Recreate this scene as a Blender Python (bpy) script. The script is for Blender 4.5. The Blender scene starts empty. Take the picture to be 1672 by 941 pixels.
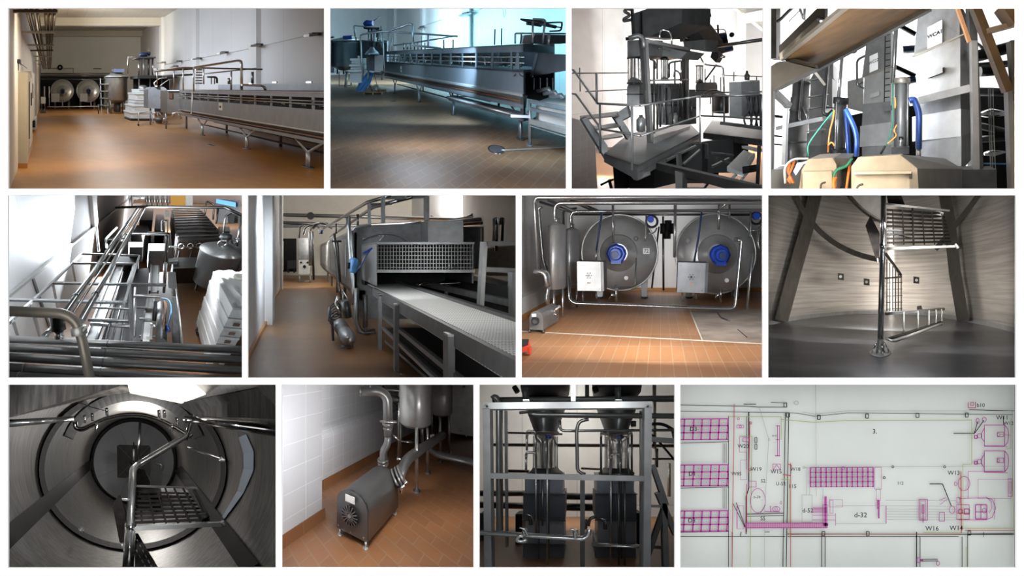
# A white display wall with twelve openings. Behind each opening lies one bay: a piece of a dairy hall built at its own
# place, with its own floor, walls and added unseen lamps (the twelfth opening holds a paper floor plan).
import bpy, bmesh, math, random
from mathutils import Vector, Matrix
random.seed(7)
sc = bpy.context.scene
COL = sc.collection
EYE = Vector((8.36, -11.0, 4.705))          # the visitor's eye in the front hall; the display wall stands at y = 0
PIX = 0.01                                  # the wall is 16.72 m x 9.41 m

# ------------------------------------------------------------------ materials
MATS = {}
def principled(name):
    m = bpy.data.materials.new(name); m.use_nodes = True
    nt = m.node_tree
    return m, nt, nt.nodes['Principled BSDF']
def sin(b, key, val):
    if key in b.inputs: b.inputs[key].default_value = val
def mat(name, col, rough=0.5, metal=0.0, var=0.0, scale=3.0, stretch=(1, 1, 1), bump=0.0, emit=None, coat=0.0, trans=0.0, alpha=1.0):
    m, nt, b = principled(name)
    c = (*col, 1)
    sin(b, 'Base Color', c); sin(b, 'Specular IOR Level', .15 if max(col) < .05 else .5); sin(b, 'Roughness', rough); sin(b, 'Metallic', metal)
    if coat: sin(b, 'Coat Weight', coat)
    if trans: sin(b, 'Transmission Weight', trans)
    if emit: sin(b, 'Emission Color', (*emit[0], 1)); sin(b, 'Emission Strength', emit[1])
    if var or bump:
        tc = nt.nodes.new('ShaderNodeTexCoord'); mp = nt.nodes.new('ShaderNodeMapping')
        mp.inputs['Scale'].default_value = stretch
        nz = nt.nodes.new('ShaderNodeTexNoise'); nz.inputs['Scale'].default_value = scale; nz.inputs['Detail'].default_value = 5
        nt.links.new(tc.outputs['Object'], mp.inputs['Vector']); nt.links.new(mp.outputs['Vector'], nz.inputs['Vector'])
        if var:
            r = nt.nodes.new('ShaderNodeValToRGB')
            lo = [max(0, x*(1-var)) for x in col]; hi = [min(1, x*(1+var)) for x in col]
            r.color_ramp.elements[0].position = .3; r.color_ramp.elements[1].position = .7
            r.color_ramp.elements[0].color = (*lo, 1); r.color_ramp.elements[1].color = (*hi, 1)
            nt.links.new(nz.outputs['Fac'], r.inputs['Fac']); nt.links.new(r.outputs['Color'], b.inputs['Base Color'])
        if bump:
            bp = nt.nodes.new('ShaderNodeBump'); bp.inputs['Strength'].default_value = bump
            nt.links.new(nz.outputs['Fac'], bp.inputs['Height']); nt.links.new(bp.outputs['Normal'], b.inputs['Normal'])
    MATS[name] = m
    return m
def tiles(name, col, grout, w, h, gap=0.012, rough=0.45, var=0.12, offset=0.5, dirt=0.25, dscale=.7):
    """tiled surface laid out along the surface's own metre coordinates"""
    m, nt, b = principled(name)
    uv = nt.nodes.new('ShaderNodeUVMap'); uv.uv_map = 'metres'
    br = nt.nodes.new('ShaderNodeTexBrick'); br.offset = offset; br.squash = 1
    br.inputs['Color1'].default_value = (*[x*(1-var) for x in col], 1); br.inputs['Color2'].default_value = (*[min(1, x*(1+var)) for x in col], 1)
    br.inputs['Mortar'].default_value = (*grout, 1); br.inputs['Scale'].default_value = 1
    br.inputs['Mortar Size'].default_value = gap; br.inputs['Brick Width'].default_value = w; br.inputs['Row Height'].default_value = h
    nz = nt.nodes.new('ShaderNodeTexNoise'); nz.inputs['Scale'].default_value = dscale; nz.inputs['Detail'].default_value = 7
    mx = nt.nodes.new('ShaderNodeMix'); mx.data_type = 'RGBA'; mx.blend_type = 'MULTIPLY'
    rp = nt.nodes.new('ShaderNodeValToRGB'); rp.color_ramp.elements[0].position = .3; rp.color_ramp.elements[1].position = .7
    d = 1-dirt
    rp.color_ramp.elements[0].color = (d, d, d, 1); rp.color_ramp.elements[1].color = (1, 1, 1, 1)
    nt.links.new(uv.outputs['UV'], br.inputs['Vector']); nt.links.new(uv.outputs['UV'], nz.inputs['Vector'])
    nt.links.new(nz.outputs['Fac'], rp.inputs['Fac'])
    mx.inputs[0].default_value = 1
    nt.links.new(br.outputs['Color'], mx.inputs[6]); nt.links.new(rp.outputs['Color'], mx.inputs[7])
    nt.links.new(mx.outputs[2], b.inputs['Base Color'])
    sin(b, 'Roughness', rough)
    MATS[name] = m
    return m

mat('steel', (.34, .34, .335), .36, .6, .14, 2.5)
mat('steel_bronze', (.13, .115, .10), .4, .5, .15, 2.5)
mat('steel_cool', (.20, .205, .22), .42, .5, .14, 2.5)
mat('steel_light', (.55, .55, .54), .33, .6, .1, 2.5)
mat('steel_mid', (.22, .22, .22), .4, .6, .15, 2.5)
mat('steel_dark', (.10, .10, .10), .42, .7, .2, 2.5)
mat('steel_warm', (.40, .36, .30), .4, .6, .15, 2.5)
mat('pipe', (.50, .50, .49), .25, .9)
mat('pipe_dark', (.16, .16, .155), .32, .85)
mat('chrome', (.75, .75, .74), .14, 1)
mat('brown_pipe', (.10, .075, .05), .45, .3, .2)
mat('black', (.012, .012, .012), .5)
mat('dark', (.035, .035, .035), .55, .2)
mat('rubber', (.02, .02, .022), .7)
mat('blue', (.012, .06, .42), .35, 0, .1)
mat('blue_dark', (.012, .03, .10), .4)
mat('blue_hose', (.008, .04, .19), .45)
mat('blue_pale', (.10, .34, .75), .5)
mat('orange_cable', (.75, .17, .03), .5)
mat('green_cable', (.02, .16, .10), .5)
mat('brown', (.16, .07, .03), .6)
mat('red', (.65, .05, .02), .45)
mat('white', (.80, .80, .78), .5)
mat('paper', (.85, .85, .83), .7)
mat('cream', (.68, .64, .54), .55, 0, .08)
mat('beige', (.42, .37, .28), .55, 0, .05)
mat('wood', (.45, .26, .10), .6, 0, .2, 6)
mat('board', (.97, .97, .97), .9)
mat('wall_white', (.80, .80, .79), .55, 0, .03, .6)
mat('wall_warm', (.66, .61, .52), .6, 0, .04, .6)
mat('ceiling', (.60, .57, .50), .6, 0, .04, .6)
mat('partition', (.45, .45, .45), .8)
mat('partition_dark', (.03, .03, .03), .8)
mat('glass', (.9, .92, .92), .08, 0, trans=.9)
mat('ink', (.015, .015, .017), .7)

# ------------------------------------------------------------------ geometry
class G:
    def __init__(s): s.v, s.f, s.s = [], [], []
    def add(s, vs, fs, smooth=False):
        o = len(s.v); s.v += [Vector(v) for v in vs]
        s.f += [tuple(i+o for i in f) for f in fs]; s.s += [smooth]*len(fs)
        return s
    def hexa(s, p):                          # four bottom points then the four above them
        return s.add(p, [(3, 2, 1, 0), (4, 5, 6, 7), (0, 1, 5, 4), (1, 2, 6, 5), (2, 3, 7, 6), (3, 0, 4, 7)])
    def box(s, a, b):
        x0, x1 = sorted((a[0], b[0])); y0, y1 = sorted((a[1], b[1])); z0, z1 = sorted((a[2], b[2]))
        return s.hexa([(x0, y0, z0), (x1, y0, z0), (x1, y1, z0), (x0, y1, z0), (x0, y0, z1), (x1, y0, z1), (x1, y1, z1), (x0, y1, z1)])
    def cbox(s, c, d, rz=0):                 # centre of the base, size, turn
        m = Matrix.Rotation(rz, 3, 'Z'); c = Vector(c); x, y, z = d[0]/2, d[1]/2, d[2]
        return s.hexa([c + m @ Vector(q) for q in ((-x, -y, 0), (x, -y, 0), (x, y, 0), (-x, y, 0), (-x, -y, z), (x, -y, z), (x, y, z), (-x, y, z))])
    def prism(s, poly, vec):
        n = len(poly); vec = Vector(vec); a = [Vector(p) for p in poly]
        return s.add(a + [p+vec for p in a], [tuple(range(n))[::-1], tuple(range(n, 2*n))] + [(i, (i+1) % n, n+(i+1) % n, n+i) for i in range(n)])
    def bar(s, p, q, w, h=None, up=(0, 0, 1)):   # square section from p to q
        p, q = Vector(p), Vector(q); h = h or w; d = (q-p).normalized(); up = Vector(up)
        if abs(d.dot(up)) > .97: up = Vector((0, 1, 0))
        a = d.cross(up).normalized()*w/2; b = a.cross(d).normalized()*h/2
        return s.hexa([p-a-b, p+a-b, q+a-b, q-a-b, p-a+b, p+a+b, q+a+b, q-a+b])
    def tube(s, pts, r, n=8, bend=0):
        P = [Vector(p) for p in pts]
        if isinstance(r, (list, tuple)): bend = 0
        if bend and len(P) > 2:
            Q = [P[0]]
            for a, b, c in zip(P, P[1:], P[2:]):
                u, w = (a-b), (c-b); k = min(bend, u.length*.48, w.length*.48)
                a1, c1 = b+u.normalized()*k, b+w.normalized()*k
                Q += [a1*(1-t)**2 + b*2*t*(1-t) + c1*t*t for t in (0, .25, .5, .75, 1)]
            P = Q + [P[-1]]
        P = [p for i, p in enumerate(P) if i == 0 or (p-P[i-1]).length > 1e-6]
        R = r if isinstance(r, (list, tuple)) else [r]*len(P)
        t0 = (P[1]-P[0]).normalized(); a = t0.orthogonal().normalized(); vs = []
        for i, p in enumerate(P):
            d0 = (p-P[i-1]).normalized() if i else t0
            d1 = (P[i+1]-p).normalized() if i < len(P)-1 else d0
            t = (d0+d1).normalized() if (d0+d1).length > 1e-6 else d1
            a = (a - t*a.dot(t)).normalized(); b = t.cross(a)
            k = 1/max(.5, math.sqrt(max(0, (1+d0.dot(d1))/2)))
            vs += [p + (a*math.cos(2*math.pi*j/n) + b*math.sin(2*math.pi*j/n))*R[i]*(k if 0 < i < len(P)-1 else 1) for j in range(n)]
        m = len(P)
        fs = [(i*n+j, i*n+(j+1) % n, (i+1)*n+(j+1) % n, (i+1)*n+j) for i in range(m-1) for j in range(n)]
        s.add(vs, fs, True); o = len(s.v)-len(vs)
        s.f += [tuple(o+j for j in range(n))[::-1], tuple(o+(m-1)*n+j for j in range(n))]; s.s += [False, False]
        return s
    def ring(s, c, axis, R, r, n=32, k=6, a0=0, a1=2*math.pi, up=None):    # torus or an arc of one
        c = Vector(c); ax = Vector(axis).normalized(); u = Vector(up) if up else ax.orthogonal(); u = (u-ax*u.dot(ax)).normalized(); w = ax.cross(u)
        full = abs(a1-a0) > 6.28
        pts = [c + (u*math.cos(a0+(a1-a0)*i/n) + w*math.sin(a0+(a1-a0)*i/n))*R for i in range(n+1)]
        return s.tube(pts, r, k)
    def lathe(s, c, axis, prof, n=24, cap=True):   # prof: (distance along the axis, radius)
        c = Vector(c); ax = Vector(axis).normalized(); u = ax.orthogonal().normalized(); w = ax.cross(u); vs = []
        for t, r in prof:
            vs += [c + ax*t + (u*math.cos(2*math.pi*j/n) + w*math.sin(2*math.pi*j/n))*max(r, 1e-4) for j in range(n)]
        m = len(prof)
        s.add(vs, [(i*n+j, i*n+(j+1) % n, (i+1)*n+(j+1) % n, (i+1)*n+j) for i in range(m-1) for j in range(n)], True)
        o = len(s.v)-len(vs)
        if cap: s.f += [tuple(o+j for j in range(n))[::-1], tuple(o+(m-1)*n+j for j in range(n))]; s.s += [False, False]
        return s
    def cyl(s, c, axis, h, r, n=20, r2=None): return s.lathe(c, axis, [(0, r), (h, r2 if r2 is not None else r)], n)
    def ball(s, c, r, n=12, sx=1):
        return s.lathe(c, (0, 0, 1), [(-r*math.cos(math.pi*i/n)*sx, r*math.sin(math.pi*i/n)) for i in range(n+1)], n+4, False)
    def quad(s, a, b, c, d): return s.add([a, b, c, d], [(0, 1, 2, 3)])
    def sheet(s, rows, smooth=True):         # a grid of points
        n = len(rows[0]); vs = [p for r in rows for p in r]
        return s.add(vs, [(i*n+j, i*n+j+1, (i+1)*n+j+1, (i+1)*n+j) for i in range(len(rows)-1) for j in range(n-1)], smooth)

ROOT = {}
VIEW = ['']
def props(o, label=None, cat=None, group=None, kind=None):
    if label: o['label'] = label + (VIEW[0] if cat else '')
    if cat: o['category'] = cat
    if group: o['group'] = group
    if kind: o['kind'] = kind
    return o

class Bay:
    """One bay. (ox, oy, zs): where the bay's opening is read off, in enlarged millimetre-paper units; px, py, F: centre and reach of its view; h: eye height
    above the bay's floor, near: distance of its nearest thing. All bays share the eye station, so bay floors are raked and aisles run obliquely."""
    def __init__(s, rect, ox, oy, zs, px, py, F, h, near, yaw=0, pitch=0):
        s.rect, s.ox, s.oy, s.zs, s.px, s.py, s.F, s.h = rect, ox, oy, zs, px, py, F, h
        k = 11.0/near; s.k = k
        e = k*F/(1100*zs)
        s.ex = Vector((e, 0, 0)); s.ez = Vector((0, 0, e))
        s.ey = Vector(((ox+px/zs-836)/1100, 1, (470.5-oy-py/zs)/1100))*k
        s.R = Matrix.Rotation(math.radians(pitch), 3, 'X') @ Matrix.Rotation(math.radians(yaw), 3, 'Z')   # room -> view
        s.Ri = s.R.transposed()
        x0, y0, x1, y1 = rect; g = 1.9
        D = lambda u, v: Vector(((u-836)/1100, 1, (470.5-v)/1100))
        a, b, c, d = D(x0-g, y0-g), D(x1+g, y0-g), D(x1+g, y1+g), D(x0-g, y1+g)
        s.planes = []
        for p, q in ((a, b), (b, c), (c, d), (d, a)):
            n = p.cross(q).normalized()
            if n.dot(D((x0+x1)/2, (y0+y1)/2)) < 0: n = -n
            s.planes.append((EYE, n))
        s.planes.append((Vector((0, .06, 0)), Vector((0, 1, 0))))
    def W(s, p):
        q = s.R @ (Vector(p) - Vector((0, 0, s.h)))
        return EYE + s.ex*q.x + s.ey*q.y + s.ez*q.z
    def ray(s, u, v): return s.Ri @ Vector(((u-s.px)/s.F, 1, (s.py-v)/s.F))
    def x(s, u, v, X): d = s.ray(u, v); t = X/d.x; return Vector((0, 0, s.h)) + d*t
    def y(s, u, v, Y): d = s.ray(u, v); t = Y/d.y; return Vector((0, 0, s.h)) + d*t
    def z(s, u, v, Z=0): d = s.ray(u, v); t = (Z-s.h)/d.z; return Vector((0, 0, s.h)) + d*t
    def d(s, u, v, D): return Vector((0, 0, s.h)) + s.ray(u, v)*D
    def path(s, D, *uv): return [s.d(u, v, D) for u, v in uv]      # points on a plane square to the view, D metres off
    # -- objects
    def mesh(s, name, m, g, base):
        bm = bmesh.new(); W = [s.W(p) for p in g.v]
        bv = [bm.verts.new(w) for w in W]; uvl = bm.loops.layers.uv.new('metres')
        for f, sm in zip(g.f, g.s):
            try: bf = bm.faces.new([bv[i] for i in f])
            except ValueError: continue
            bf.smooth = sm
            n = (g.v[f[1]]-g.v[f[0]]).cross(g.v[f[2]]-g.v[f[0]])
            ax = max(range(3), key=lambda i: abs(n[i]))
            for l, i in zip(bf.loops, f):
                p = g.v[i]
                l[uvl].uv = (p.y, p.z) if ax == 0 else (p.x, p.z) if ax == 1 else (p.x, p.y)
        bmesh.ops.recalc_face_normals(bm, faces=bm.faces)
        for co, no in s.planes:
            if any((w-co).dot(no) < 0 for w in W):
                closed = all(len(e.link_faces) == 2 for e in bm.edges)
                r = bmesh.ops.bisect_plane(bm, geom=bm.verts[:]+bm.edges[:]+bm.faces[:], plane_co=co, plane_no=-no, clear_outer=True)
                if closed:
                    ed = [e for e in bm.edges if len(e.link_faces) == 1]
                    if ed: bmesh.ops.holes_fill(bm, edges=ed, sides=0)
        for v in bm.verts: v.co -= base
        me = bpy.data.meshes.new(name); bm.to_mesh(me); bm.free()
        if m: me.materials.append(MATS[m])
        o = bpy.data.objects.new(name, me); COL.objects.link(o)
        return o
    def one(s, name, label, cat, m, g, group=None, kind=None, base=None):     # a thing that is one mesh
        lo = min(g.v, key=lambda p: p.z)
        b = s.W(base or lo)
        o = s.mesh(name, m, g, b); o.location = b; ROOT[o.name] = b
        return props(o, label, cat, group, kind)
    def thing(s, name, label, cat, at, group=None):
        o = bpy.data.objects.new(name, None); o.empty_display_size = .1; COL.objects.link(o)
        o.location = s.W(at); ROOT[o.name] = o.location.copy()
        return props(o, label, cat, group)
    def part(s, par, name, m, g, label=None, kind=None):
        b = ROOT[par.name]
        o = s.mesh(name, m, g, b); o.parent = par; ROOT[o.name] = b
        return props(o, label, None, None, kind)
    def struct(s, name, m, g):
        o = s.mesh(name, m, g, Vector((0, 0, 0))); ROOT[o.name] = Vector((0, 0, 0))
        return props(o, kind='structure')
    def text(s, par, name, body, m, at, ux, uz, size, label=None, top=None, bold=.012):
        """lettering at point at (centre), reading along ux, standing along uz, of letter height size"""
        c = bpy.data.curves.new(name, 'FONT'); c.body = body; c.align_x = 'CENTER'; c.align_y = 'CENTER'; c.size = size*1.38; c.resolution_u = 2; c.offset = size*bold
        o = bpy.data.objects.new(name, c); me = bpy.data.meshes.new_from_object(o)
        ux, uz = Vector(ux).normalized(), Vector(uz).normalized(); at = Vector(at); g = G()
        g.add([at + ux*v.co.x + uz*v.co.y for v in me.vertices], [tuple(p.vertices) for p in me.polygons])
        bpy.data.objects.remove(o); bpy.data.curves.remove(c); bpy.data.meshes.remove(me)
        return s.part(par, name, m, g, label) if par else s.one(name, *top, m, g)
    def partitions(s, m, back, sides='lrtb', grow=1.5):
        """added unseen dividing walls against stray light, splaying outwards from the opening"""
        x0, y0, x1, y1 = s.rect; g = 2.4
        D = lambda u, v, d: EYE + Vector(((u-836)/1100, 1, (470.5-v)/1100))*d
        c = dict(l=((x0-g, y0-g), (x0-g, y1+g)), r=((x1+g, y0-g), (x1+g, y1+g)), t=((x0-g, y0-g), (x1+g, y0-g)), b=((x0-g, y1+g), (x1+g, y1+g)))
        f = 11.0*back
        for q in sides:
            (u0, v0), (u1, v1) = c[q]
            me = bpy.data.meshes.new('partition'); me.from_pydata([D(u0, v0, 11.03), D(u1, v1, 11.03), D(u1, v1, f), D(u0, v0, f)], [], [(0, 1, 2, 3)])
            me.materials.append(MATS[m])
            o = bpy.data.objects.new({'l': 'partition_left', 'r': 'partition_right', 't': 'partition_top', 'b': 'partition_bottom'}[q], me); COL.objects.link(o); props(o, kind='structure')
    def lamp(s, at, to, size, power, col=(1, 1, 1), sy=None, spread=180):
        l = bpy.data.lights.new('added_lamp', 'AREA'); l.energy = power*s.k*s.k/8; l.color = col; l.shape = 'RECTANGLE'; l.spread = math.radians(spread); l.size = size*s.ex.x; l.size_y = (sy or size)*s.ex.x  # added lamp, unseen by the camera, to brighten the bay
        o = bpy.data.objects.new('added_lamp', l); COL.objects.link(o)
        a, b = s.W(at), s.W(to); r = .5*math.hypot(l.size, l.size_y)
        a, k = s.inside(a, r); l.size *= k; l.size_y *= k; o.location = a
        o.rotation_euler = (b-a).to_track_quat('-Z', 'Y').to_euler()
        return o
    def inside(s, a, r):                     # keep a lamp of reach r clear of the dividing walls
        a = a.copy()
        for _ in range(30):
            for co, no in s.planes:
                d = (a-co).dot(no)
                if d < r+.03: a += no*(r+.03-d)
        return a, min(1, max(.1, min((a-co).dot(no) for co, no in s.planes)/(r+.03)))
    def L(s, u, v, d, u2, v2, d2, size, power, col=(1, 1, 1), spread=180): return s.lamp(s.d(u, v, d), s.d(u2, v2, d2), size, power, col, None, spread)
    def strip(s, p, q, face, width, power, col=(1, 1, 1), spread=180):
        """an added unseen long lamp from p to q shining towards face"""
        a, b, f = s.W(p), s.W(q), s.W(Vector(p)+Vector(face)) - s.W(p); r = width*s.ex.x/2; a, b = s.inside(a, r)[0], s.inside(b, r)[0]
        x = (b-a).normalized(); z = -(f - x*f.dot(x)).normalized(); y = z.cross(x)
        o = s.lamp(p, q, 1, power, col, None, spread); l = o.data; l.size = (b-a).length; l.size_y = width*s.ex.x
        o.matrix_world = Matrix.Translation((a+b)/2) @ Matrix((x, y, z)).transposed().to_4x4(); return o
    def bulb(s, at, power, col=(1, 1, 1), r=.15):
        l = bpy.data.lights.new('added_bulb', 'POINT'); l.energy = power*s.k*s.k/8; l.color = col; l.shadow_soft_size = r*s.ex.x  # added point lamp, unseen, brightening one part of the bay
        o = bpy.data.objects.new('added_bulb', l); COL.objects.link(o); o.location = s.W(at)
        return o
V = Vector
def hx(B, q1, d1, q2, d2):
    """six-sided solid between a front outline and a rear outline, each read off at its own distances"""
    f = lambda q, d: [B.d(u, v, d[i] if isinstance(d, (tuple, list)) else d) for i, (u, v) in enumerate(q)]
    return G().hexa(f(q1, d1) + f(q2, d2))
def poly(B, d, uv, vec): return G().prism([B.d(u, v, d[i] if isinstance(d, (tuple, list)) else d) for i, (u, v) in enumerate(uv)], vec)
def tube(B, d, uv, r, n=8, bend=.1): return G().tube([B.d(u, v, d[i] if isinstance(d, (tuple, list)) else d) for i, (u, v) in enumerate(uv)], r, n, bend)

# ------------------------------------------------------------------ the display wall, the front hall and the eye
RECTS = [[(13, 13, 529, 308), (539, 13, 924, 308), (933.5, 13, 1245.5, 308), (1259, 13, 1659, 308)],
         [(13, 319, 395, 617), (404.5, 319, 842, 617), (852, 319, 1245, 617), (1254.5, 319, 1659, 617)],
         [(13, 628.5, 450, 927.5), (460, 628.5, 773, 927.5), (783, 628.5, 1101.5, 927.5), (1111, 628.5, 1659.5, 927.5)]]
def display_wall():
    bm = bmesh.new(); T = .03
    def bx(u0, v0, u1, v1):
        x0, x1, z0, z1 = u0*PIX, u1*PIX, (941-v1)*PIX, (941-v0)*PIX
        vs = [bm.verts.new(p) for p in ((x0, 0, z0), (x1, 0, z0), (x1, T, z0), (x0, T, z0), (x0, 0, z1), (x1, 0, z1), (x1, T, z1), (x0, T, z1))]
        for f in ((3, 2, 1, 0), (4, 5, 6, 7), (0, 1, 5, 4), (1, 2, 6, 5), (2, 3, 7, 6), (3, 0, 4, 7)): bm.faces.new([vs[i] for i in f])
    L, Rr = -250, 1922
    ys = [-200, 13, 308, 319, 617, 628.5, 927.5, 1000]
    for i in (0, 2, 4, 6): bx(L, ys[i], Rr, ys[i+1])
    for row in RECTS:
        xs = [L] + [q for r in row for q in (r[0], r[2])] + [Rr]
        for a, b in zip(xs[::2], xs[1::2]): bx(a, row[0][1], b, row[0][3])
    me = bpy.data.meshes.new('wall_front'); bm.to_mesh(me); bm.free(); me.materials.append(MATS['board'])
    o = bpy.data.objects.new('wall_front', me); COL.objects.link(o); props(o, kind='structure')
display_wall()
cam = bpy.data.cameras.new('camera'); cam.lens = 36*1100/1672; cam.sensor_width = 36; cam.clip_end = 1000
co = bpy.data.objects.new('camera', cam); COL.objects.link(co); co.location = EYE; co.rotation_euler = (math.pi/2, 0, 0); sc.camera = co
w = bpy.data.worlds.new('hall'); sc.world = w; w.use_nodes = True
w.node_tree.nodes['Background'].inputs['Color'].default_value = (1, 1, 1, 1); w.node_tree.nodes['Background'].inputs['Strength'].default_value = 1.0
vs = sc.view_settings; vs.view_transform = 'Standard'; vs.look = 'None'; vs.gamma = 1; vs.use_curve_mapping = False; vs.exposure = 0.05
# ================================================================== bay 1: the long hall with the orange floor
VIEW[0] = ', top left view'; B = Bay(RECTS[0][0], 0, 0, 2.941, 235, 425, 1147, 1.6, 3.7)
tiles('floor_orange', (.47, .205, .042), (.42, .20, .06), .24, .115, .005, .38, .07, dirt=.28)
tiles('panel_white', (.80, .80, .80), (.72, .72, .72), 1.15, 8, .012, .5, .0, 0, .06)
tiles('ceiling_panel', (.62, .58, .50), (.5, .47, .4), 1.2, 9, .02, .6, .0, 0, .1)
B.struct('floor', 'floor_orange', G().quad((-2, 3, 0), (9, 3, 0), (9, 21, 0), (-2, 21, 0)))
B.struct('wall_back', 'wall_white', G().quad((-2, 20.6, 0), (9, 20.6, 0), (9, 20.6, 7), (-2, 20.6, 7)))
B.struct('wall_right', 'panel_white', G().quad((7.9, 3, 0), (7.9, 21, 0), (7.9, 21, 7), (7.9, 3, 7)))
B.struct('wall_left', 'wall_warm', G().box((-.62, 2.5, 0), (-.8, 5.3, 7)).box((-.70, 5.3, 0), (-.9, 21, 7)))
B.struct('ceiling', 'ceiling_panel', G().quad((-2, 3, 6.5), (9, 3, 6.5), (9, 21, 6.5), (-2, 21, 6.5)))
for i, (y, zl) in enumerate(((16.5, 5.95), (20.2, 6.05))):
    B.struct('ceiling_beam', 'ceiling', G().box((-2, y, zl), (7.9, y+.35, 6.5)))
for y in (16.4, 12.55, 8.9):
    B.struct('trim_1', 'wall_white', G().box((7.72, y, 0), (7.9, y+.33, 6.5)))
B.partitions('partition', 5.8); 
# overhead rack of brown pipes
for i, x in enumerate((-.40, -.31, -.21, -.06, .02, .10)):
    B.one('overhead_pipe', ['leftmost brown overhead pipe running along the beige wall', 'second brown overhead pipe from the beige wall', 'third brown overhead pipe, left of the gap in the rack', 'brown overhead pipe just right of the gap in the rack', 'second brown pipe from the open side of the overhead rack', 'outermost brown overhead pipe on the open side of the rack'][i],
          'pipe', 'brown_pipe', G().tube([(x, 3.6, 3.0), (x, 17, 3.0)], .034, 8), 'brown pipes under the ceiling')
for i, y in enumerate((4.16, 5.7, 7.4, 8.45, 10, 11.6, 13.4)):
    B.one('pipe_bracket', ['nearest brown crossbar carrying the overhead pipes', 'second crossbar under the overhead pipes', 'third crossbar under the overhead pipes', 'fourth crossbar under the overhead pipes', 'fifth crossbar under the overhead pipes', 'sixth crossbar under the overhead pipes', 'farthest crossbar under the overhead pipes'][i],
          'bracket', 'brown_pipe' if i in (0, 3) else 'steel_light', G().bar((-.66, y, 2.945), (.15, y, 2.945), .05, .05), 'crossbars of the overhead pipe rack')
# left wall cabinets
t = B.thing('wall_cabinet', 'tall beige cabinet against the left wall in the foreground', 'cabinet', (-.55, 4.8, .08))
B.part(t, 'body', 'beige', G().box((-.64, 4.8, .1), (-.44, 6.2, 1.93)))
B.part(t, 'plinth', 'floor_orange', G().box((-.64, 4.78, 0), (-.43, 6.2, .1)))
B.part(t, 'hinge', 'steel_dark', G().box((-.44, 5.2, .5), (-.42, 5.3, 1.75)))
d = B.part(t, 'door', 'cream', G().box((-.44, 5.5, .25), (-.425, 6.15, 1.85)))
B.part(d, 'handle', 'black', G().box((-.425, 5.55, 1.2), (-.40, 5.62, 1.5)))
t = B.thing('wall_cabinet', 'narrow cream cabinet on the left wall behind the tall beige one', 'cabinet', (-.6, 7, .3))
B.part(t, 'body', 'cream', G().box((-.72, 6.9, .6), (-.5, 8.3, 2.1)))
B.part(t, 'switch', 'black', G().box((-.5, 7.2, 1.3), (-.48, 7.35, 1.75)))
t = B.thing('wall_heater', 'small pale box near the floor at the left wall', 'heater', (-.6, 8.6, .3))
B.part(t, 'body', 'steel_light', G().box((-.72, 8.6, .12), (-.48, 9.6, .5)))
B.part(t, 'grille', 'black', G().box((-.6, 8.59, .2), (-.5, 8.595, .45)))
B.one('wall_cable', 'thin cable from a black wall box to the left cabinet', 'cable', 'dark', G().tube([(-.60, 4.7, 1.95), (-.60, 4.7, 2.12), (-.60, 6.5, 2.15)], .008, 5).box((-.62, 4.65, 2.1), (-.56, 4.8, 2.17)))
# back of the hall: pipe manifold and two horizontal tanks
for i, (z, y, r) in enumerate(((2.72, 18.2, .06), (2.55, 18.3, .045), (2.30, 18.4, .05))):
    B.one('manifold_pipe', ['top dark pipe across the back wall above the lying tanks', 'middle dark pipe across the back wall above the lying tanks', 'lowest dark pipe across the back wall above the lying tanks'][i], 'pipe', 'pipe_dark', G().tube([(-.6, y, z), (4.6, y, z)], r, 6), 'pipes above the two lying tanks')
def lying_tank(B, c, r, label, motor, depth, s=1, detail=True, boxo=None, group=None):
    cx, cy, cz = c
    t = B.thing('horizontal_tank', label, 'tank', (cx, cy, 0), group)
    B.part(t, 'shell', 'steel_light', G().lathe(c, (0, 1, 0), [(-.10*r, .02), (-.095*r, .3*r), (-.06*r, .75*r), (0, .97*r), (.02, r), (.07, r), (.12, .985*r), (depth, .985*r)], 48))
    B.part(t, 'rim', 'steel_light', G().ring((cx, cy+.03, cz), (0, 1, 0), r, .025*r, 48, 6))
    B.part(t, 'manhole', 'steel_light', G().lathe((cx, cy-.06*r, cz), (0, -1, 0), [(0, .48*r), (.05*r, .48*r), (.06*r, .45*r), (.10*r, .26*r), (.12*r, .24*r)], 32))
    for sx in (-.62, .62):
        B.part(t, 'leg', 'steel', G().prism([(cx+sx*r-.1*r, cy+.3, cz-.72*r), (cx+sx*r+.1*r, cy+.3, cz-.72*r), (cx+sx*r+.07*r, cy+.3, 0), (cx+sx*r-.07*r, cy+.3, 0)], (0, .12*s, 0)))
    m = B.part(t, 'motor', motor, G().lathe((cx, cy-.16*r, cz), (0, -1, 0), [(0, .2*r), (.05*r, .22*r), (.1*r, .17*r), (.22*r, .16*r), (.3*r, .13*r)], 14).box((cx-.12*r, cy-.2*r, cz-.24*r), (cx+.12*r, cy-.38*r, cz-.1*r)))
    B.part(m, 'shaft_cover', 'blue_dark' if motor == 'blue' else 'black', G().cyl((cx, cy-.46*r, cz), (0, -1, 0), .05*r, .08*r, 12))
    return t
t = lying_tank(B, (1.02, 18.3, 1.42), .87, 'left of the two far lying tanks at the back wall', 'blue_dark', 2)
B.part(t, 'control_box', 'steel_light', G().box((.17, 17.7, .60), (.78, 18.0, 1.22)))
t = lying_tank(B, (3.0, 18.3, 1.42), .87, 'right of the two far lying tanks, beside the standing tank', 'blue_dark', 2)
B.part(t, 'control_box', 'steel_light', G().box((2.3, 17.7, .63), (2.86, 18.0, 1.2)))
B.one('drain_pipe', 'pale low pipe running in front of the two far tanks', 'pipe', 'steel_light', G().tube([(-.1, 17.6, .24), (3.7, 17.6, .28)], .05, 6).tube([(1.0, 17.6, .26), (1.0, 17.7, .7)], .03).tube([(3.1, 17.6, .26), (3.1, 17.7, .7)], .03))
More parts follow.
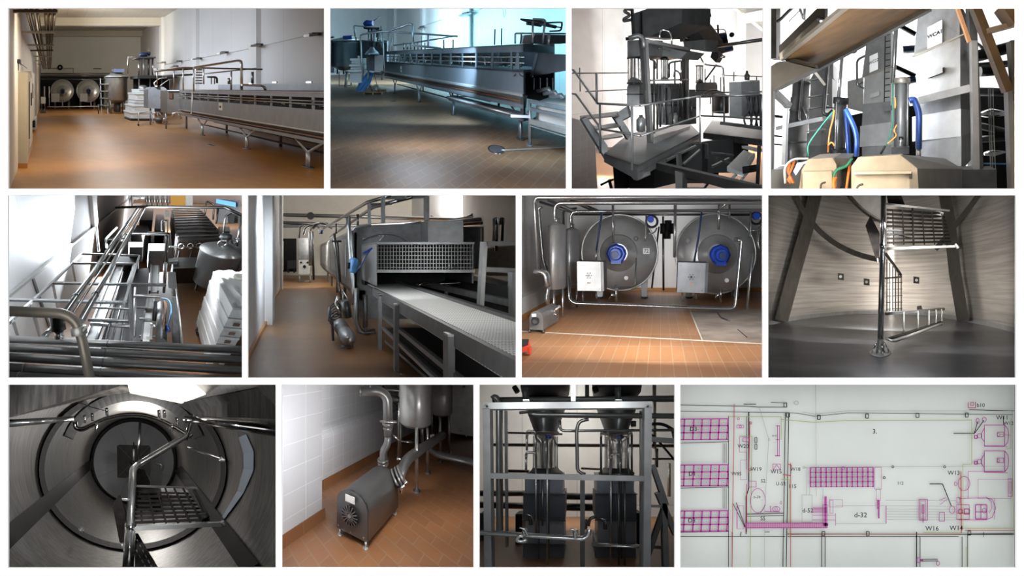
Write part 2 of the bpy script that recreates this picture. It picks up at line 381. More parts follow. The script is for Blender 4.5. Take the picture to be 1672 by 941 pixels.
for i, x in enumerate((-.32, .02)):
    B.one('filter_tube', ['left upright pale tube beside the far tanks', 'right upright pale tube beside the far tanks'][i], 'tube', 'steel_light', G().tube([(x, 17.2, .9), (x, 17.2, 1.75)], .05, 8).tube([(x, 17.2, .3), (x, 17.2, .9)], .02, 6), 'filter tubes by the far tanks')
t = B.thing('pump_unit', 'small pale boxed pump in the far left corner', 'pump', (-.35, 15.5, 0))
B.part(t, 'box', 'steel_light', G().box((-.52, 15.4, .62), (-.22, 15.8, 1.05)))
B.part(t, 'stand', 'steel_dark', G().box((-.55, 15.4, 0), (-.2, 15.8, .2)))
for x in (-.5, -.28): B.part(t, 'post', 'steel_dark', G().box((x, 15.4, .2), (x+.05, 15.5, .62)))
B.one('dark_machine_bank', 'dark pipework bank along the back wall behind the far tanks', 'pipework', 'dark', G().box((-.68, 19.6, .1), (4.5, 20.3, 2.7)), )
B.one('wall_lamp', 'small round black lamp on the far back wall', 'lamp', 'black', G().ring((.95, 20.45, 3.4), (0, 1, .3), .17, .07, 16, 6))
B.one('wall_conduit', 'thin conduit line along the far back wall', 'conduit', 'steel_mid', G().tube([(-.2, 20.5, 3.35), (2.1, 20.5, 3.35), (2.1, 20.5, 2.9)], .02, 5).box((3.8, 20.5, 3.27), (4.5, 20.55, 3.34)))
# standing tank
t = B.thing('vertical_tank', 'large round standing tank with blue motor at the back', 'tank', (4.4, 15.6, 0))
c = (4.4, 15.6, 0)
B.part(t, 'shell', 'steel', G().lathe(c, (0, 0, 1), [(.62, .3), (.85, .66), (.9, .7), (2.2, .7), (2.25, .72), (2.3, .72)], 32))
B.part(t, 'lid', 'steel_mid', G().lathe(c, (0, 0, 1), [(2.3, .76), (2.36, .76), (2.5, .5), (2.62, .3)], 28))
m = B.part(t, 'motor', 'blue_dark', G().cbox((4.45, 15.3, 2.62), (.62, .4, .22)))
B.part(m, 'guard', 'steel_dark', G().tube([(4.1, 15.4, 2.5), (4.1, 15.4, 2.95)], .03, 6))
for a in (.6, 2.2, 3.8, 5.4): B.part(t, 'leg', 'steel_mid', G().tube([(4.4+.62*math.cos(a), 15.6+.62*math.sin(a), 0), (4.4+.62*math.cos(a), 15.6+.62*math.sin(a), .95)], .045, 8))
B.part(t, 'outlet', 'steel_dark', G().cyl((4.4, 15.4, .1), (0, 0, 1), .55, .22, 12))
t = B.thing('step_ladder', 'steel steps between the lying tanks and the standing tank', 'ladder', (3.55, 15.4, 0))
for x in (3.35, 3.75): B.part(t, 'rail', 'steel_mid', G().bar((x, 15.2, 0), (x, 15.6, 2.25), .05))
for z in (.5, .95, 1.4, 1.85): B.part(t, 'step', 'steel_mid', G().box((3.3, 15.2, z), (3.8, 15.6, z+.05)))
for x in (3.1, 3.9): B.part(t, 'post', 'steel_dark', G().tube([(x, 15, 0), (x, 15, .6)], .03, 6))
# platform with filling machine
t = B.thing('filler_platform', 'dark raised platform with railings behind the white crates', 'platform', (6, 15, 0))
B.part(t, 'deck', 'dark', G().box((5.3, 14.3, 2.2), (7.7, 15.6, 2.38)))
for x in (5.45, 6.1, 6.8, 7.5): B.part(t, 'post', 'steel_mid', G().tube([(x, 14.4, 0), (x, 14.4, 2.2)], .04, 6))
B.part(t, 'cladding', 'dark', G().box((5.5, 15.5, .1), (7.8, 15.6, 2.2)))
t = B.thing('filler_machine', 'tall filler machine with blue motor on the platform', 'machine', (6.0, 14.8, 2.4))
B.part(t, 'top_plate', 'steel_dark', G().box((5.3, 14.3, 3.42), (6.4, 15.2, 3.5)))
for i, x in enumerate((5.45, 5.75, 6.05, 6.3)): B.part(t, 'column', ['pipe', 'steel_light', 'steel_dark', 'pipe'][i], G().tube([(x, 14.5, 2.4), (x, 14.5, 3.42)], .06, 8))
m = B.part(t, 'motor', 'blue_dark', G().lathe((5.45, 14.4, 3.66), (1, 0, 0), [(0, .1), (.05, .16), (.4, .16), (.5, .1)], 12))
B.part(m, 'fan_cover', 'blue_dark', G().cyl((5.95, 14.4, 3.7), (1, 0, 0), .12, .13, 12))
B.part(t, 'pipe', 'pipe', G().tube([(4.75, 14.4, 2.5), (4.75, 14.4, 3.5), (5.35, 14.4, 3.48)], .035, 6).tube([(6.2, 14.8, 3.5), (6.2, 14.8, 4.05), (6.25, 15.2, 4.05)], .02, 5))
B.part(t, 'hopper', 'white', G().cyl((6.35, 14.2, 2.45), (0, 0, 1), .35, .13, 12))
B.one('round_drum', 'small grey drum in front of the dark platform', 'drum', 'steel_mid', G().lathe((5.5, 14.0, .2), (0, 0, 1), [(0, .2), (.05, .24), (1.45, .24), (1.55, .2), (1.6, .1)], 16))
# stack of white crates on a trolley
bot = .12; k = 0; CY = 12.4
for i, (h, w, dx) in enumerate(((.34, 1.27, 0), (.34, 1.2, .03), (.13, 1.02, .08), (.13, .98, .09), (.34, .95, .08), (.18, .40, .0))):
    cx = 4.66+dx
    t = B.thing('white_crate', ['lowest white crate of the stack beside the square steel tank', 'second white crate from the floor in the stack by the square tank', 'lower thin white tray in the crate stack', 'upper thin white tray in the crate stack', 'topmost full white crate of the stack', 'small white bundle lying on top of the crate stack'][i], 'crate', (cx, CY, bot), 'white crates stacked in the hall')
    B.part(t, 'body', 'white', G().cbox((cx, CY, bot), (w*.94, 1.0, h*.97)))
    B.part(t, 'rim', 'white', G().cbox((cx, CY, bot+h*.72), (w, 1.06, h*.2)))
    if h > .3: B.part(t, 'panel', 'cream', G().cbox((cx, CY-.5, bot+h*.2), (w*.7, .02, h*.4)))
    bot += h
t = B.thing('crate_trolley', 'low trolley under the white crates', 'trolley', (4.6, CY, 0))
B.part(t, 'deck', 'steel_mid', G().cbox((4.66, CY, .075), (1.27, 1.1, .04)))
for dx in (-.55, .55):
    for dy in (-.45, .45): B.part(t, 'caster', 'rubber', G().cyl((4.66+dx-.02, CY+dy, .04), (1, 0, 0), .04, .037, 10))
# square tanks and boxes left of the conveyor
DT = 10.4
t = B.thing('square_tank', 'grey steel tank with domed top next to the white crates', 'tank', B.d(755, 520, DT))
B.part(t, 'body', 'steel_cool', poly(B, DT, ((712, 520), (772, 522), (772, 418), (728, 418), (712, 430)), (0, .5, 0)))
B.part(t, 'side', 'steel_mid', poly(B, DT-.03, ((772, 522), (800, 516), (800, 428), (786, 418), (772, 418)), (0, .5, 0)))
B.part(t, 'band', 'steel_dark', poly(B, DT-.05, ((770, 466), (802, 466), (802, 472), (770, 472)), (0, .05, 0)))
B.part(t, 'cap', 'chrome', G().ball(B.d(750, 416, DT), .075, 8))
B.part(t, 'inlet', 'pipe', tube(B, DT, ((745, 415), (738, 400), (762, 378), (800, 372)), .03))
B.part(t, 'outlet', 'pipe', tube(B, DT, ((768, 415), (790, 395), (815, 380)), .025))
for u in (722, 794): B.part(t, 'leg', 'steel_mid', G().tube([B.d(u, 520, DT+.1), V((B.d(u, 520, DT+.1).x, DT+.1, 0))], .03, 6))
t = B.thing('tube_trolley', 'low tube trolley beneath the domed steel tank', 'trolley', B.z(690, 605))
p = B.z(665, 605); q = B.z(735, 590)
B.part(t, 'frame', 'steel_light', G().tube([p, p+V((0, 0, .55)), q+V((0, .2, .5)), q], .025, 6, .1).tube([p+V((0, 0, .06)), q+V((0, 0, .06))], .02, 6))
B.part(t, 'wheel', 'rubber', G().cyl(p+V((-.03, 0, .05)), (1, 0, 0), .05, .05, 10))
t = B.thing('pump', 'floor pump with orange parts under the steel tank', 'pump', B.z(775, 600))
p = B.z(745, 592)
B.part(t, 'body', 'steel_dark', G().lathe(p+V((0, 0, .15)), (1, -.4, 0), [(0, .08), (.05, .13), (.25, .13), (.45, .08)], 12))
B.part(t, 'coupling', 'orange_cable', G().cyl(p+V((.18, -.12, .12)), (1, -.4, 0), .18, .07, 10))
B.part(t, 'bend', 'chrome', G().tube([p+V((.25, -.2, .02)), p+V((.28, -.22, .22)), p+V((.45, -.2, .3))], .04, 8, .15))
B.part(t, 'leg', 'steel_light', G().tube([p+V((.1, -.1, 0)), p+V((.1, 0, .5))], .02, 6).tube([p+V((.5, -.2, .06)), p+V((.15, 0, .5))], .02, 6))
t = B.thing('control_cabinet', 'brownish grey steel cabinet at the head of the conveyor', 'cabinet', B.y(865, 548, 9.3))
a = B.y(803, 545, 9.3); b = B.y(885, 437, 9.3)
B.part(t, 'body', 'steel_bronze', G().box((a.x, 9.3, a.z), (b.x+.28, 9.85, b.z)))
B.part(t, 'side_panel', 'steel_mid', G().box((b.x+.28, 9.28, a.z), (b.x+.30, 9.87, b.z)))
B.part(t, 'notice', 'brown', G().box((a.x+.06, 9.285, b.z-.3), (a.x+.2, 9.299, b.z-.08)))
B.part(t, 'lid', 'steel_light', G().box((a.x-.02, 9.26, b.z), (b.x+.32, 9.9, b.z+.03)))
for x in (a.x+.05, b.x+.2): B.part(t, 'leg', 'steel_mid', G().tube([(x, 9.5, 0), (x, 9.5, a.z)], .035, 6))
B.part(t, 'drain_elbow', 'pipe', G().tube([B.d(830, 560, 9.2), B.d(828, 545, 9.2), B.d(850, 540, 9.2), B.d(870, 570, 9.2)], .04, 8, .12))
B.one('pipe_loop', 'thin steel pipe hanging down the conveyor head cabinet', 'pipe', 'steel_warm', G().tube(B.path(7.7, (925, 438), (922, 540), (915, 550), (845, 540)), .02, 6, .08))
# the long conveyor
t = B.thing('conveyor', 'long grey steel conveyor running along the right wall', 'conveyor', (5.4, 7, .6))
X, Y0, Y1 = 5.05, 3.9, 9.25
P = lambda prof: G().prism([(x, Y0, z) for x, z in prof], (0, Y1-Y0, 0))
B.part(t, 'side_panel', 'steel_cool', P([(X, .79), (X, 1.2), (X+.05, 1.2), (X+.05, .79)]))
B.part(t, 'trim_strip', 'steel_light', P([(X-.03, .775), (X-.03, .80), (X, .80), (X, .775)]))
B.part(t, 'lower_panel', 'steel_cool', P([(X, .775), (X+.1, .70), (X+.1, .665), (X+.02, .64), (X+.02, .57), (X+.12, .57), (X+.14, .775)]))
B.part(t, 'rust_strip', 'brown', P([(X+.0, .675), (X+.0, .70), (X+.1, .70), (X+.1, .675)]))
B.part(t, 'top_beam', 'steel_cool', P([(X, 1.43), (X, 1.52), (X+.12, 1.54), (X+.12, 1.43)]))
B.part(t, 'top_edge', 'steel_warm', P([(X-.02, 1.52), (X-.02, 1.535), (X+.12, 1.56), (X+.12, 1.54)]))
for z in (1.36, 1.30): B.part(t, 'rail', 'pipe', G().tube([(X+.0, Y0, z), (X+.0, Y1, z)], .02, 6))
for i in range(12): B.part(t, 'post', 'steel_mid', G().bar((X+.02, Y0+.25+i*.43, 1.2), (X+.02, Y0+.25+i*.43, 1.44), .03))
for i in range(12): B.part(t, 'fitting', 'chrome', G().tube([(X+.15, Y0+.1+i*.43, 1.27), (X+.22, Y0+.3+i*.43, 1.25)], .03, 8))
B.part(t, 'inner_wall', 'dark', P([(X+.35, .8), (X+.35, 1.5), (X+.4, 1.5), (X+.4, .8)]))
B.part(t, 'tray', 'steel_dark', P([(X+.05, 1.1), (X+.05, 1.14), (X+1.5, 1.14), (X+1.5, 1.1)]))
B.part(t, 'painted_shadow_pan', 'steel_dark', P([(X+.12, .57), (X+.12, .62), (X+1.6, .62), (X+1.6, .57)]))  # dark pan put under the conveyor to carry the shadow there
B.part(t, 'rear_panel', 'steel_cool', P([(X+1.5, .8), (X+1.5, 1.74), (X+1.55, 1.74), (X+1.55, .8)]))
n = B.part(t, 'notice', 'paper', G().box((X-.006, 6.95, .96), (X-.001, 7.1, 1.18)))
B.part(n, 'symbol', 'ink', G().box((X-.012, 7.0, 1.03), (X-.007, 7.06, 1.09)))
for y in (4.83, 6.33, 8.16):
    l = B.part(t, 'leg', 'steel', G().tube([(5.24, y, 0), (5.24, y, .32)], .035, 8).tube([(5.24, y, .3), (5.24, y-.28, .58)], .022, 6).tube([(5.24, y, .3), (5.24, y+.28, .58)], .022, 6))
    B.part(l, 'foot', 'steel_dark', G().cyl((5.24, y, 0), (0, 0, 1), .02, .085, 14))
for y in (4.6, 6.6, 8.6): B.part(t, 'rear_leg', 'steel_dark', G().tube([(6.4, y, 0), (6.4, y, .6)], .035, 6))
for x, z in ((5.9, .22), (6.4, .3)): B.part(t, 'lower_rail', 'steel_dark', G().tube([(x, Y0, z), (x, Y1, z)], .025, 6))
# pipe frames above the conveyor
def frame(name, label, pts, r, m='pipe', D=7, bend=.12, group='pipe frames above the hall conveyor'):
    return B.one(name, label, 'pipe', m, G().tube(pts, r, 8, bend), group)
frame('bent_pipe', 'thick bent pipe rising from the conveyor and running left', B.path(6.6, (1160, 440), (1160, 288), (930, 325)), .03)
frame('bent_pipe', 'straight overhead pipe reaching right towards the white pilaster', B.path(7.2, (740, 345), (880, 325), (1258, 333)), .026, 'steel_warm')
frame('bent_pipe', 'thinner overhead pipe sloping behind the bent pipe', B.path(8, (975, 355), (1230, 328)), .022)
for i, (u, v0, v1, r) in enumerate(((880, 330, 435, .02), (930, 325, 440, .022), (1110, 338, 440, .025), (1212, 345, 402, .035), (978, 330, 405, .02), (835, 340, 430, .018), (755, 345, 405, .02))):
    frame('support_post', ['slim post under the overhead pipe above the cabinet', 'post left of the pipe ladder at the conveyor head', 'middle post between the two overhead pipes', 'short thick post at the right end of the overhead pipe', 'post right of the pipe ladder', 'thin post left of the cabinet top', 'leftmost thin post above the domed tank'][i], B.path(7.3, (u, v0), (u, v1)), r, 'pipe' if i != 3 else 'steel_mid')
frame('bent_pipe', 'low bent pipe lying on the conveyor top at the right', B.path(6.2, (1160, 408), (1265, 412), (1275, 432)), .03)
frame('bent_pipe', 'small dark bent pipe standing behind the conveyor', B.path(7.5, (995, 370), (1042, 370), (1042, 400)), .03, 'pipe_dark')
for i, u in enumerate((1015, 1030, 1100)): frame('valve', ['left small valve stem behind the conveyor', 'second small valve stem behind the conveyor', 'stout dark valve stem right of the middle post'][i], B.path(7.5, (u, 368 if i < 2 else 375), (u, 404)), .016 if i < 2 else .04, 'pipe_dark')
t = B.thing('pipe_ladder', 'stack of short crosswise pipes in front of the second pilaster', 'pipework', B.d(955, 405, 7.6))
for i in range(6): B.part(t, 'rung', 'pipe', G().tube(B.path(7.6, (938, 335+i*13), (970, 335+i*13)), .022, 6))
frame('bent_pipe', 'horizontal pipe bundle left of the pilaster, upper', B.path(8.4, (740, 340), (930, 330)), .035, 'pipe_dark')
frame('bent_pipe', 'horizontal pipe bundle left of the pilaster, lower', B.path(8.5, (780, 365), (930, 358)), .035, 'pipe_dark')
for i, (u, v) in enumerate(((1205, 402), (1320, 396), (1485, 396))): B.one('clamp', ['left chrome clamp on the rear conveyor edge', 'middle chrome clamp on the rear conveyor edge', 'right chrome clamp on the rear conveyor edge'][i], 'clamp', 'chrome', G().cbox(B.x(u, v+3, X+1.52), (.04, .12, .04)), 'clamps on the conveyor edge')
# wall lamps along the right wall
for i, (u, v, l) in enumerate(((1488, 172, 80), (1218, 222, 85), (1060, 257, 40), (938, 285, 60), (848, 298, 18), (772, 303, 45), (830, 322, 30))):
    p = B.x(u, v, 7.55); L = l/2*p.y/1147*.9
    t = B.thing('wall_lamp', ['nearest strip lamp high on the right white wall', 'strip lamp on the pilaster nearest the camera', 'small lamp between the two nearest pilasters', 'strip lamp on the second pilaster', 'tiny lamp on the far part of the right wall', 'farthest strip lamp on the right wall corner pilaster', 'low strip lamp over the far pipework'][i], 'lamp', p, 'strip lamps on the right wall')
    dy = L*2.4
    B.part(t, 'housing', 'steel_warm', G().bar(p+V((-L, -dy*.2, -.02)), p+V((L, dy*.1, .04)), .12, .07))
    B.part(t, 'bracket', 'steel_dark', G().box(p+V((L*.3, 0, .02)), (7.9, p.y+.1, p.z+.1)))
B.one('lamp_cable', 'thin cable line linking the strip lamps on the wall', 'cable', 'steel_light', G().tube([B.x(1550, 155, 7.88), B.x(1120, 250, 7.88), B.x(780, 312, 7.88)], .012, 5))
t = B.thing('floor_drain', 'small round floor drain in front of the conveyor', 'drain', B.z(1012, 697))
B.part(t, 'grate', 'black', G().cyl(B.z(1012, 697), (0, 0, 1), .008, .085, 16))
B.part(t, 'rim', 'steel_mid', G().ring(B.z(1012, 697)+V((0, 0, .006)), (0, 0, 1), .09, .008, 20, 5))
# unseen fill lamps added inside the bay to brighten it
p = B.d(520, 75, 4.3); B.strip(p, p+V((0, 6, 0)), (-.1, 0, -1), 1.2, 190, (1, .95, .88))
p = B.d(470, 90, 7.5); B.strip(p, p+V((0, 9, 0)), (1, 0, -.25), 1, 700, (.78, .88, 1))
B.L(400, 90, 14, 350, 480, 18, 2.5, 130, (1, .92, .8))
B.L(420, 160, 4.6, 90, 450, 5, 1, 50, (1, .88, .7))
B.L(450, 60, 13, 420, 90, 16.5, 1, 160, (1, .85, .6), 100)
# ================================================================== bay 2: the conveyor in blue window light
VIEW[0] = ', second top view'; B = Bay(RECTS[0][1], 530, 0, 2.941, 592, 270, 867, 1.6, 2.15, yaw=40.56)
tiles('floor_dull', (.27, .155, .080), (.33, .25, .18), .30, .145, .007, .42, .12, dirt=.35, dscale=.9)
mat('steel_blue', (.33, .36, .40), .38, .7, .1, 2)
mat('steel_blue_dark', (.12, .13, .15), .42, .6, .15, 2)
B.struct('floor', 'floor_dull', G().quad((-12, -3, 0), (9, -3, 0), (9, 19, 0), (-12, 19, 0)))
B.struct('wall_back', 'wall_white', G().quad((-12, 18, 0), (9, 18, 0), (9, 18, 9), (-12, 18, 9)))
B.struct('wall_right', 'panel_white', G().quad((7.2, -6, 0), (7.2, 19, 0), (7.2, 19, 9), (7.2, -6, 9)))
B.partitions('partition', 9)
for u, w in ((262, .3), (335, .3), (470, .3), (690, .33)):
    p = B.x(u, 100, 7.1); B.struct('trim_1', 'wall_white', G().box((7.0, p.y-w/2, 0), (7.2, p.y+w/2, 8)))
t = B.thing('conveyor', 'long blue-lit steel conveyor seen from its open end', 'conveyor', (3.3, 4, .6), )
X, Y0, Y1 = 3.15, 1.585, 8.2
P = lambda prof, a=Y0, b=Y1: G().prism([(x, a, z) for x, z in prof], (0, b-a, 0))
B.part(t, 'side_panel', 'steel_blue', P([(X, .91), (X, 1.345), (X+.05, 1.345), (X+.05, .91)]))
B.part(t, 'trim_strip', 'steel_light', P([(X-.035, .875), (X-.035, .915), (X, .935), (X, .875)]))
B.part(t, 'lower_panel', 'steel_blue', P([(X-.02, .875), (X+.06, .78), (X+.06, .75), (X, .72), (X, .65), (X+.1, .65), (X+.14, .875)]))
B.part(t, 'rust_strip', 'brown', P([(X+.02, .755), (X+.02, .785), (X+.07, .785), (X+.07, .755)]))
B.part(t, 'top_beam', 'steel_blue', P([(X, 1.675), (X, 1.80), (X+.06, 1.80), (X+.06, 1.675)]))
B.part(t, 'top_edge', 'steel_dark', P([(X-.02, 1.80), (X-.02, 1.815), (X+.4, 1.85), (X+.4, 1.83)]))
B.part(t, 'end_beam', 'steel_blue_dark', G().box((X, Y0, 1.675), (X+1.5, Y0+.05, 1.82)))
for z in (1.585, 1.475): B.part(t, 'rail', 'pipe', G().tube([(X+.04, Y0, z), (X+.04, Y1, z)], .016, 6))
for i in range(15): B.part(t, 'post', 'steel_blue', G().bar((X+.03, Y0+.25+i*.44, 1.33), (X+.03, Y0+.25+i*.44, 1.68), .035))
for i in range(14): B.part(t, 'fitting', 'chrome', G().tube([(X+.2, Y0+.4+i*.44, 1.38), (X+.2, Y0+.4+i*.44, 1.44)], .02, 8))
for i in range(14): B.part(t, 'hoop', 'pipe_dark', G().tube([(X+.3, Y0+.2+i*.44, 1.38), (X+.3, Y0+.25+i*.44, 1.6), (X+.3, Y0+.5+i*.44, 1.6), (X+.3, Y0+.55+i*.44, 1.38)], .02, 6, .1))
B.part(t, 'inner_wall', 'steel_blue_dark', P([(X+.75, .7), (X+.75, 1.7), (X+.8, 1.7), (X+.8, .7)], Y0+1))
B.part(t, 'deck', 'steel_blue_dark', P([(X, 1.30), (X, 1.345), (X+1.5, 1.345), (X+1.5, 1.30)]))
B.part(t, 'bottom_pan', 'steel_blue_dark', P([(X+.1, .60), (X+.1, .66), (X+1.5, .66), (X+1.5, .60)], Y0+.8))
B.part(t, 'end_frame', 'steel_dark', G().box((X, Y0, .5), (X+.07, Y0+.06, 1.35))); B.part(t, 'end_frame', 'steel_dark', G().box((X+1.4, Y0, .5), (X+1.5, Y0+.06, 1.8)))
B.part(t, 'rear_panel', 'steel_blue_dark', P([(X+1.45, .5), (X+1.45, 1.9), (X+1.5, 1.9), (X+1.5, .5)]))
pl = B.part(t, 'end_plate', 'steel_blue_dark', G().prism([B.x(u, v, X+.3) for u, v in ((1022, 258), (988, 368), (1160, 340), (1200, 262))], (.05, 0, 0)))
B.part(pl, 'plate_edge', 'steel_blue', G().prism([B.x(u, v, X+.29) for u, v in ((1012, 258), (1026, 258), (997, 370), (985, 370))], (.05, 0, 0)))
for i, v in enumerate((455, 470, 485)):
    B.part(t, 'roller', 'steel_blue', G().tube([B.x(1020+i*30, v-18-i*2, X+.35), B.x(1075+i*30, v-28, X+.35), B.x(1085+i*30, v-12, X+.35)], .035, 8))
for u in (1005, 1035, 1068, 1095): B.part(t, 'hanger', 'steel_blue', G().tube([B.x(u, 375, X+.5), B.x(u, 430, X+.5)], .012, 6))
B.part(t, 'hook', 'steel_dark', G().tube([B.x(930, 335, X+.02), B.x(922, 352, X+.02), B.x(908, 366, X-.03)], .014, 6).tube([B.x(932, 340, X+.02), B.x(940, 362, X), B.x(955, 368, X)], .012, 6))
B.part(t, 'gusset', 'steel_blue', G().prism([B.x(u, v, X+.02) for u, v in ((922, 252), (932, 252), (935, 335), (915, 318))], (.03, 0, 0)))
n = B.part(t, 'notice', 'paper', G().prism([B.x(u, v, X-.004) for u, v in ((363, 318), (371, 319), (371, 332), (363, 331))], (.003, 0, 0)))
B.part(n, 'label_sticker', 'paper', G().prism([B.x(u, v, X-.004) for u, v in ((364, 335), (371, 336), (371, 347), (364, 346))], (.003, 0, 0)))
tr = B.part(t, 'lower_tray', 'steel_blue', G().prism([(X+.05, Y0+.02, .40), (X+.05, Y0+.02, .50), (X+.2, Y0+.02, .53), (X+.2, Y0+.02, .40)], (0, 2.1, 0)))
B.part(tr, 'tray_pipe', 'steel_light', G().tube([(X+.03, Y0+.02, .49), (X+.03, 3.7, .49)], .03, 8))
for y in (1.74, 3.65, 5.43, 7.4):
    l = B.part(t, 'leg', 'steel_blue', G().tube([(3.33, y, 0), (3.33, y, .4)], .038, 8).tube([(3.33, y, .34), (3.33, y+.22, .64)], .022, 6).tube([(3.33, y, .34), (3.33, y-.22, .64)], .022, 6))
    B.part(l, 'foot', 'steel_dark', G().cyl((3.33, y, 0), (0, 0, 1), .02, .08, 14))
for y in (3.0, 5.0, 7): B.part(t, 'rear_leg', 'steel_dark', G().tube([(4.5, y, 0), (4.5, y, .6)], .035, 6))
B.part(t, 'lower_rail', 'steel_dark', G().tube([(3.8, Y0, .25), (3.8, Y1, .25)], .025, 6).bar((3.9, 2.6, .6), (3.9, 4.6, .25), .03))
# belt table in front of the open end
t = B.thing('belt_table', 'belt table with white belt at the open end of the conveyor', 'table', B.x(958, 752, 3.22))
x0, x1 = 3.3, 4.4
yb, ya = B.x(1012, 495, x0).y, -1.5
zt = B.x(1012, 495, x0).z
B.part(t, 'belt', 'white', G().box((x0+.03, ya, zt-.02), (x1, yb, zt+.01)))
B.part(t, 'belt_return', 'white', G().box((x0+.03, ya, zt-.36), (x0+.06, yb, zt-.05)))
for dz in (.03, -.10): B.part(t, 'side_rail', 'steel_blue', G().bar((3.22, ya, zt+dz), (3.22, B.x(985, 495, 3.22).y, zt+dz), .05))
p = B.x(985, 490, 3.22); B.part(t, 'leg', 'steel_blue', G().tube([(3.22, p.y, 0), (3.22, p.y, zt+.05)], .03, 8).cyl((3.22, p.y, 0), (0, 0, 1), .02, .06, 12))
B.part(t, 'lower_shelf', 'steel_blue', G().box((3.25, ya, .42), (4.4, p.y, .46)))
B.part(t, 'shelf_edge', 'steel_light', G().bar((3.22, ya, .42), (3.22, p.y, .44), .06, .09).bar((3.2, ya, .34), (3.2, p.y, .36), .015))
B.part(t, 'cross_bar', 'steel_blue', G().bar((3.22, p.y, .52), (3.0, p.y+.25, .52), .05))
# pipe frames over the conveyor
FR = 'pipe frames over the blue-lit conveyor'
def fr(name, label, D, uv, r, m='steel_blue', bend=.15): return B.one(name, label, 'pipe', m, G().tube(B.path(D, *uv), r, 8, bend), FR)
fr('bent_pipe', 'bent pipe rising to a corner above the blue-lit conveyor', 6.2, ((424, 218), (422, 110), (308, 150)), .04)
fr('overhead_pipe', 'long pipe crossing above the conveyor to its free right end', 6.4, ((180, 165), (285, 150), (640, 175)), .035)
fr('overhead_pipe', 'second pipe sloping up to the same right end from below', 7, ((330, 218), (430, 205), (636, 172)), .03)
fr('conveyor_top_pipe', 'pipe lying flat on the conveyor top, bent at the left', 6.0, ((422, 195), (424, 218), (560, 232)), .035)
for i, (u, v0, v1, r) in enumerate(((308, 150, 250, .025), (497, 168, 225, .03), (572, 190, 232, .03), (617, 190, 230, .03), (323, 180, 240, .02), (465, 172, 205, .02))):
    fr('support_post', ['upright post under the left corner of the pipe frame', 'middle upright post of the pipe frame', 'post left of the right end of the pipe frame', 'rightmost short post of the pipe frame', 'thin post beside the left corner post', 'thin post with a cross arm behind the frame'][i], 6.4, ((u, v0), (u, v1)), r)
for i in range(7): B.one('valve', ['first', 'second', 'third', 'fourth', 'fifth', 'sixth', 'seventh'][i]+' pale valve stem from the left in the row behind the conveyor', 'valve', 'pipe', G().tube(B.path(7.2, (380+i*17, 205), (380+i*17, 238)), .025, 6), 'row of valve stems')
for i, u in enumerate((818, 851)): B.one('rod', ['left of two dark upright rods against the bright wall', 'right of two dark upright rods against the bright wall'][i], 'rod', 'dark', G().tube(B.path(4.6, (u, 140+(-4 if i else 0)), (u-2, 216)), .018, 6), 'upright rods')
# gripper machine at the top right
t = B.thing('gripper_machine', 'tube machine with bent handles above the right end', 'machine', B.d(1000, 212, 3.5))
B.part(t, 'frame', 'steel_blue', G().tube(B.path(3.5, (915, 210), (915, 160), (1160, 162)), .018, 6, .03).tube(B.path(3.5, (945, 165), (940, 210)), .015, 6))
B.part(t, 'hoop', 'steel_blue', G().tube(B.path(3.45, (1045, 212), (1060, 95), (1000, 92)), .022, 8, .05))
B.part(t, 'handle', 'steel_blue', G().tube(B.path(3.6, (1060, 110), (1142, 106), (1135, 148), (1080, 150)), .018, 8, .05))
B.part(t, 'arm', 'steel_dark', G().tube(B.path(3.6, (940, 92), (1000, 105), (1060, 115)), [.02, .05, .05], 8).tube(B.path(3.6, (970, 112), (1040, 122)), .035, 8))
B.part(t, 'cylinder', 'steel_blue_dark', G().tube(B.path(3.55, (1030, 112), (1110, 130)), .035, 8).tube(B.path(3.55, (1100, 128), (1135, 132)), .014, 6))
B.part(t, 'bed', 'steel_blue_dark', G().prism(B.path(3.6, (1010, 165), (1160, 168), (1160, 208), (1000, 208)), (.15, .15, 0)))
B.part(t, 'post', 'steel_light', G().tube(B.path(3.45, (1078, 165), (1073, 215)), .03, 6).tube(B.path(3.45, (1000, 100), (998, 205)), .02, 6))
B.part(t, 'box', 'steel_light', G().prism(B.path(3.7, (960, 168), (1005, 166), (1000, 208), (950, 208)), (.1, .12, 0)))
# wall lamps
for i, (u, v, L) in enumerate(((675, 72, .34), (465, 135, .32))):
    p = B.x(u, v, 6.95); t = B.thing('wall_lamp', ['strip lamp on the pilaster above the conveyor middle', 'farther strip lamp above the left pipe corner'][i], 'lamp', p, 'strip lamps in the blue hall')
    B.part(t, 'housing', 'steel_blue', G().bar(p+V((0, -L*1.3, 0)), p+V((0, L*1.3, .02)), .12, .08)); B.part(t, 'bracket', 'steel_dark', G().box(p+V((-.05, -.2, .04)), p+V((.12, .2, .14))))
    B.part(t, 'reflector', 'steel_light', G().bar(p+V((-.15, -L, -.12)), p+V((-.15, L*.4, -.1)), .08, .04))
B.one('wall_wire', 'thin wire along the blue-lit wall', 'wire', 'steel_mid', G().tube([B.x(820, 25, 7.1), B.x(560, 95, 7.1), B.x(470, 125, 7.1)], .01, 4))
for i, (u, v) in enumerate(((862, 60), (563, 115))): B.one('wire_loop', ['wire loop on the wall above the two rods', 'small wire loop on the wall left of the lamp pilaster'][i], 'wire', 'steel_dark', G().tube(B.path(6.8 if not i else 9, (u-2, v-40 if not i else v-18), (u-5, v+10), (u, v+22), (u+8, v+8), (u+6, v-15)), .008, 4), 'wire loops')
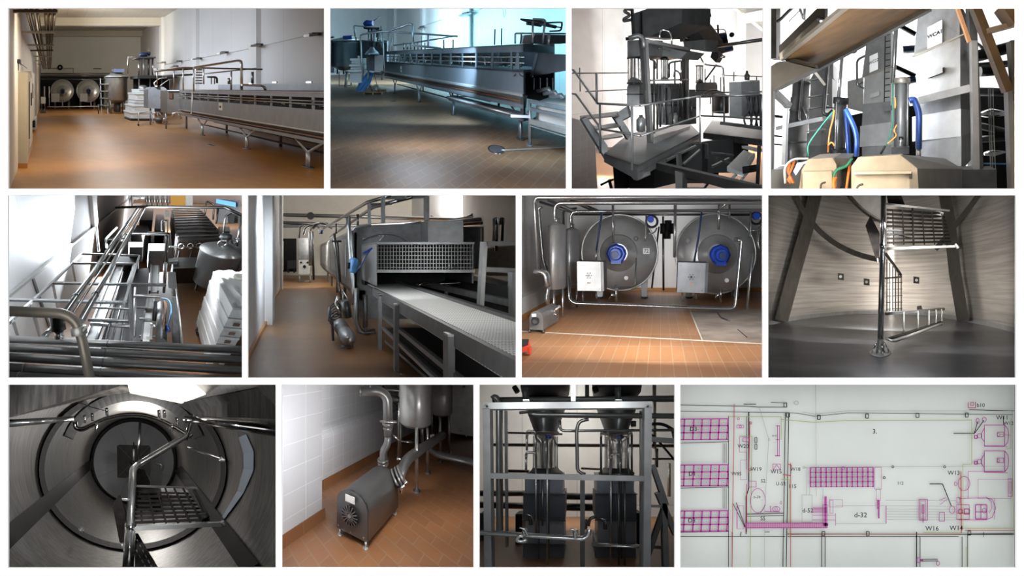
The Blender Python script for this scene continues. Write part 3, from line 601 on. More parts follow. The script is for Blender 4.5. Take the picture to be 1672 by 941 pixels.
# standing tank and filler at the back left
D = 9
t = B.thing('vertical_tank', 'blue-lit round standing tank at the far left', 'tank', B.z(105, 355))
c = B.d(107, 310, D); r = .66
B.part(t, 'shell', 'steel_blue', G().lathe((c.x, c.y, 0), (0, 0, 1), [(.9, .3), (1.1, r*.96), (1.15, r), (2.25, r), (2.3, r+.03)], 28))
B.part(t, 'lid', 'steel_light', G().lathe((c.x, c.y, 0), (0, 0, 1), [(2.3, r+.05), (2.36, r+.05), (2.5, r*.6), (2.55, .2)], 28))
m = B.part(t, 'motor', 'blue', G().tube(B.path(D-.6, (92, 180), (135, 178)), .09, 8)); B.part(m, 'bracket', 'steel_dark', G().tube(B.path(D-.6, (150, 178), (152, 195)), .03, 6))
for du in (-45, -15, 20, 50): B.part(t, 'leg', 'steel_dark', G().tube(B.path(D-.3, (107+du, 300), (107+du, 355)), .04, 6))
t = B.thing('filler_machine', 'filler machine with blue motor at the back, behind the tall tube frame', 'machine', B.z(225, 360))
D = 8.5
B.part(t, 'motor', 'blue', G().tube(B.path(D, (190, 118), (205, 112), (232, 112)), [.10, .16, .13], 10))
B.part(t, 'top_plate', 'steel_dark', G().prism(B.path(D, (185, 130), (265, 132), (262, 140), (188, 138)), (.2, .25, 0)))
B.part(t, 'pipe', 'steel_blue', G().tube(B.path(D, (147, 175), (142, 124), (200, 128)), .035, 6, .05).tube(B.path(D, (235, 100), (268, 78)), .02, 5).tube(B.path(D, (272, 125), (272, 230)), .04, 6))
for i, u in enumerate((212, 225, 238, 252, 262)): B.part(t, 'column', ['pipe', 'steel_dark', 'steel_light', 'steel_dark', 'pipe'][i], G().tube(B.path(D, (u, 138), (u, 225)), .045, 6))
B.part(t, 'hopper', 'paper', G().tube(B.path(D-.3, (243, 180), (243, 200)), .07, 8))
B.part(t, 'body', 'steel_blue_dark', G().prism(B.path(D+.3, (170, 195), (300, 195), (300, 330), (170, 340)), (.2, .3, 0)))
B.one('dark_machine_bank', 'dark tangle of machines at the far left edge of the blue hall', 'machine', 'steel_blue_dark', G().prism(B.path(10, (20, 195), (45, 195), (45, 350), (20, 350)), (.2, .3, 0)).tube(B.path(9.8, (22, 180), (45, 178)), .06, 6))
B.one('tank_rail', 'horizontal rail running in front of the standing tank top', 'rail', 'steel_blue_dark', G().tube(B.path(8.2, (30, 200), (180, 196), (300, 205)), .035, 6))
# head cabinet and tall tube frame
D = 7.2
t = B.thing('control_cabinet', 'blue-grey cabinet with bright door at the conveyor head', 'cabinet', B.d(240, 345, D))
B.part(t, 'body', 'steel_blue_dark', G().prism(B.path(D, (200, 265), (245, 262), (245, 342), (202, 338)), (.3, .35, 0)))
B.part(t, 'door', 'steel_light', G().prism(B.path(D-.05, (240, 263), (282, 265), (280, 338), (240, 345)), (.1, .2, 0)))
B.part(t, 'notice', 'brown', G().prism(B.path(D-.1, (203, 275), (212, 275), (212, 300), (204, 298)), (.01, .01, 0)))
B.part(t, 'dome', 'steel_blue', G().lathe(B.d(228, 262, D), (0, 0, 1), [(0, .28), (.1, .22), (.22, .1), (.3, .08)], 16))
B.part(t, 'leg', 'steel_blue', G().tube(B.path(D, (210, 338), (210, 385)), .03, 6)); B.part(t, 'leg', 'steel_blue', G().tube(B.path(D, (275, 340), (275, 385)), .03, 6))
B.part(t, 'drain_pipe', 'steel_blue_dark', G().tube(B.path(D-.1, (240, 352), (270, 355), (285, 345)), .05, 8, .05))
t = B.thing('tube_gantry', 'tall open tube frame around the conveyor head', 'frame', B.d(183, 370, 6.9))
B.part(t, 'post', 'steel_light', G().tube(B.path(6.9, (183, 372), (172, 170)), .028, 8))
B.part(t, 'post', 'steel_light', G().tube(B.path(6.9, (290, 350), (276, 140)), .028, 8))
B.part(t, 'top_rail', 'steel_blue_dark', G().tube(B.path(6.9, (172, 170), (230, 150), (276, 147)), .025, 8))
# crates, table, pallet on the floor
D = 7.4
def lump(u0, v0, u1, v1, D): a, b = B.d(u0, v1, D), B.d(u1, v0, D); return a, b
for i, (u0, v0, u1, v1) in enumerate(((120, 335, 178, 398), (124, 308, 176, 334), (128, 280, 172, 307))):
    a, b = lump(u0, v0, u1, v1, D)
    g = G().prism([a, B.d(u1, v1, D), b, B.d(u0+3, v0+2, D)], (.35, .4, 0))
    t = B.thing('white_crate', ['lowest of the white wrapped bundles left of the tall tube frame', 'middle white wrapped bundle left of the tall tube frame', 'topmost white wrapped bundle left of the tall tube frame'][i], 'crate', a, 'white bundles in the blue hall')
    B.part(t, 'body', 'white', g); B.part(t, 'rim', 'paper', G().bar(B.d(u0-2, v0+6, D-.02), B.d(u1+2, v0+5, D-.02), .12, .08))
B.one('white_canister', 'small white canister on top of the wrapped bundles', 'canister', 'paper', G().tube(B.path(7.4, (165, 279), (165, 268)), .05, 8))
t = B.thing('work_table', 'small steel table with one thick leg near the white bundles', 'table', B.z(100, 418))
D = B.z(100, 418).y; Dv = 867*1.6/(418-270)
B.part(t, 'top', 'steel_light', G().prism(B.path(Dv, (97, 342), (180, 343), (180, 349), (97, 349)), (.2, .25, 0)))
B.part(t, 'leg', 'steel_light', G().tube(B.path(Dv, (101, 418), (108, 348)), .07, 8)); B.part(t, 'leg', 'steel_dark', G().tube(B.path(Dv, (128, 408), (126, 348)), .03, 6))
B.part(t, 'brace', 'steel_dark', G().tube(B.path(Dv+.2, (70, 412), (70, 345), (95, 345)), .018, 6).tube(B.path(Dv+.2, (70, 412), (130, 410)), .018, 6))
Dv = 867*1.6/(455-270)
t = B.thing('pallet', 'small wooden pallet carrying scrap and blue plastic', 'pallet', B.z(187, 458))
a = B.d(187, 459, Dv); b = B.d(278, 452, Dv); a.z = b.z = 0; up = V((0, 0, 1)); n = (b-a).cross(up).normalized()*-.45
B.part(t, 'deck', 'wood', G().hexa([a+up*.09, b+up*.09, b+n+up*.09, a+n+up*.09, a+up*.12, b+up*.12, b+n+up*.12, a+n+up*.12]))
for k in (.0, .47, .94): q = a+(b-a)*k; e = (b-a)*.06; B.part(t, 'block', 'wood', G().hexa([q, q+e, q+e+n, q+n, q+up*.09, q+e+up*.09, q+e+n+up*.09, q+n+up*.09]))
t = B.thing('scrap_heap', 'heap of pale metal parts piled on the wooden pallet', 'scrap', a+n*.5+up*.12)
for i in range(9):
    q = a+(b-a)*random.uniform(.15, .85)+n*random.uniform(.15, .7)+up*random.uniform(.16, .34)
    B.part(t, 'scrap_piece', random.choice(['steel_light', 'pipe', 'cream']), G().ball(q, random.uniform(.05, .1), 6))
B.part(t, 'pole', 'brown', G().tube(B.path(Dv, (205, 350), (228, 440)), .012, 5)); B.part(t, 'pole', 'brown', G().tube(B.path(Dv, (236, 348), (260, 445)), .012, 5))
B.one('plastic_sheet', 'folded blue plastic sheet leaning over the pallet', 'sheet', 'blue_pale', G().prism(B.path(Dv-.05, (160, 440), (178, 395), (220, 347), (236, 350), (222, 398), (190, 440)), (-.06, .12, .01)).tube(B.path(Dv-.1, (165, 440), (222, 352)), .03, 6).tube(B.path(Dv-.1, (188, 438), (230, 365)), .025, 6))
# drain and hose
p = B.z(826, 718)
t = B.thing('floor_drain', 'oval chrome floor drain with a dark grate at the hose end', 'drain', p)
B.part(t, 'rim', 'chrome', G().cyl(p, (0, 0, 1), .006, .15, 24)); B.part(t, 'grate', 'steel_blue_dark', G().cyl(p+V((0, 0, .006)), (0, 0, 1), .006, .12, 20))
B.one('floor_hose', 'pale hose line running from the drain to the right edge', 'hose', 'steel_light', G().tube([B.z(u, v, .012) for u, v in ((850, 722), (900, 720), (980, 716), (1060, 713), (1165, 708))], .012, 6))
B.one('floor_drain_cover', 'small far floor drain beyond the conveyor legs', 'drain', 'steel_blue_dark', G().cyl(B.z(330, 485), (0, 0, 1), .008, .1, 16))
p = B.x(1120, 65, 4.7); B.strip(p, p+V((0, 3, 0)), (1, 0, .1), .5, 150, (.3, .76, 1), 150)
p = B.x(640, 70, 4.7); B.strip(p, p+V((0, 6, 0)), (1, 0, .1), .6, 420, (.32, .78, 1), 150)
B.L(330, 60, 9.5, 250, 120, 14, 1, 900, (.55, .82, 1), 130)
B.L(420, 60, 3.0, 560, 560, 3.2, 1.2, 34, (.8, .88, 1))
B.L(560, 60, 4.0, 640, 420, 4.6, 1.2, 60, (.5, .75, 1), 140)
B.L(160, 60, 5.5, 200, 380, 8, 1, 40, (.6, .82, 1))
B.L(1000, 330, 2.6, 1080, 520, 2.8, .5, 14, (.6, .85, 1))
# ================================================================== bay 3: the filling platform with railings
VIEW[0] = ', third top view'; B = Bay(RECTS[0][2], 925, 0, 2.939, 484, 400, 992, 1.7, 2.3, yaw=-37.05)
tiles('wall_tile_grey', (.42, .42, .42), (.5, .5, .5), .25, .25, .008, .4, .05, 0, .1)
tiles('panel_grey', (.50, .50, .495), (.3, .3, .3), 1.9, 9, .012, .55, .0, 0, .3, .5)
mat('floor_lit', (.62, .32, .15), .5, 0, .05)
D_ = lambda d, *uv: B.path(d, *uv)
back = 14.0
def wallq(name, m, d, uv, d2=None):
    ds = d if isinstance(d, (list, tuple)) else [d]*4
    return B.struct(name, m, G().quad(*[B.d(u, v, q) for (u, v), q in zip(uv, ds)]))
wallq('wall_left', 'panel_grey', (11, 14, 14, 11), ((10, 710), (300, 705), (300, 20), (10, 20)))
wallq('wall_left', 'wall_tile_grey', (7.5, 8.2, 8.2, 7.5), ((10, 930), (150, 930), (132, 600), (10, 560)))
wallq('wall_back', 'wall_white', (14, 15, 15, 14), ((255, 760), (980, 760), (980, 20), (255, 20)))
wallq('floor', 'floor_lit', (8.4, 8.4, 14.2, 14.2), ((100, 920), (960, 920), (990, 690), (60, 690)))
B.struct('trim_1', 'panel_grey', G().prism(D_(13.6, (262, 20), (300, 20), (300, 560), (272, 560)), (.3, .3, 0)))
B.struct('trim_1', 'wall_white', G().prism(D_(13.6, (820, 20), (842, 20), (835, 440), (815, 440)), (.2, .3, 0)))
B.struct('ceiling_beam', 'wall_white', G().prism(D_(13.3, (835, 70), (960, 45), (960, 95), (838, 110)), (.2, .3, 0)))
B.struct('ceiling_beam', 'cream', G().prism(D_(13.2, (885, 108), (900, 105), (950, 145), (950, 160)), (.2, .3, 0)))
B.struct('ceiling_beam', 'cream', G().prism(D_(13.2, (785, 30), (800, 25), (840, 62), (835, 72)), (.2, .3, 0)))
B.partitions('partition', 7)
# platform
t = B.thing('platform', 'grey raised walkway platform with stepped steel edge', 'platform', B.z(340, 780))
A, Bq, C, Dq = B.z(180, 738), B.z(342, 792), B.z(640, 640), B.z(590, 590)
E = B.z(300, 640)
B.part(t, 'deck', 'steel_mid', G().prism([A, Bq, C, Dq, E], (0, 0, -.04)))
for i, (z0, z1) in enumerate(((-.05, -.16), (-.17, -.30))):
    B.part(t, 'edge_panel', 'steel', G().hexa([Bq+V((0, 0, z1)), C+V((0, 0, z1)), C+V((-.1, 0, z1)), Bq+V((-.1, 0, z1)), Bq+V((0, 0, z0)), C+V((0, 0, z0)), C+V((-.1, 0, z0)), Bq+V((-.1, 0, z0))]))
B.part(t, 'end_beam', 'steel_mid', G().hexa([A+V((0, 0, -.2)), Bq+V((0, 0, -.32)), Bq+V((-.05, .1, -.32)), A+V((-.05, .1, -.2)), A, Bq, Bq+V((-.05, .1, 0)), A+V((-.05, .1, 0))]))
B.part(t, 'toe_plate', 'steel_light', G().prism([B.z(418, 690), B.z(592, 618), B.z(592, 618)+V((0, 0, .1)), B.z(418, 690)+V((0, 0, .18))], (-.04, 0, 0)))
t = B.thing('side_walkway', 'dark walkway joining the platform from the right', 'platform', B.z(700, 640))
q = [B.z(655, 638), B.z(960, 672), B.z(960, 610), B.z(700, 575)]
B.part(t, 'deck', 'steel_mid', G().prism(q, (0, 0, -.04)))
B.part(t, 'edge_beam', 'steel_dark', G().hexa([q[0]+V((0, 0, -.2)), q[1]+V((0, 0, -.2)), q[1]+V((0, .1, -.2)), q[0]+V((0, .1, -.2)), q[0], q[1], q[1]+V((0, .1, 0)), q[0]+V((0, .1, 0))]))
B.part(t, 'toe_board', 'steel_dark', G().prism(D_(5.4, (735, 598), (960, 628), (960, 612), (738, 585)), (0, .05, 0)))
B.part(t, 'support_leg', 'steel_dark', G().bar(B.d(925, 700, 4.8), B.d(915, 920, 4.8), .07)); B.part(t, 'support_leg', 'steel_dark', G().bar(B.d(672, 690, 4.6), B.d(672, 760, 4.6), .06))
# railings: three rails and posts, each railing one thing
def rail(label, d0, d1, tops, mids, posts, r=.026, m='steel'):
    t = B.thing('railing', label, 'railing', B.d(posts[0][0], posts[0][2], d0), 'platform railings')
    n = len(tops)-1
    for nm, pts in (('top_rail', tops), ('middle_rail', mids)):
        if pts: B.part(t, nm, m, G().tube([B.d(u, v, d0+(d1-d0)*i/max(1, len(pts)-1)) for i, (u, v) in enumerate(pts)], r, 8))
    for u, v0, v1, d in posts: B.part(t, 'post', m, G().tube(B.path(d, (u, v0), (u+2, v1)), r*1.05, 8))
    return t
rail('front railing along the stepped steel edge of the platform', 4.2, 6.0, ((352, 507), (650, 460)), ((356, 652), (645, 556)), ((640, 462, 690, 5.9), (313, 507, 815, 4.25)))
rail('left railing at the stair end of the platform', 5.0, 4.2, ((148, 497), (352, 507)), ((165, 620), (356, 652)), ((160, 497, 735, 4.9), (143, 350, 497, 4.95)))
rail('sloping upper stair railing at the left wall', 6.2, 5.0, ((26, 335), (35, 338), (150, 498)), ((26, 450), (45, 453), (165, 618)), ((36, 338, 350, 6.1),))
rail('horizontal far railing against the left panelled wall', 7, 7.4, ((26, 352), (295, 350)), ((90, 440), (290, 430)), ((64, 325, 440, 7.2),), .02)
rail('dark right railing over the side walkway', 6.0, 5.0, ((650, 460), (960, 458)), ((645, 556), (760, 560), (960, 575)), ((755, 460, 600, 5.8), (930, 450, 600, 5.2)), .026, 'steel_dark')
rail('second dark rail behind the right railing', 6.6, 5.6, ((700, 445), (960, 440)), ((700, 540), (755, 535)), ((700, 445, 560, 6.6),), .022, 'steel_dark')
# stair
t = B.thing('stair', 'steel stair with open treads between wall and platform', 'stair', B.d(170, 760, 5))
B.part(t, 'stringer', 'steel_mid', G().prism(D_(5.1, (62, 572), (85, 560), (186, 700), (182, 768)), (.06, .03, 0)))
B.part(t, 'stringer', 'steel_dark', G().prism(D_(6.0, (215, 560), (240, 545), (300, 640), (285, 670)), (.06, .03, 0)))
for i, (v, u0, u1) in enumerate(((560, 68, 255), (612, 125, 262), (660, 145, 270))):
    B.part(t, 'tread', 'steel', G().prism([B.d(u0, v+10, 5.1), B.d(u1, v-8, 6.0), B.d(u1-8, v-26, 6.2), B.d(u0-4, v-4, 5.3)], (0, 0, -.04)))
B.part(t, 'guard', 'steel_dark', G().prism(D_(6.1, (232, 548), (290, 510), (300, 560), (262, 580)), (.05, .05, 0)))
# main machine frame
t = B.thing('filling_stand', 'bright open steel frame carrying the hoppers', 'frame', B.d(400, 690, 6))
B.part(t, 'post', 'steel_light', G().bar(B.d(378, 195, 6), B.d(405, 690, 6), .12)); B.part(t, 'post', 'steel_mid', G().bar(B.d(360, 180, 6.05), B.d(402, 690, 6.05), .12))
B.part(t, 'post', 'steel_light', G().bar(B.d(583, 240, 7), B.d(583, 570, 7), .06)); B.part(t, 'post', 'steel_dark', G().bar(B.d(567, 240, 7.1), B.d(567, 570, 7.1), .15))
B.part(t, 'top_beam', 'steel_light', G().bar(B.d(378, 195, 6), B.d(590, 238, 7), .10)); B.part(t, 'top_beam', 'pipe', G().bar(B.d(438, 232, 6.2), B.d(530, 250, 6.7), .04))
B.part(t, 'middle_beam', 'steel_light', G().bar(B.d(400, 386, 6), B.d(588, 382, 7), .055))
B.part(t, 'loop', 'steel_mid', G().tube(D_(5.95, (300, 185), (345, 170), (368, 185), (372, 230)), .08, 8, .2))
t = B.thing('hopper', 'large dark hopper box at the top left of the frame', 'hopper', B.d(430, 190, 6.2))
B.part(t, 'body', 'steel_dark', G().prism(D_(6.2, (320, 65), (450, 20), (555, 20), (552, 110), (400, 175), (318, 178)), (.5, .9, 0)))
B.part(t, 'side_handle', 'steel_dark', G().tube(D_(6.1, (318, 48), (290, 42), (275, 55), (310, 72), (275, 92), (275, 102), (310, 95)), .045, 8, .15))
B.part(t, 'edge', 'black', G().bar(B.d(360, 60, 6.18), B.d(362, 165, 6.18), .04)); B.part(t, 'side_post', 'steel_dark', G().bar(B.d(315, 45, 6.1), B.d(322, 185, 6.1), .07))
B.part(t, 'cone', 'steel_mid', G().prism(D_(6.3, (292, 195), (365, 190), (362, 265), (292, 282)), (.4, .5, 0)))
B.part(t, 'foot', 'black', G().tube(D_(6.1, (285, 187), (320, 184)), .05, 8))
B.part(t, 'sheet_funnel', 'steel_mid', G().prism(D_(6.5, (385, 215), (580, 250), (545, 285), (470, 270), (400, 285)), (.3, .6, 0)))
t = B.thing('hopper', 'second dark hopper right of the large one', 'hopper', B.d(600, 240, 7.2))
B.part(t, 'body', 'steel_dark', G().prism(D_(7.2, (555, 60), (600, 110), (655, 185), (668, 240), (590, 225), (550, 195)), (.4, .8, 0)))
B.part(t, 'skirt', 'steel_mid', G().prism(D_(7.0, (560, 200), (665, 190), (668, 248), (565, 232)), (.3, .4, 0)))
B.part(t, 'lip', 'chrome', G().bar(B.d(570, 180, 6.9), B.d(600, 190, 6.9), .03)); B.part(t, 'column', 'steel_dark', G().bar(B.d(552, 20, 6.8), B.d(556, 200, 6.8), .12))
B.part(t, 'flap', 'black', G().prism(D_(6.7, (455, 130), (540, 110), (545, 135), (490, 160)), (.2, .3, 0)))
for i, (d, uv, r, lab) in enumerate(((6.4, ((455, 95), (500, 90), (545, 70)), .12, 'black cable motor inside the large hopper'), (7.2, ((600, 90), (640, 75)), .14, 'black drum motor at the top of the second hopper'), (7.1, ((660, 75), (685, 72)), .1, 'round black motor end right of the second hopper'))):
    t = B.thing('motor', lab, 'motor', B.d(*uv[0], d), 'black motors on the hoppers'); B.part(t, 'body', 'black', G().tube(D_(d, *uv), r, 10)); B.part(t, 'end_cap', 'dark', G().tube(D_(d-.05, uv[-1], (uv[-1][0]+6, uv[-1][1]-2)), r*.8, 10))
t = B.thing('cable_loop', 'hanging loop of pale cable below the column of the second hopper', 'cable', B.d(562, 100, 6.6)); B.part(t, 'loop', 'steel_light', G().ring(B.d(563, 72, 6.6), (.6, -1, 0), .13, .02, 20, 5)); B.part(t, 'loop', 'steel_light', G().ring(B.d(661, 118, 7), (.6, -1, 0), .12, .03, 20, 5))
# blue motor group
t = B.thing('motor_group', 'blue and black motor group with gauge in front of the white wall', 'motor', B.d(740, 250, 8))
B.part(t, 'motor', 'blue_dark', G().tube(D_(8, (722, 182), (765, 175)), .16, 10)); B.part(t, 'motor', 'black', G().tube(D_(7.9, (690, 220), (770, 195)), .12, 10))
B.part(t, 'gearbox', 'blue', G().tube(D_(7.8, (735, 205), (738, 240)), .10, 8)); B.part(t, 'lower_motor', 'blue_dark', G().tube(D_(7.8, (735, 245), (795, 230)), .12, 10))
B.part(t, 'gauge', 'black', G().cyl(B.d(792, 168, 7.8), (.6, -1, 0), .06, .09, 14)); B.part(t, 'rod', 'dark', G().tube(D_(8, (726, 120), (728, 165)), .04, 6))
B.part(t, 'wire', 'steel_mid', G().tube(D_(8.1, (660, 152), (735, 140), (762, 142), (768, 180)), .02, 6, .1)); B.part(t, 'bracket', 'steel_dark', G().prism(D_(8, (700, 240), (725, 235), (730, 275), (715, 300), (690, 275)), (.1, .2, 0)))
B.part(t, 'nose', 'chrome', G().tube(D_(7.7, (740, 268), (760, 275)), .06, 8))
B.one('overhead_pipe', 'thick dark pipe running right from the hoppers to the frame edge', 'pipe', 'pipe_dark', G().tube([B.d(660, 232, 7.4), B.d(960, 187, 6.4)], .06, 10))
B.one('wall_brace', 'dark diagonal brace under the blue motor group', 'brace', 'steel_dark', G().bar(B.d(665, 385, 7.8), B.d(720, 310, 7.8), .06))
# glass tubes
for i, (u0, u1, v0, v1, d) in enumerate(((293, 368, 285, 395, 6.4), (452, 490, 290, 380, 6.6), (620, 656, 320, 392, 8))):
    t = B.thing('sight_glass', ['large clear sight glass below the left hopper', 'middle clear sight glass inside the frame', 'right clear sight glass behind the frame'][i], 'glass', B.d((u0+u1)/2, v1, d), 'sight glasses of the filler')
    c = B.d((u0+u1)/2, v1, d); r = (u1-u0)/2*d/992; hh = (v1-v0)*d/992
    B.part(t, 'tube', 'glass', G().lathe(c, (0, 0, 1), [(0, r), (hh, r)], 20, False)); B.part(t, 'collar', 'steel_dark', G().cyl(c+V((0, 0, hh)), (0, 0, 1), .05, r*1.08, 20)); B.part(t, 'collar', 'steel_dark', G().cyl(c-V((0, 0, .06)), (0, 0, 1), .06, r*1.08, 20))
    for a in (0, 1.5, 3, 4.5): B.part(t, 'tie_rod', 'steel', G().tube([c+V((r*math.cos(a), r*math.sin(a), 0)), c+V((r*math.cos(a), r*math.sin(a), hh))], .012, 5))
# towers
for i, (u0, u1, v0, v1, d, m) in enumerate(((290, 350, 400, 500, 6.6, 'steel'), (430, 500, 400, 600, 6.9, 'steel_mid'), (620, 660, 395, 470, 8.2, 'steel'), (505, 545, 430, 600, 7.0, 'steel_mid'))):
    t = B.thing('filling_tower', ['pale square tower under the left sight glass', 'grey tower in the middle of the frame', 'round pale tower under the right sight glass', 'narrow grey tower behind the vertical pipes'][i], 'tower', B.d(u0, v1, d), 'filling towers on the platform')
    a, b = B.d(u0, v1, d), B.d(u1, v0, d); w = (b-a); w.z = 0; hh = b.z-a.z
    B.part(t, 'body', m, G().prism([a, a+w, a+w+V((0, 0, hh*.8)), a+w*.85+V((0, 0, hh)), a+w*.15+V((0, 0, hh)), a+V((0, 0, hh*.8))], (.35, .5, 0)))
    B.part(t, 'band', 'steel_dark', G().prism([a+V((-.01, -.02, hh*.45)), a+w+V((.01, -.02, hh*.45)), a+w+V((.01, -.02, hh*.5)), a+V((-.01, -.02, hh*.5))], (.35, .5, 0)))
for i, (u0, v0, u1, v1, d) in enumerate(((335, 560, 380, 630, 5.8), (490, 540, 540, 600, 6.8))):
    a = B.d(u0, v1, d); t = B.thing('milk_can', ['grey round can standing behind the left railing', 'bright round valve body between the vertical pipes'][i], 'can', a)
    r = (u1-u0)/2*d/992; c = B.d((u0+u1)/2, v1, d); hh = (v1-v0)*d/992
    B.part(t, 'body', 'steel_light' if i else 'steel', G().lathe(c, (0, 0, 1), [(0, r*.8), (.03, r), (hh*.8, r), (hh, r*.5)], 16)); B.part(t, 'cap', 'steel_dark', G().cyl(c+V((0, 0, hh)), (0, 0, 1), .05, r*.4, 10))
# vertical pipes inside the frame
VP = ((420, 290, 640, .03, 'pipe_dark'), (436, 400, 620, .026, 'pipe_dark'), (450, 410, 610, .03, 'steel_dark'), (468, 400, 590, .02, 'pipe'), (495, 300, 370, .02, 'pipe_dark'), (510, 400, 600, .03, 'pipe_dark'), (520, 300, 400, .025, 'pipe_dark'), (535, 400, 590, .025, 'steel_dark'), (550, 290, 380, .02, 'pipe'), (555, 400, 570, .03, 'pipe_dark'), (600, 480, 560, .03, 'pipe_dark'), (435, 285, 380, .025, 'pipe'), (545, 395, 560, .02, 'pipe_dark'), (480, 420, 600, .022, 'pipe_dark'))
for i, (u, v0, v1, r, m) in enumerate(VP):
    B.one('riser_pipe', f'{"dark" if "dark" in m else "bright"} riser pipe, {["first", "second", "third", "fourth", "fifth", "sixth", "seventh", "eighth", "ninth", "tenth", "eleventh", "twelfth", "thirteenth", "last"][sorted(q[0] for q in VP).index(u)]} from the left inside the filler frame', 'pipe', m, G().tube(D_(6.5+i*.03, (u, v0), (u, v1)), r*1.15, 8), 'riser pipes in the filler frame')
for i, (d, uv, lab) in enumerate(((6.4, ((400, 285), (425, 292), (428, 330)), 'small hooked pipe at the frame top left'), (6.5, ((490, 375), (492, 300), (550, 292)), 'angled pipe in the frame centre'), (6.6, ((515, 370), (520, 335), (545, 350), (548, 390)), 'swan neck pipe in the frame right half'), (7, ((585, 258), (640, 268), (660, 310), (752, 320), (756, 440)), 'bright pipe stepping down behind the frame to the right'), (6.1, ((445, 190), (450, 140), (500, 152), (505, 212)), 'bright hoop pipe on the frame top'), (7.6, ((660, 450), (705, 430), (740, 440)), 'low pipe behind the railing corner'))):
    B.one('bent_pipe', lab, 'pipe', 'chrome' if i in (3, 4) else 'pipe_dark', G().tube(D_(d, *uv), .03, 8, .12), 'bent pipes of the filler')
for i, (u, v0, v1) in enumerate(((690, 380, 500), (708, 360, 470), (740, 370, 440), (803, 345, 390), (912, 365, 440), (665, 330, 430))): B.one('thin_post', 'slim upright pipe against the bright wall, ' + ['left of the low tank', 'behind the low tank', 'left of the grey cabinet', 'just above the grey cabinet', 'right of the grey cabinet', 'nearest the right sight glass'][i], 'post', 'steel_mid', G().tube(D_(8.5, (u, v0), (u, v1)), .025, 6), 'slim posts at the bright wall')
B.one('pipe_run', 'horizontal slim pipe run against the bright wall', 'pipe', 'steel_mid', G().tube(D_(9, (710, 352), (760, 362), (940, 368)), .025, 6))
t = B.thing('low_tank', 'low round tank behind the railing corner', 'tank', B.d(735, 540, 7.5))
c = B.d(738, 540, 7.5); B.part(t, 'body', 'steel_dark', G().lathe(c, (0, 0, 1), [(0, .3), (.6, .3), (.7, .15)], 18)); B.part(t, 'lid', 'black', G().cyl(c+V((0, 0, .7)), (0, 0, 1), .06, .1, 10))
t = B.thing('grey_cabinet', 'grey cabinet with pale side standing on the side walkway', 'cabinet', B.d(830, 560, 6))
B.part(t, 'body', 'steel_mid', G().prism(D_(6, (780, 395), (838, 392), (842, 560), (782, 562)), (.4, .4, 0))); B.part(t, 'side', 'steel_light', G().prism(D_(6.05, (838, 392), (880, 385), (882, 560), (842, 562)), (.2, .3, 0)))
B.part(t, 'bottle', 'steel_dark', G().lathe(B.d(866, 385, 6.2), (0, 0, 1), [(0, .07), (.15, .08), (.2, .04), (.28, .03)], 12))
for i, (u, b) in enumerate(((865, 18), (880, -14), (893, 12), (905, -10), (918, 10), (930, -6), (940, 5))): B.one('black_hose', ['first', 'second', 'third', 'fourth', 'fifth', 'sixth', 'last'][i]+' black hose hanging right of the grey cabinet', 'hose', 'rubber', G().tube(D_(5.8+i*.03, (u, 462), (u+b, 520), (u-b, 570), (u, 612)), .03, 6, .25), 'black hoses at the right edge')
# below the platform
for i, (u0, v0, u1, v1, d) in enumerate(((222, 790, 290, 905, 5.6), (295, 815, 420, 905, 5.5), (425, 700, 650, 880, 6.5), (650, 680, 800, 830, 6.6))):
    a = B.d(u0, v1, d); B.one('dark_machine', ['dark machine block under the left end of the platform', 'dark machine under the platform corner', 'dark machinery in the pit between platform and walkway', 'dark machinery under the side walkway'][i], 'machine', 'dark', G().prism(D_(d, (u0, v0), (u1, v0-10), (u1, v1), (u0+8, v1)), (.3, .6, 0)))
B.one('bent_pipe', 'bent pipe hanging under the platform corner', 'pipe', 'steel', G().tube(D_(4.5, (318, 800), (322, 865), (400, 830)), .045, 8, .15))
B.one('valve_lever', 'black lever valve before the orange floor patch', 'valve', 'black', G().tube(D_(5.4, (165, 888), (205, 868), (225, 862)), .03, 6).tube(D_(5.4, (205, 862), (215, 905)), .04, 6))
t = B.thing('beam_gantry', 'grey beam frame in the bottom right foreground', 'frame', B.d(560, 900, 2.9))
B.part(t, 'beam', 'steel_dark', G().prism([B.d(430, 782, 3.1), B.d(960, 905, 2.6), B.d(960, 960, 2.6), B.d(430, 815, 3.1)], (.05, .08, 0)))
B.part(t, 'post', 'steel_mid', G().prism(D_(2.95, (520, 820), (556, 830), (556, 920), (524, 920)), (.05, .05, 0)))
B.part(t, 'slot_frame', 'steel_dark', G().tube(D_(3.0, (560, 850), (680, 880), (660, 905), (560, 905), (560, 850)), .015, 6)); B.part(t, 'end_post', 'steel', G().prism(D_(3.3, (525, 740), (535, 735), (538, 800), (528, 800)), (.04, .04, 0)))
t = B.thing('pit_conveyor', 'pale conveyor trough in the pit at the lower right', 'conveyor', B.d(820, 860, 4.6))
B.part(t, 'trough', 'steel_light', G().prism([B.d(770, 800, 4.5), B.d(850, 830, 4.4), B.d(905, 740, 5.6), B.d(850, 720, 5.7)], (0, 0, -.1)))
B.part(t, 'rail', 'chrome', G().tube([B.d(785, 870, 4.2), B.d(900, 740, 5.5)], .03, 8)); B.part(t, 'rail', 'chrome', G().tube([B.d(825, 880, 4.2), B.d(885, 810, 4.7)], .025, 8))
B.part(t, 'block', 'black', G().prism(D_(4.3, (843, 800), (878, 795), (878, 830), (845, 835)), (.1, .15, 0))); B.part(t, 'end_plate', 'steel_light', G().prism(D_(5.2, (840, 700), (915, 715), (915, 730), (842, 712)), (.1, .1, 0)))
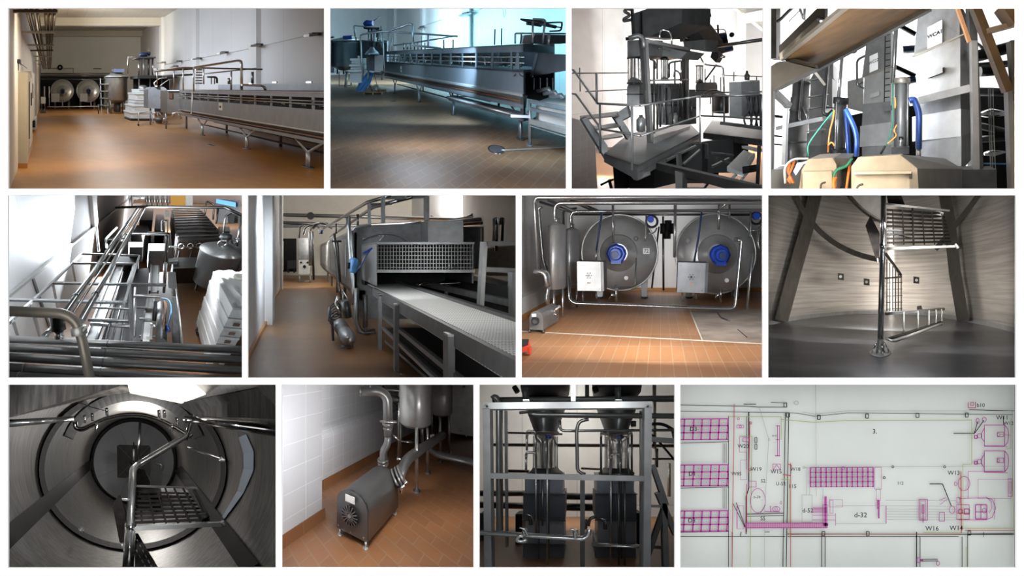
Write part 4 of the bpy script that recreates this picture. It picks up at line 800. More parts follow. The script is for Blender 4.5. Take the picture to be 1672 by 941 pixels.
for i, (u0, v0, u1, v1) in enumerate(((480, 770, 620, 700), (560, 790, 640, 720), (690, 735, 800, 745), (700, 800, 780, 760), (720, 760, 840, 800))): B.one('pit_bar', ['bright bar under the stepped platform edge', 'second bar under the stepped platform edge', 'dark bar under the side walkway', 'slanting bar beside the pale trough', 'crossing bar above the pale trough'][i], 'bar', ['steel', 'steel', 'steel_dark', 'steel_mid', 'steel_dark'][i], G().bar(B.d(u0, v0, 5.2), B.d(u1, v1, 6.0), .05), 'bars in the pit')
B.L(760, 60, 11, 800, 300, 14, 3, 1500, (1, 1, 1))
B.L(120, 60, 9, 150, 300, 13, 2.5, 50, (.9, .97, 1))
B.L(480, 60, 3.4, 480, 400, 6, 1.4, 60, (.9, .95, 1))
B.L(430, 300, 4.9, 450, 280, 6.3, 1.3, 45, (.9, .96, 1))
B.L(720, 330, 5.2, 720, 300, 8, 1, 60, (.9, .96, 1))
B.bulb(tuple(B.d(180, 800, 9.5)), 60, (1, .95, .9), .3)
B.L(640, 420, 9, 600, 400, 13, 1, 300)
# ================================================================== bay 4: the square towers seen from below
VIEW[0] = ', top right view'; B = Bay(RECTS[0][3], 1250, 0, 2.941, 620, 560, 880, 1.6, 1.7)
B.struct('wall_back', 'wall_white', G().quad(*[B.d(u, v, 9) for u, v in ((0, 960), (1260, 960), (1260, 0), (0, 0))]))
B.partitions('partition', 5.4)
def tower(label, dL, dR, segs, us, m='steel'):
    t = B.thing('square_tower', label, 'tower', B.d(segs[-1][0], segs[-1][4], dL), 'square steel towers')
    for i, (uL, vTL, uR, vTR, vBL, vBR, mm, uL2) in enumerate(segs):
        a = [B.d(uL2, vBL, dL), B.d(uR, vBR, dR), B.d(uR, vTR, dR), B.d(uL, vTL, dL)]
        e = B.d(us, 500, dR+.7) - B.d(uR, 500, dR); e.z = 0
        B.part(t, ['upper_case', 'middle_case', 'lower_case', 'wide_box', 'base_case'][i], mm or m, G().prism(a, e))
    return t
t = tower('large square tower with the WCA1 plate', 3.3, 3.0, ((738, 10, 932, 10, 268, 170, 0, 712), (723, 272, 935, 172, 480, 428, 'steel_light', 726), (722, 480, 936, 428, 562, 522, 'steel_mid', 722), (704, 562, 938, 522, 680, 655, 'steel_light', 704), (722, 680, 940, 655, 800, 820, 0, 722)), 985)
B.part(t, 'flange', 'steel_warm', G().bar(B.d(706, 272, 3.28), B.d(962, 164, 2.95), .07, .02))
B.part(t, 'clamp_bar', 'steel', G().bar(B.d(690, 494, 3.2), B.d(982, 424, 2.9), .05, .12))
pl = B.part(t, 'sign_plate', 'paper', poly(B, (3.19, 3.09, 3.09, 3.19), ((778, 238), (848, 208), (848, 95), (778, 132)), (0, .01, 0)))
B.text(pl, 'lettering', 'WCA1', 'ink', B.d(812, 167, 3.135)+V((0, -.02, 0)), B.d(848, 208, 3.09)-B.d(778, 238, 3.19), (0, 0, 1), .066, None, None, .06)
b = B.part(t, 'name_bar', 'steel_light', poly(B, (3.16, 3.06, 3.06, 3.16), ((777, 376), (850, 348), (850, 322), (777, 350)), (0, .03, 0))); B.part(b, 'painted_bar_shadow', 'black', poly(B, (3.17, 3.07, 3.07, 3.17), ((780, 379), (854, 351), (854, 324), (850, 324)), (0, .03, 0)))  # thin black shape painted in as the name bar's shadow
t = tower('middle square tower with the smaller sign plate', 4.4, 4.2, ((484, 205, 603, 135, 370, 318, 0, 463), (474, 372, 602, 322, 605, 590, 'steel_light', 468), (468, 500, 600, 485, 608, 590, 0, 462), (454, 606, 599, 586, 706, 697, 'steel_light', 452), (463, 706, 600, 697, 760, 755, 0, 463)), 625)
B.part(t, 'flange', 'steel_warm', G().bar(B.d(462, 374, 4.36), B.d(606, 318, 4.15), .06, .02))
pl = B.part(t, 'sign_plate', 'paper', poly(B, (4.31, 4.24, 4.24, 4.31), ((499, 350), (540, 332), (540, 252), (499, 270)), (0, .01, 0)))
B.text(pl, 'lettering', 'WC22', 'ink', B.d(519, 297, 4.27)+V((0, -.02, 0)), B.d(540, 332, 4.24)-B.d(499, 350, 4.31), (0, 0, 1), .07)
B.part(t, 'name_bar', 'steel_light', poly(B, (4.28, 4.22, 4.22, 4.28), ((502, 472), (547, 458), (547, 436), (502, 450)), (0, .03, 0)))
l = B.part(t, 'cable_ladder', 'dark', tube(B, 4.15, ((575, 150), (570, 490)), .012)); 
for i in range(11): B.part(t, 'rung', 'dark', tube(B, 4.14, ((574-i*.4, 170+i*30), (600-i*.4, 166+i*30)), .01))
B.part(t, 'side_bar', 'steel_mid', G().bar(B.d(565, 527, 4.1), B.d(610, 518, 4.1), .1)); B.part(t, 'side_loop', 'pipe_dark', tube(B, 4.3, ((478, 268), (438, 288), (440, 410), (472, 425)), .03))
t = tower('narrow square tower left of the black piston', 4.9, 4.8, ((248, 315, 325, 300, 380, 375, 0, 215), (215, 380, 320, 372, 520, 515, 0, 212), (208, 520, 280, 515, 640, 636, 'steel_light', 208), (200, 640, 265, 632, 700, 700, 'steel_light', 198), (198, 700, 262, 700, 770, 770, 0, 196)), 345)
for v in (385, 465, 520, 628): B.part(t, 'flange', 'steel_mid', G().bar(B.d(203, v+3, 4.75), B.d(300, v-12, 4.7), .12, .03))
c = B.d(150, 770, 5.2)
t = B.thing('round_tower', 'round grey tower at the far left', 'tower', c)
k = 5.2/880
B.part(t, 'body', 'steel', G().lathe(c, (.06, 0, 1), [(0, 50*k), (90*k, 50*k), (92*k, 45*k), (300*k, 42*k), (302*k, 38*k), (460*k, 38*k)], 24))
for h in (12, 90, 235, 370): B.part(t, 'flange', 'steel_mid', G().lathe(c+V((.06, 0, 1))*h*k, (.06, 0, 1), [(0, 54*k-h*.03*k), (8*k, 54*k-h*.03*k)], 24))
# overhead beam
t = B.thing('overhead_beam', 'big rusty brown steel beam crossing overhead', 'beam', B.d(90, 292, 2.3))
B.part(t, 'underside', 'steel_warm', hx(B, ((88, 291), (233, 325), (765, 30), (392, 30)), (2.3, 2.6, 2.2, 1.9), ((88, 280), (233, 310), (765, 10), (392, 10)), (2.3, 2.6, 2.2, 1.9)))
mat('orange_steel', (.55, .28, .13), .45, .3); mat('rust', (.13, .085, .045), .5, .4, .35, 2)
B.part(t, 'rusty_face', 'rust', hx(B, ((92, 292), (233, 327), (765, 33), (400, 33)), (2.28, 2.58, 2.18, 1.88), ((92, 289), (233, 323), (765, 30), (400, 30)), (2.28, 2.58, 2.18, 1.88)))
B.part(t, 'far_flange', 'steel_dark', G().bar(B.d(233, 330, 2.6), B.d(790, 30, 2.2), .06, .10))
B.part(t, 'near_flange', 'steel_mid', G().bar(B.d(72, 285, 2.25), B.d(400, 20, 1.85), .05, .04))
B.part(t, 'side_plate', 'steel', poly(B, 2.25, ((64, 221), (262, 25), (285, 25), (285, 95), (249, 88), (66, 256)), (.02, .05, 0)))
B.part(t, 'white_strip', 'steel_light', poly(B, 2.2, ((66, 258), (240, 96), (275, 110), (69, 288)), (0, .02, 0)))
B.part(t, 'cross_beam', 'steel_dark', poly(B, 2.24, ((20, 322), (54, 298), (90, 293), (236, 330), (20, 440)), (.02, .2, .05)))
B.part(t, 'web', 'steel_dark', poly(B, 2.3, ((92, 290), (240, 325), (235, 305), (110, 275)), (0, .1, 0)))
t = B.thing('left_column', 'grey steel column at the left edge', 'column', B.d(40, 900, 2.5))
B.part(t, 'upper_shaft', 'steel', G().bar(B.d(46, 20, 2.5), B.d(46, 285, 2.5), .09)); B.part(t, 'lower_shaft', 'steel_mid', G().bar(B.d(32, 430, 2.8), B.d(24, 905, 2.8), .06))
B.part(t, 'knee_brace', 'steel_mid', G().bar(B.d(40, 440, 2.9), B.d(112, 510, 3.2), .1)); B.part(t, 'inner_post', 'steel_mid', G().bar(B.d(98, 510, 3.4), B.d(90, 790, 3.4), .07))
B.one('handrail', 'dark handrail rising behind the left column to the beam', 'rail', 'pipe_dark', tube(B, 2.4, ((55, 105), (70, 95), (130, 35)), .018))
for i, (a, b, lab) in enumerate((((110, 105), (170, 45), 'thin cable bundle seen in the gap above the beam'), ((188, 38), (186, 95), 'upright tube in the gap above the beam'), ((165, 40), (180, 90), 'slanted tube in the gap above the beam'))): B.one('gap_tube', lab, 'tube', 'steel_mid', tube(B, 4, (a, b), .03 if i else .012))
B.one('angle_bar', 'horizontal angle bar across the two left towers', 'bar', 'steel', G().bar(B.d(52, 617, 4.2), B.d(275, 570, 4.0), .05, .09))
B.one('angle_bar', 'light diagonal strut below the beam end', 'bar', 'steel_warm', G().bar(B.d(235, 345, 3.6), B.d(285, 410, 3.7), .05))
PP = [('bright pipe running down the round tower', 4.9, ((178, 350), (172, 450), (160, 560), (165, 580)), .032, 'chrome'), ('short bright hooked pipe beside the round tower', 4.6, ((180, 515), (200, 560), (205, 580)), .03, 'pipe'), ('bent steel pipe looping under the narrow tower', 4.4, ((298, 310), (278, 545), (300, 555), (325, 530)), .05, 'pipe_dark'), ('straight tall pipe left of the black piston', 4.3, ((368, 265), (350, 490)), .045, 'pipe'), ('tall bright pipe beside the cable ladder', 4.0, ((628, 120), (612, 400)), .05, 'pipe'), ('dark elbow pipe under the beam right end', 4.6, ((400, 245), (430, 250), (438, 225)), .05, 'black'), ('lower dark loop pipe on the middle tower', 4.4, ((436, 408), (470, 395)), .03, 'pipe_dark')]
for lab, d, uv, r, m in PP: B.one('steel_pipe', lab, 'pipe', m, tube(B, d, uv, r))
B.one('pale_screen', 'pale panel in the distance between the towers', 'panel', 'steel_light', poly(B, 7, ((392, 390), (470, 370), (470, 540), (392, 520)), (0, .1, 0)))
t = B.thing('piston', 'black upright piston cylinder with cables', 'piston', B.d(350, 740, 3.9))
B.part(t, 'cylinder', 'steel_dark', tube(B, 3.9, ((362, 480), (352, 740)), .13, 12)); B.part(t, 'tie_rod', 'pipe', tube(B, 3.75, ((342, 490), (335, 715)), .02)); B.part(t, 'head', 'black', tube(B, 3.9, ((363, 470), (361, 500)), .16, 12)); B.part(t, 'foot', 'black', tube(B, 3.9, ((353, 715), (350, 755)), .17, 12))
t = B.thing('piston', 'grey upright cylinder right of the middle tower', 'piston', B.d(650, 720, 3.8))
B.part(t, 'cylinder', 'steel_mid', tube(B, 3.8, ((656, 385), (650, 715)), .15, 14)); B.part(t, 'collar', 'steel_warm', tube(B, 3.8, ((656, 378), (656, 405)), .17, 14)); B.part(t, 'side_tube', 'steel', tube(B, 3.7, ((682, 400), (680, 700)), .025)); B.part(t, 'valve_block', 'steel_dark', poly(B, 3.6, ((605, 712), (690, 705), (690, 740), (605, 745)), (0, .1, 0))); B.part(t, 'valve', 'chrome', tube(B, 3.55, ((650, 662), (648, 700)), .035)); B.part(t, 'vent', 'black', tube(B, 3.55, ((640, 664), (662, 662)), .03))
CB = [('green cable curving down to the left hood', 'green_cable', 3.6, ((325, 535), (255, 620), (200, 700), (205, 750)), .016), ('orange cable hanging left of the black piston', 'orange_cable', 3.6, ((330, 530), (325, 570), (305, 640), (300, 730)), .016), ('short orange loop at the foot of the black piston', 'orange_cable', 3.55, ((300, 700), (318, 680), (330, 700)), .014), ('green cable down the middle tower edge', 'green_cable', 3.7, ((612, 400), (610, 600), (590, 680), (555, 740)), .016), ('orange cable on the grey cylinder', 'orange_cable', 3.55, ((622, 470), (625, 500), (622, 520)), .018), ('orange cable knot by the grey cylinder', 'orange_cable', 3.5, ((630, 600), (615, 630), (632, 650), (600, 680), (585, 690)), .014), ('green cable between the two hoods', 'green_cable', 2.3, ((415, 760), (390, 800), (335, 815), (318, 900)), .022), ('thick orange cable between the two hoods', 'orange_cable', 2.35, ((405, 780), (395, 860), (388, 910)), .02), ('orange cable bundle in the gap of the left hood', 'orange_cable', 2.3, ((335, 850), (325, 880), (332, 910)), .03), ('white cable arching over the left hood', 'white', 2.4, ((205, 762), (130, 762), (90, 800), (95, 880)), .014), ('black cable from the middle tower foot', 'black', 3.3, ((575, 700), (552, 740)), .02)]
for lab, m, d, uv, r in CB: B.one('cable', lab, 'cable', m, tube(B, d, uv, r, 7, .3))
t = B.thing('cable_bundle', 'tangle of orange cables on the left side box', 'cables', B.d(120, 860, 2.6)); 
for i in range(6): B.part(t, 'strand', 'orange_cable' if i % 3 else 'steel_dark', tube(B, 2.5, ((150-i*7, 772+i*3), (130-i*5, 820), (100+i*7, 860+i*3), (115+i*4, 880)), .016, 6, .3))
for i, (d, uv, r, lab) in enumerate(((3.5, ((385, 525), (440, 640), (436, 750)), .05, 'blue hose right of the black piston'), (2.95, ((690, 485), (712, 475), (738, 540), (735, 715)), .055, 'thick blue hose in front of the large tower'), (3.7, ((385, 530), (395, 640), (400, 745)), .05, 'second blue hose behind the black piston'))): B.one('hose', lab, 'hose', 'blue_hose', tube(B, d, uv, r, 10, .35), 'blue hoses')
B.one('hose_fitting', 'steel fitting at the foot of the thick blue hose', 'fitting', 'steel', tube(B, 2.95, ((735, 715), (735, 748)), .04))
# hoods
t = B.thing('machine_hood', 'left beige hood with closed door and curved handle', 'hood', B.d(250, 905, 2.3))
B.part(t, 'front', 'steel_warm', poly(B, 2.3, ((160, 920), (172, 820), (205, 765), (320, 758), (340, 790), (340, 920)), (.02, .3, 0))); d = B.part(t, 'door', 'steel_warm', poly(B, 2.26, ((178, 920), (178, 825), (318, 822), (318, 920)), (0, .03, 0))); B.part(d, 'handle', 'dark', tube(B, 2.2, ((265, 905), (266, 882), (288, 876)), .012)); B.part(t, 'slope', 'steel_dark', poly(B, 2.35, ((320, 758), (400, 760), (380, 810), (345, 800)), (0, .3, 0))); B.part(t, 'gap_panel', 'dark', poly(B, 2.5, ((320, 800), (420, 780), (420, 920), (320, 920)), (0, .1, 0)))
B.one('side_box', 'blue grey box behind the left hood at the left edge', 'box', 'steel_blue', poly(B, 2.7, ((20, 920), (30, 815), (80, 812), (120, 880), (180, 790), (180, 920)), (0, .2, 0)))
t = B.thing('machine_hood', 'large warm lit hood with door in the foreground', 'hood', B.d(560, 905, 2.1))
B.part(t, 'front', 'steel_warm', poly(B, 2.1, ((412, 920), (412, 800), (445, 756), (648, 744), (728, 810), (735, 920)), (.02, .06, 0)))
B.part(t, 'right_side', 'steel_dark', hx(B, ((735, 920), (945, 920), (945, 812), (730, 810)), (2.1, 2.6, 2.6, 2.1), ((735, 918), (945, 918), (930, 810), (740, 808)), (2.4, 2.9, 2.9, 2.4))); B.part(t, 'top', 'steel_mid', hx(B, ((648, 746), (730, 812), (945, 814), (860, 765)), (2.1, 2.1, 2.6, 2.7), ((648, 742), (730, 808), (945, 810), (860, 760)), (2.1, 2.1, 2.6, 2.7)))
d = B.part(t, 'door', 'steel_warm', poly(B, 2.06, ((428, 920), (428, 838), (692, 828), (692, 920)), (0, .03, 0))); B.part(d, 'handle', 'dark', tube(B, 2.0, ((438, 905), (445, 892), (468, 885)), .012)); B.part(t, 'hinge', 'dark', poly(B, 2.04, ((690, 832), (705, 830), (705, 860), (690, 860)), (0, .03, 0))); B.part(t, 'door_ledge', 'steel_warm', G().bar(B.d(425, 830, 2.05), B.d(700, 826, 2.05), .03))
# right hand frame
t = B.thing('beam_gantry', 'tall steel post with an orange diagonal next to the large tower', 'frame', B.d(1010, 800, 2.8))
B.part(t, 'post', 'steel', G().bar(B.d(997, 200, 2.8), B.d(1008, 810, 2.8), .09)); B.part(t, 'post_side', 'steel_dark', G().bar(B.d(985, 30, 2.9), B.d(1020, 800, 2.9), .12)); B.part(t, 'diagonal', 'orange_steel', G().bar(B.d(918, 30, 2.75), B.d(978, 202, 2.75), .05)); B.part(t, 'base_box', 'steel_dark', poly(B, 2.75, ((935, 815), (1110, 815), (1110, 920), (940, 920)), (0, .2, 0)))
t = B.thing('stairway', 'dark brown slanted beams at the right edge', 'frame', B.d(1180, 900, 2.3))
B.part(t, 'diagonal_beam', 'rust', G().bar(B.d(1000, 25, 2.3), B.d(1162, 440, 2.3), .10)); B.part(t, 'post', 'steel_mid', G().bar(B.d(1170, 430, 2.3), B.d(1188, 920, 2.3), .09)); B.part(t, 'cross_bar', 'steel_warm', G().bar(B.d(1062, 152, 2.25), B.d(1240, 105, 2.25), .06)); B.part(t, 'corner_beam', 'rust', G().bar(B.d(1140, 25, 2.2), B.d(1200, 110, 2.2), .16)); B.part(t, 'side_post', 'steel_dark', G().bar(B.d(1185, 200, 2.25), B.d(1210, 480, 2.25), .10))
BG = [('thick black pipe at the right behind the frame, upper', 5, ((1000, 275), (1220, 215)), .16, 'black'), ('thick dark pipe at the right behind the frame, second', 5.2, ((1000, 320), (1240, 300)), .10, 'steel_dark'), ('dark drum behind the brown diagonal', 5, ((1030, 345), (1095, 340)), .14, 'black'), ('long dark pipe low on the right', 5, ((1010, 600), (1180, 640)), .10, 'steel_dark'), ('long dark pipe lowest on the right', 5, ((1020, 670), (1190, 660)), .09, 'steel_dark'), ('black pipe between the middle and large towers, top', 5.4, ((620, 110), (720, 165)), .07, 'black'), ('dark pipe between the middle and large towers, second', 5.4, ((660, 240), (720, 235)), .11, 'blue_dark'), ('black pipe between the middle and large towers, third', 5.4, ((610, 315), (720, 365)), .07, 'black'), ('dark pipe between the middle and large towers, lowest', 5.4, ((670, 390), (720, 380)), .11, 'blue_dark'), ('slim dark pipe behind the stair frame', 5, ((1000, 200), (1060, 245), (1010, 255)), .05, 'pipe_dark'), ('pale blue thin pipe low on the right', 4.8, ((1030, 785), (1170, 788)), .02, 'blue_pale'), ('dark pipe above the bright wrapped drum', 5, ((1020, 440), (1190, 445)), .12, 'steel_dark')]
for lab, d, uv, r, m in BG: B.one('background_pipe', lab, 'pipe', m, tube(B, d, uv, r, 10), 'dark pipes behind the towers')
t = B.thing('wrapped_drum', 'shiny foil wrapped drum behind the right post', 'drum', B.d(1090, 560, 5)); B.part(t, 'wrap', 'chrome', tube(B, 5, ((1025, 550), (1080, 545), (1160, 545)), [.05, .14, .06], 12)); B.part(t, 'second_wrap', 'chrome', tube(B, 5, ((1050, 740), (1090, 735), (1150, 730)), [.04, .1, .03], 12))
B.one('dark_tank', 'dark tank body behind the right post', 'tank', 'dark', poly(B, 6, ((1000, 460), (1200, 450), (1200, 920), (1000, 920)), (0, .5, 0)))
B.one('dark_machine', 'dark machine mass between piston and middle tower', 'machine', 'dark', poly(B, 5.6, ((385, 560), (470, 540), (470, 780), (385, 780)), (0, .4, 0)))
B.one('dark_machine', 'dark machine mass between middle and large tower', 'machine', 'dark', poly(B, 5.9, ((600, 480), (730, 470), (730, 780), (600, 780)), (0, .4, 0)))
for i, u in enumerate((1075, 1085, 1097)): B.one('hanging_wire', ['left', 'middle', 'right'][i]+' of the three thin wires hanging at the right', 'wire', 'steel', tube(B, 3.4, ((u-4, 420), (u, 650), (u+12, 905)), .01, 5), 'hanging wires')
for i, (v, d) in enumerate(((555, 6), (650, 5.5), (690, 5.8))): B.one('far_rail', ['upper', 'middle', 'lowest'][i]+' dark rail in the far left gap', 'rail', 'steel_dark', tube(B, d, ((20, v), (95, v+8)), .05 if i == 0 else .03))
B.L(300, 100, 7.5, 600, 300, 9, 2.5, 1400, (1, 1, 1))
B.L(620, 60, 2.6, 620, 500, 3.6, 1, 48, (1, .97, .93))
B.L(240, 870, 1.8, 600, 600, 3.2, .6, 80, (1, .85, .65))
B.L(400, 450, 3.2, 180, 600, 5, .8, 110, (.88, .94, 1))
# ================================================================== bay 5: the hall seen from the platform above
VIEW[0] = ', middle left view'; B = Bay(RECTS[1][0], 0, 310, 2.9875, 597, 472, 866, 4.2, 1.0, yaw=-13.45, pitch=35)
mat('orange_door', (.62, .34, .06), .5); mat('floor_brown', (.30, .14, .05), .45, 0, .1, 1)
B.struct('floor', 'floor_brown', G().quad((-4, .5, 0), (12, .5, 0), (12, 30, 0), (-4, 30, 0)))
ZL = 1.9; XW = B.z(300, 305, ZL).x
B.struct('wall_left', 'panel_white', G().box((XW-.3, .2, ZL), (XW-.05, 30, 12)))
B.struct('wall_left', 'wall_white', G().box((XW-.2, .2, 0), (XW+.02, 30, ZL-.02)))
B.struct('trim_1', 'steel_light', G().box((XW-.1, .2, ZL-.04), (XW+.06, 30, ZL+.02)))
p = B.x(455, 180, XW); B.struct('trim_1', 'wall_white', G().box((XW-.05, p.y-.1, ZL), (XW+.12, p.y+.35, 12)))
for q in (152, 462): p = B.x(q, 420 if q < 200 else 182, XW); B.struct('trim_2', 'steel_dark', G().box((XW+.02, p.y-.04, 0), (XW+.05, p.y+.03, ZL)))
YB = B.z(1000, 120, 0).y
B.struct('wall_back', 'wall_white', G().quad((-4, YB+6, 0), (14, YB+6, 0), (14, YB+6, 9), (-4, YB+6, 9)))
B.partitions('partition', 14)
z = lambda u, v, Z: B.z(u, v, Z)
def zt(Z, uv, r, n=8, bend=.08): return G().tube([B.z(u, v, Z[i] if isinstance(Z, (tuple, list)) else Z) for i, (u, v) in enumerate(uv)], r, n, bend)
def boxz(uv, Z0, Z1):      # a box whose top outline is read off at height Z1
    q = [B.z(u, v, Z1) for u, v in uv]; return G().prism(q, (0, 0, Z0-Z1))
# foreground handrail and pipes
t = B.thing('handrail', 'thick bent steel handrail in the foreground', 'rail', B.d(440, 920, 1.08))
B.part(t, 'tube', 'steel_warm', tube(B, 1.1, ((0, 590), (310, 604), (370, 640), (398, 720), (440, 930)), .032, 14, .12)); B.part(t, 'collar', 'steel_light', tube(B, 1.09, ((382, 668), (388, 705)), .05, 14)); B.part(t, 'clamp_lug', 'steel', tube(B, 1.06, ((405, 690), (418, 672)), .015, 8))
for i, (v0, v1) in enumerate(((728, 784), (770, 832), (815, 882), (866, 936), (908, 980))):
    t = B.thing('foreground_pipe', ['topmost', 'second', 'third', 'fourth', 'lowest'][i]+' of the thick pipes crossing the lower foreground', 'pipe', B.d(0, v0, 1.55-.06*i), 'thick foreground pipes')
    B.part(t, 'tube', 'steel', tube(B, 1.55-.06*i, ((0, v0), (1200, v1)), .034, 12)); u = 525-i*12 if i < 4 else 90
    vv = v0+(v1-v0)*u/1200; B.part(t, 'weld_ring', 'steel_mid', tube(B, 1.55-.06*i, ((u-4, vv), (u+4, vv+.4)), .0365, 12))
    if i == 3: B.part(t, 'weld_ring', 'steel_mid', tube(B, 1.37, ((112, v0+6.5), (122, v0+7)), .0365, 12))
B.one('black_cylinder', 'black cylinder hanging under the foreground handrail', 'cylinder', 'black', tube(B, 1.5, ((280, 620), (288, 685)), .06, 14))
B.one('steel_socket', 'short bright pipe socket below the black cylinder', 'pipe', 'pipe', tube(B, 1.5, ((288, 690), (290, 725)), .04, 12))
# twin overhead pipes
for i, (a, b, r, lab) in enumerate((((320, 600), (672, 88), .05, 'left thick pipe of the long pair running into the hall'), ((395, 640), (706, 86), .05, 'right thick pipe of the long pair running into the hall'), ((360, 600), (690, 84), .02, 'thin pipe between the long pair'))):
    B.one('long_pipe', lab, 'pipe', 'pipe', zt(2.5, (a, b), r, 10), 'long pipes into the hall')
    if i < 2: B.one('pipe_clamp', ['clamp ring on the left long pipe', 'clamp ring on the right long pipe'][i], 'clamp', 'steel_dark', zt(2.5, ((368, 525), (372, 519)) if i == 0 else ((464, 515), (468, 507)), .06, 10), 'clamps on the long pipes')
B.one('round_bar', 'left low pipe end beside the black cylinder', 'pipe', 'pipe', zt(2.2, ((215, 720), (262, 672)), .05, 10))
# cage of square tubes along the wall
t = B.thing('tube_cage', 'open square tube cage along the left wall', 'frame', z(260, 455, 0))
cg = lambda nm, a, b, m='steel', w=.05, Z=2.1: B.part(t, nm, m, G().bar(B.z(*a, Z), B.z(*b, Z), w))
cg('side_rail', (30, 660), (258, 452)); cg('side_rail', (258, 452), (400, 312))
for a, b in (((30, 536), (620, 552)), ((258, 455), (810, 465)), ((350, 358), (660, 362)), ((400, 312), (680, 322))): cg('cross_rail', a, b, 'steel_mid')
cg('side_rail', (605, 560), (680, 322)); cg('side_rail', (620, 465), (660, 362), 'steel_light')
for (u, v), (u2, v2) in (((150, 555), (195, 715)), ((258, 458), (282, 585)), ((352, 362), (368, 450)), ((62, 640), (85, 710)), ((635, 470), (640, 735))): B.part(t, 'post', 'steel', G().bar(B.z(u, v, 2.1), B.z(u2, v2, 1.0), .05))
t = B.thing('bent_tube_stand', 'bent tube frame beyond the cage near the wall', 'frame', z(520, 300, 0)); B.part(t, 'tube', 'pipe', zt(1.9, ((520, 280), (516, 240), (570, 185)), .04)); B.part(t, 'rail', 'pipe', zt(1.9, ((525, 240), (620, 238)), .035)); B.part(t, 'leg', 'pipe_dark', tube(B, 6, ((470, 180), (482, 300)), .04))
t = B.thing('tube_portal', 'tall tube portal in the middle of the line', 'frame', z(800, 460, 0)); B.part(t, 'tube', 'pipe', zt((1.2, 2.1, 2.1, 2.1, 1.0), ((592, 250), (605, 215), (700, 215), (815, 218), (808, 370)), .04, 8, .1)); B.part(t, 'tube', 'pipe_dark', zt((2.2, 2.2, 1.2), ((720, 208), (825, 212), (818, 300)), .035)); B.part(t, 'post', 'pipe', zt((2.1, .6), ((808, 360), (800, 500)), .05)); B.part(t, 'post', 'steel_light', zt((2.1, .8), ((655, 365), (610, 560)), .04))
# belts
for i, (uv, lab) in enumerate(((((562, 375), (602, 375), (470, 735), (415, 735)), 'left long white conveyor belt under the pipes'), (((738, 368), (776, 368), (770, 500), (730, 500)), 'right white conveyor belt, far piece'), (((722, 520), (752, 520), (748, 580), (712, 580)), 'right white conveyor belt, middle piece'), (((705, 600), (745, 600), (735, 740), (690, 740)), 'right white conveyor belt, near piece'))):
    t = B.thing('conveyor_belt', lab, 'conveyor', z(*uv[0], 0), 'white belts of the line'); q = [B.z(u, v, .95) for u, v in uv]
    B.part(t, 'belt', 'white', G().prism(q, (0, 0, -.05))); B.part(t, 'side_frame', 'steel_dark', G().bar(q[0], q[3], .05, .12)); B.part(t, 'side_frame', 'steel', G().bar(q[1], q[2], .05, .12))
B.one('dark_machine', 'dark machine bed between the two white belts', 'machine', 'dark', boxz(((610, 395), (730, 380), (700, 745), (490, 745)), .2, .7))
for i, (a, b, Z, r) in enumerate((((430, 635), (625, 640), 1.2, .04), ((440, 655), (640, 668), 1.1, .04), ((450, 575), (630, 582), 1.5, .025), ((650, 520), (780, 522), 1.3, .04), ((665, 575), (760, 577), 1.1, .025), ((680, 630), (760, 632), 1.0, .025), ((680, 715), (760, 718), .9, .03), ((655, 720), (660, 480), 1.2, .04), ((545, 745), (590, 570), .9, .03), ((590, 745), (640, 400), .9, .04), ((515, 735), (600, 400), 1.15, .025))):
    B.one('machine_bar', ['upper crossbar over the left belt near end', 'lower crossbar over the left belt near end', 'thin crossbar over the left belt', 'crossbar over the right belt, far', 'thin crossbar over the right belt, middle', 'thin crossbar over the right belt, near', 'crossbar at the near end of the right belt', 'lengthwise bar left of the right belt', 'first lengthwise bar right of the left belt', 'second lengthwise bar right of the left belt', 'lengthwise bar touching the left belt'][i], 'bar', 'steel' if i % 2 else 'steel_mid', G().tube([B.z(*a, Z), B.z(*b, Z)], r, 8), 'bars of the line')
t = B.thing('cable_carrier', 'black cable carrier with brown and blue hoses by the right belt', 'machine', z(795, 740, 0))
B.part(t, 'plate', 'steel_dark', zt((1.35, 1.2), ((790, 560), (785, 740)), .12, 10)); B.part(t, 'brown_hose', 'brown', zt((1.4, 1.6, 1.2), ((800, 530), (808, 560), (795, 740)), .03)); B.part(t, 'blue_hose', 'blue_pale', zt((1.5, 1.6, 1.5, 1.2), ((790, 530), (825, 535), (838, 580), (800, 740)), .018, 8, .2)); B.part(t, 'blue_valve', 'blue', zt((1.3, 1.3), ((810, 660), (825, 690)), .05)); B.part(t, 'chain', 'black', zt((1.5, 1.2), ((755, 545), (752, 640)), .05)); B.part(t, 'nozzle', 'chrome', zt((1.2, 1.2), ((735, 655), (762, 668)), .03))
t = B.thing('screen_stand', 'pale steel side panel right of the cable carrier', 'frame', z(870, 700, 0)); B.part(t, 'upper_panel', 'steel', poly(B, (5.3, 5.3, 4.8, 4.8), ((820, 402), (852, 402), (862, 485), (822, 480)), (0, .2, -.1))); B.part(t, 'rail', 'steel_light', zt((1.2, .9), ((852, 405), (888, 755)), .03)); B.part(t, 'lower_panel', 'steel_dark', poly(B, 3.7, ((840, 530), (860, 530), (880, 750), (842, 750)), (0, .2, -.1)))
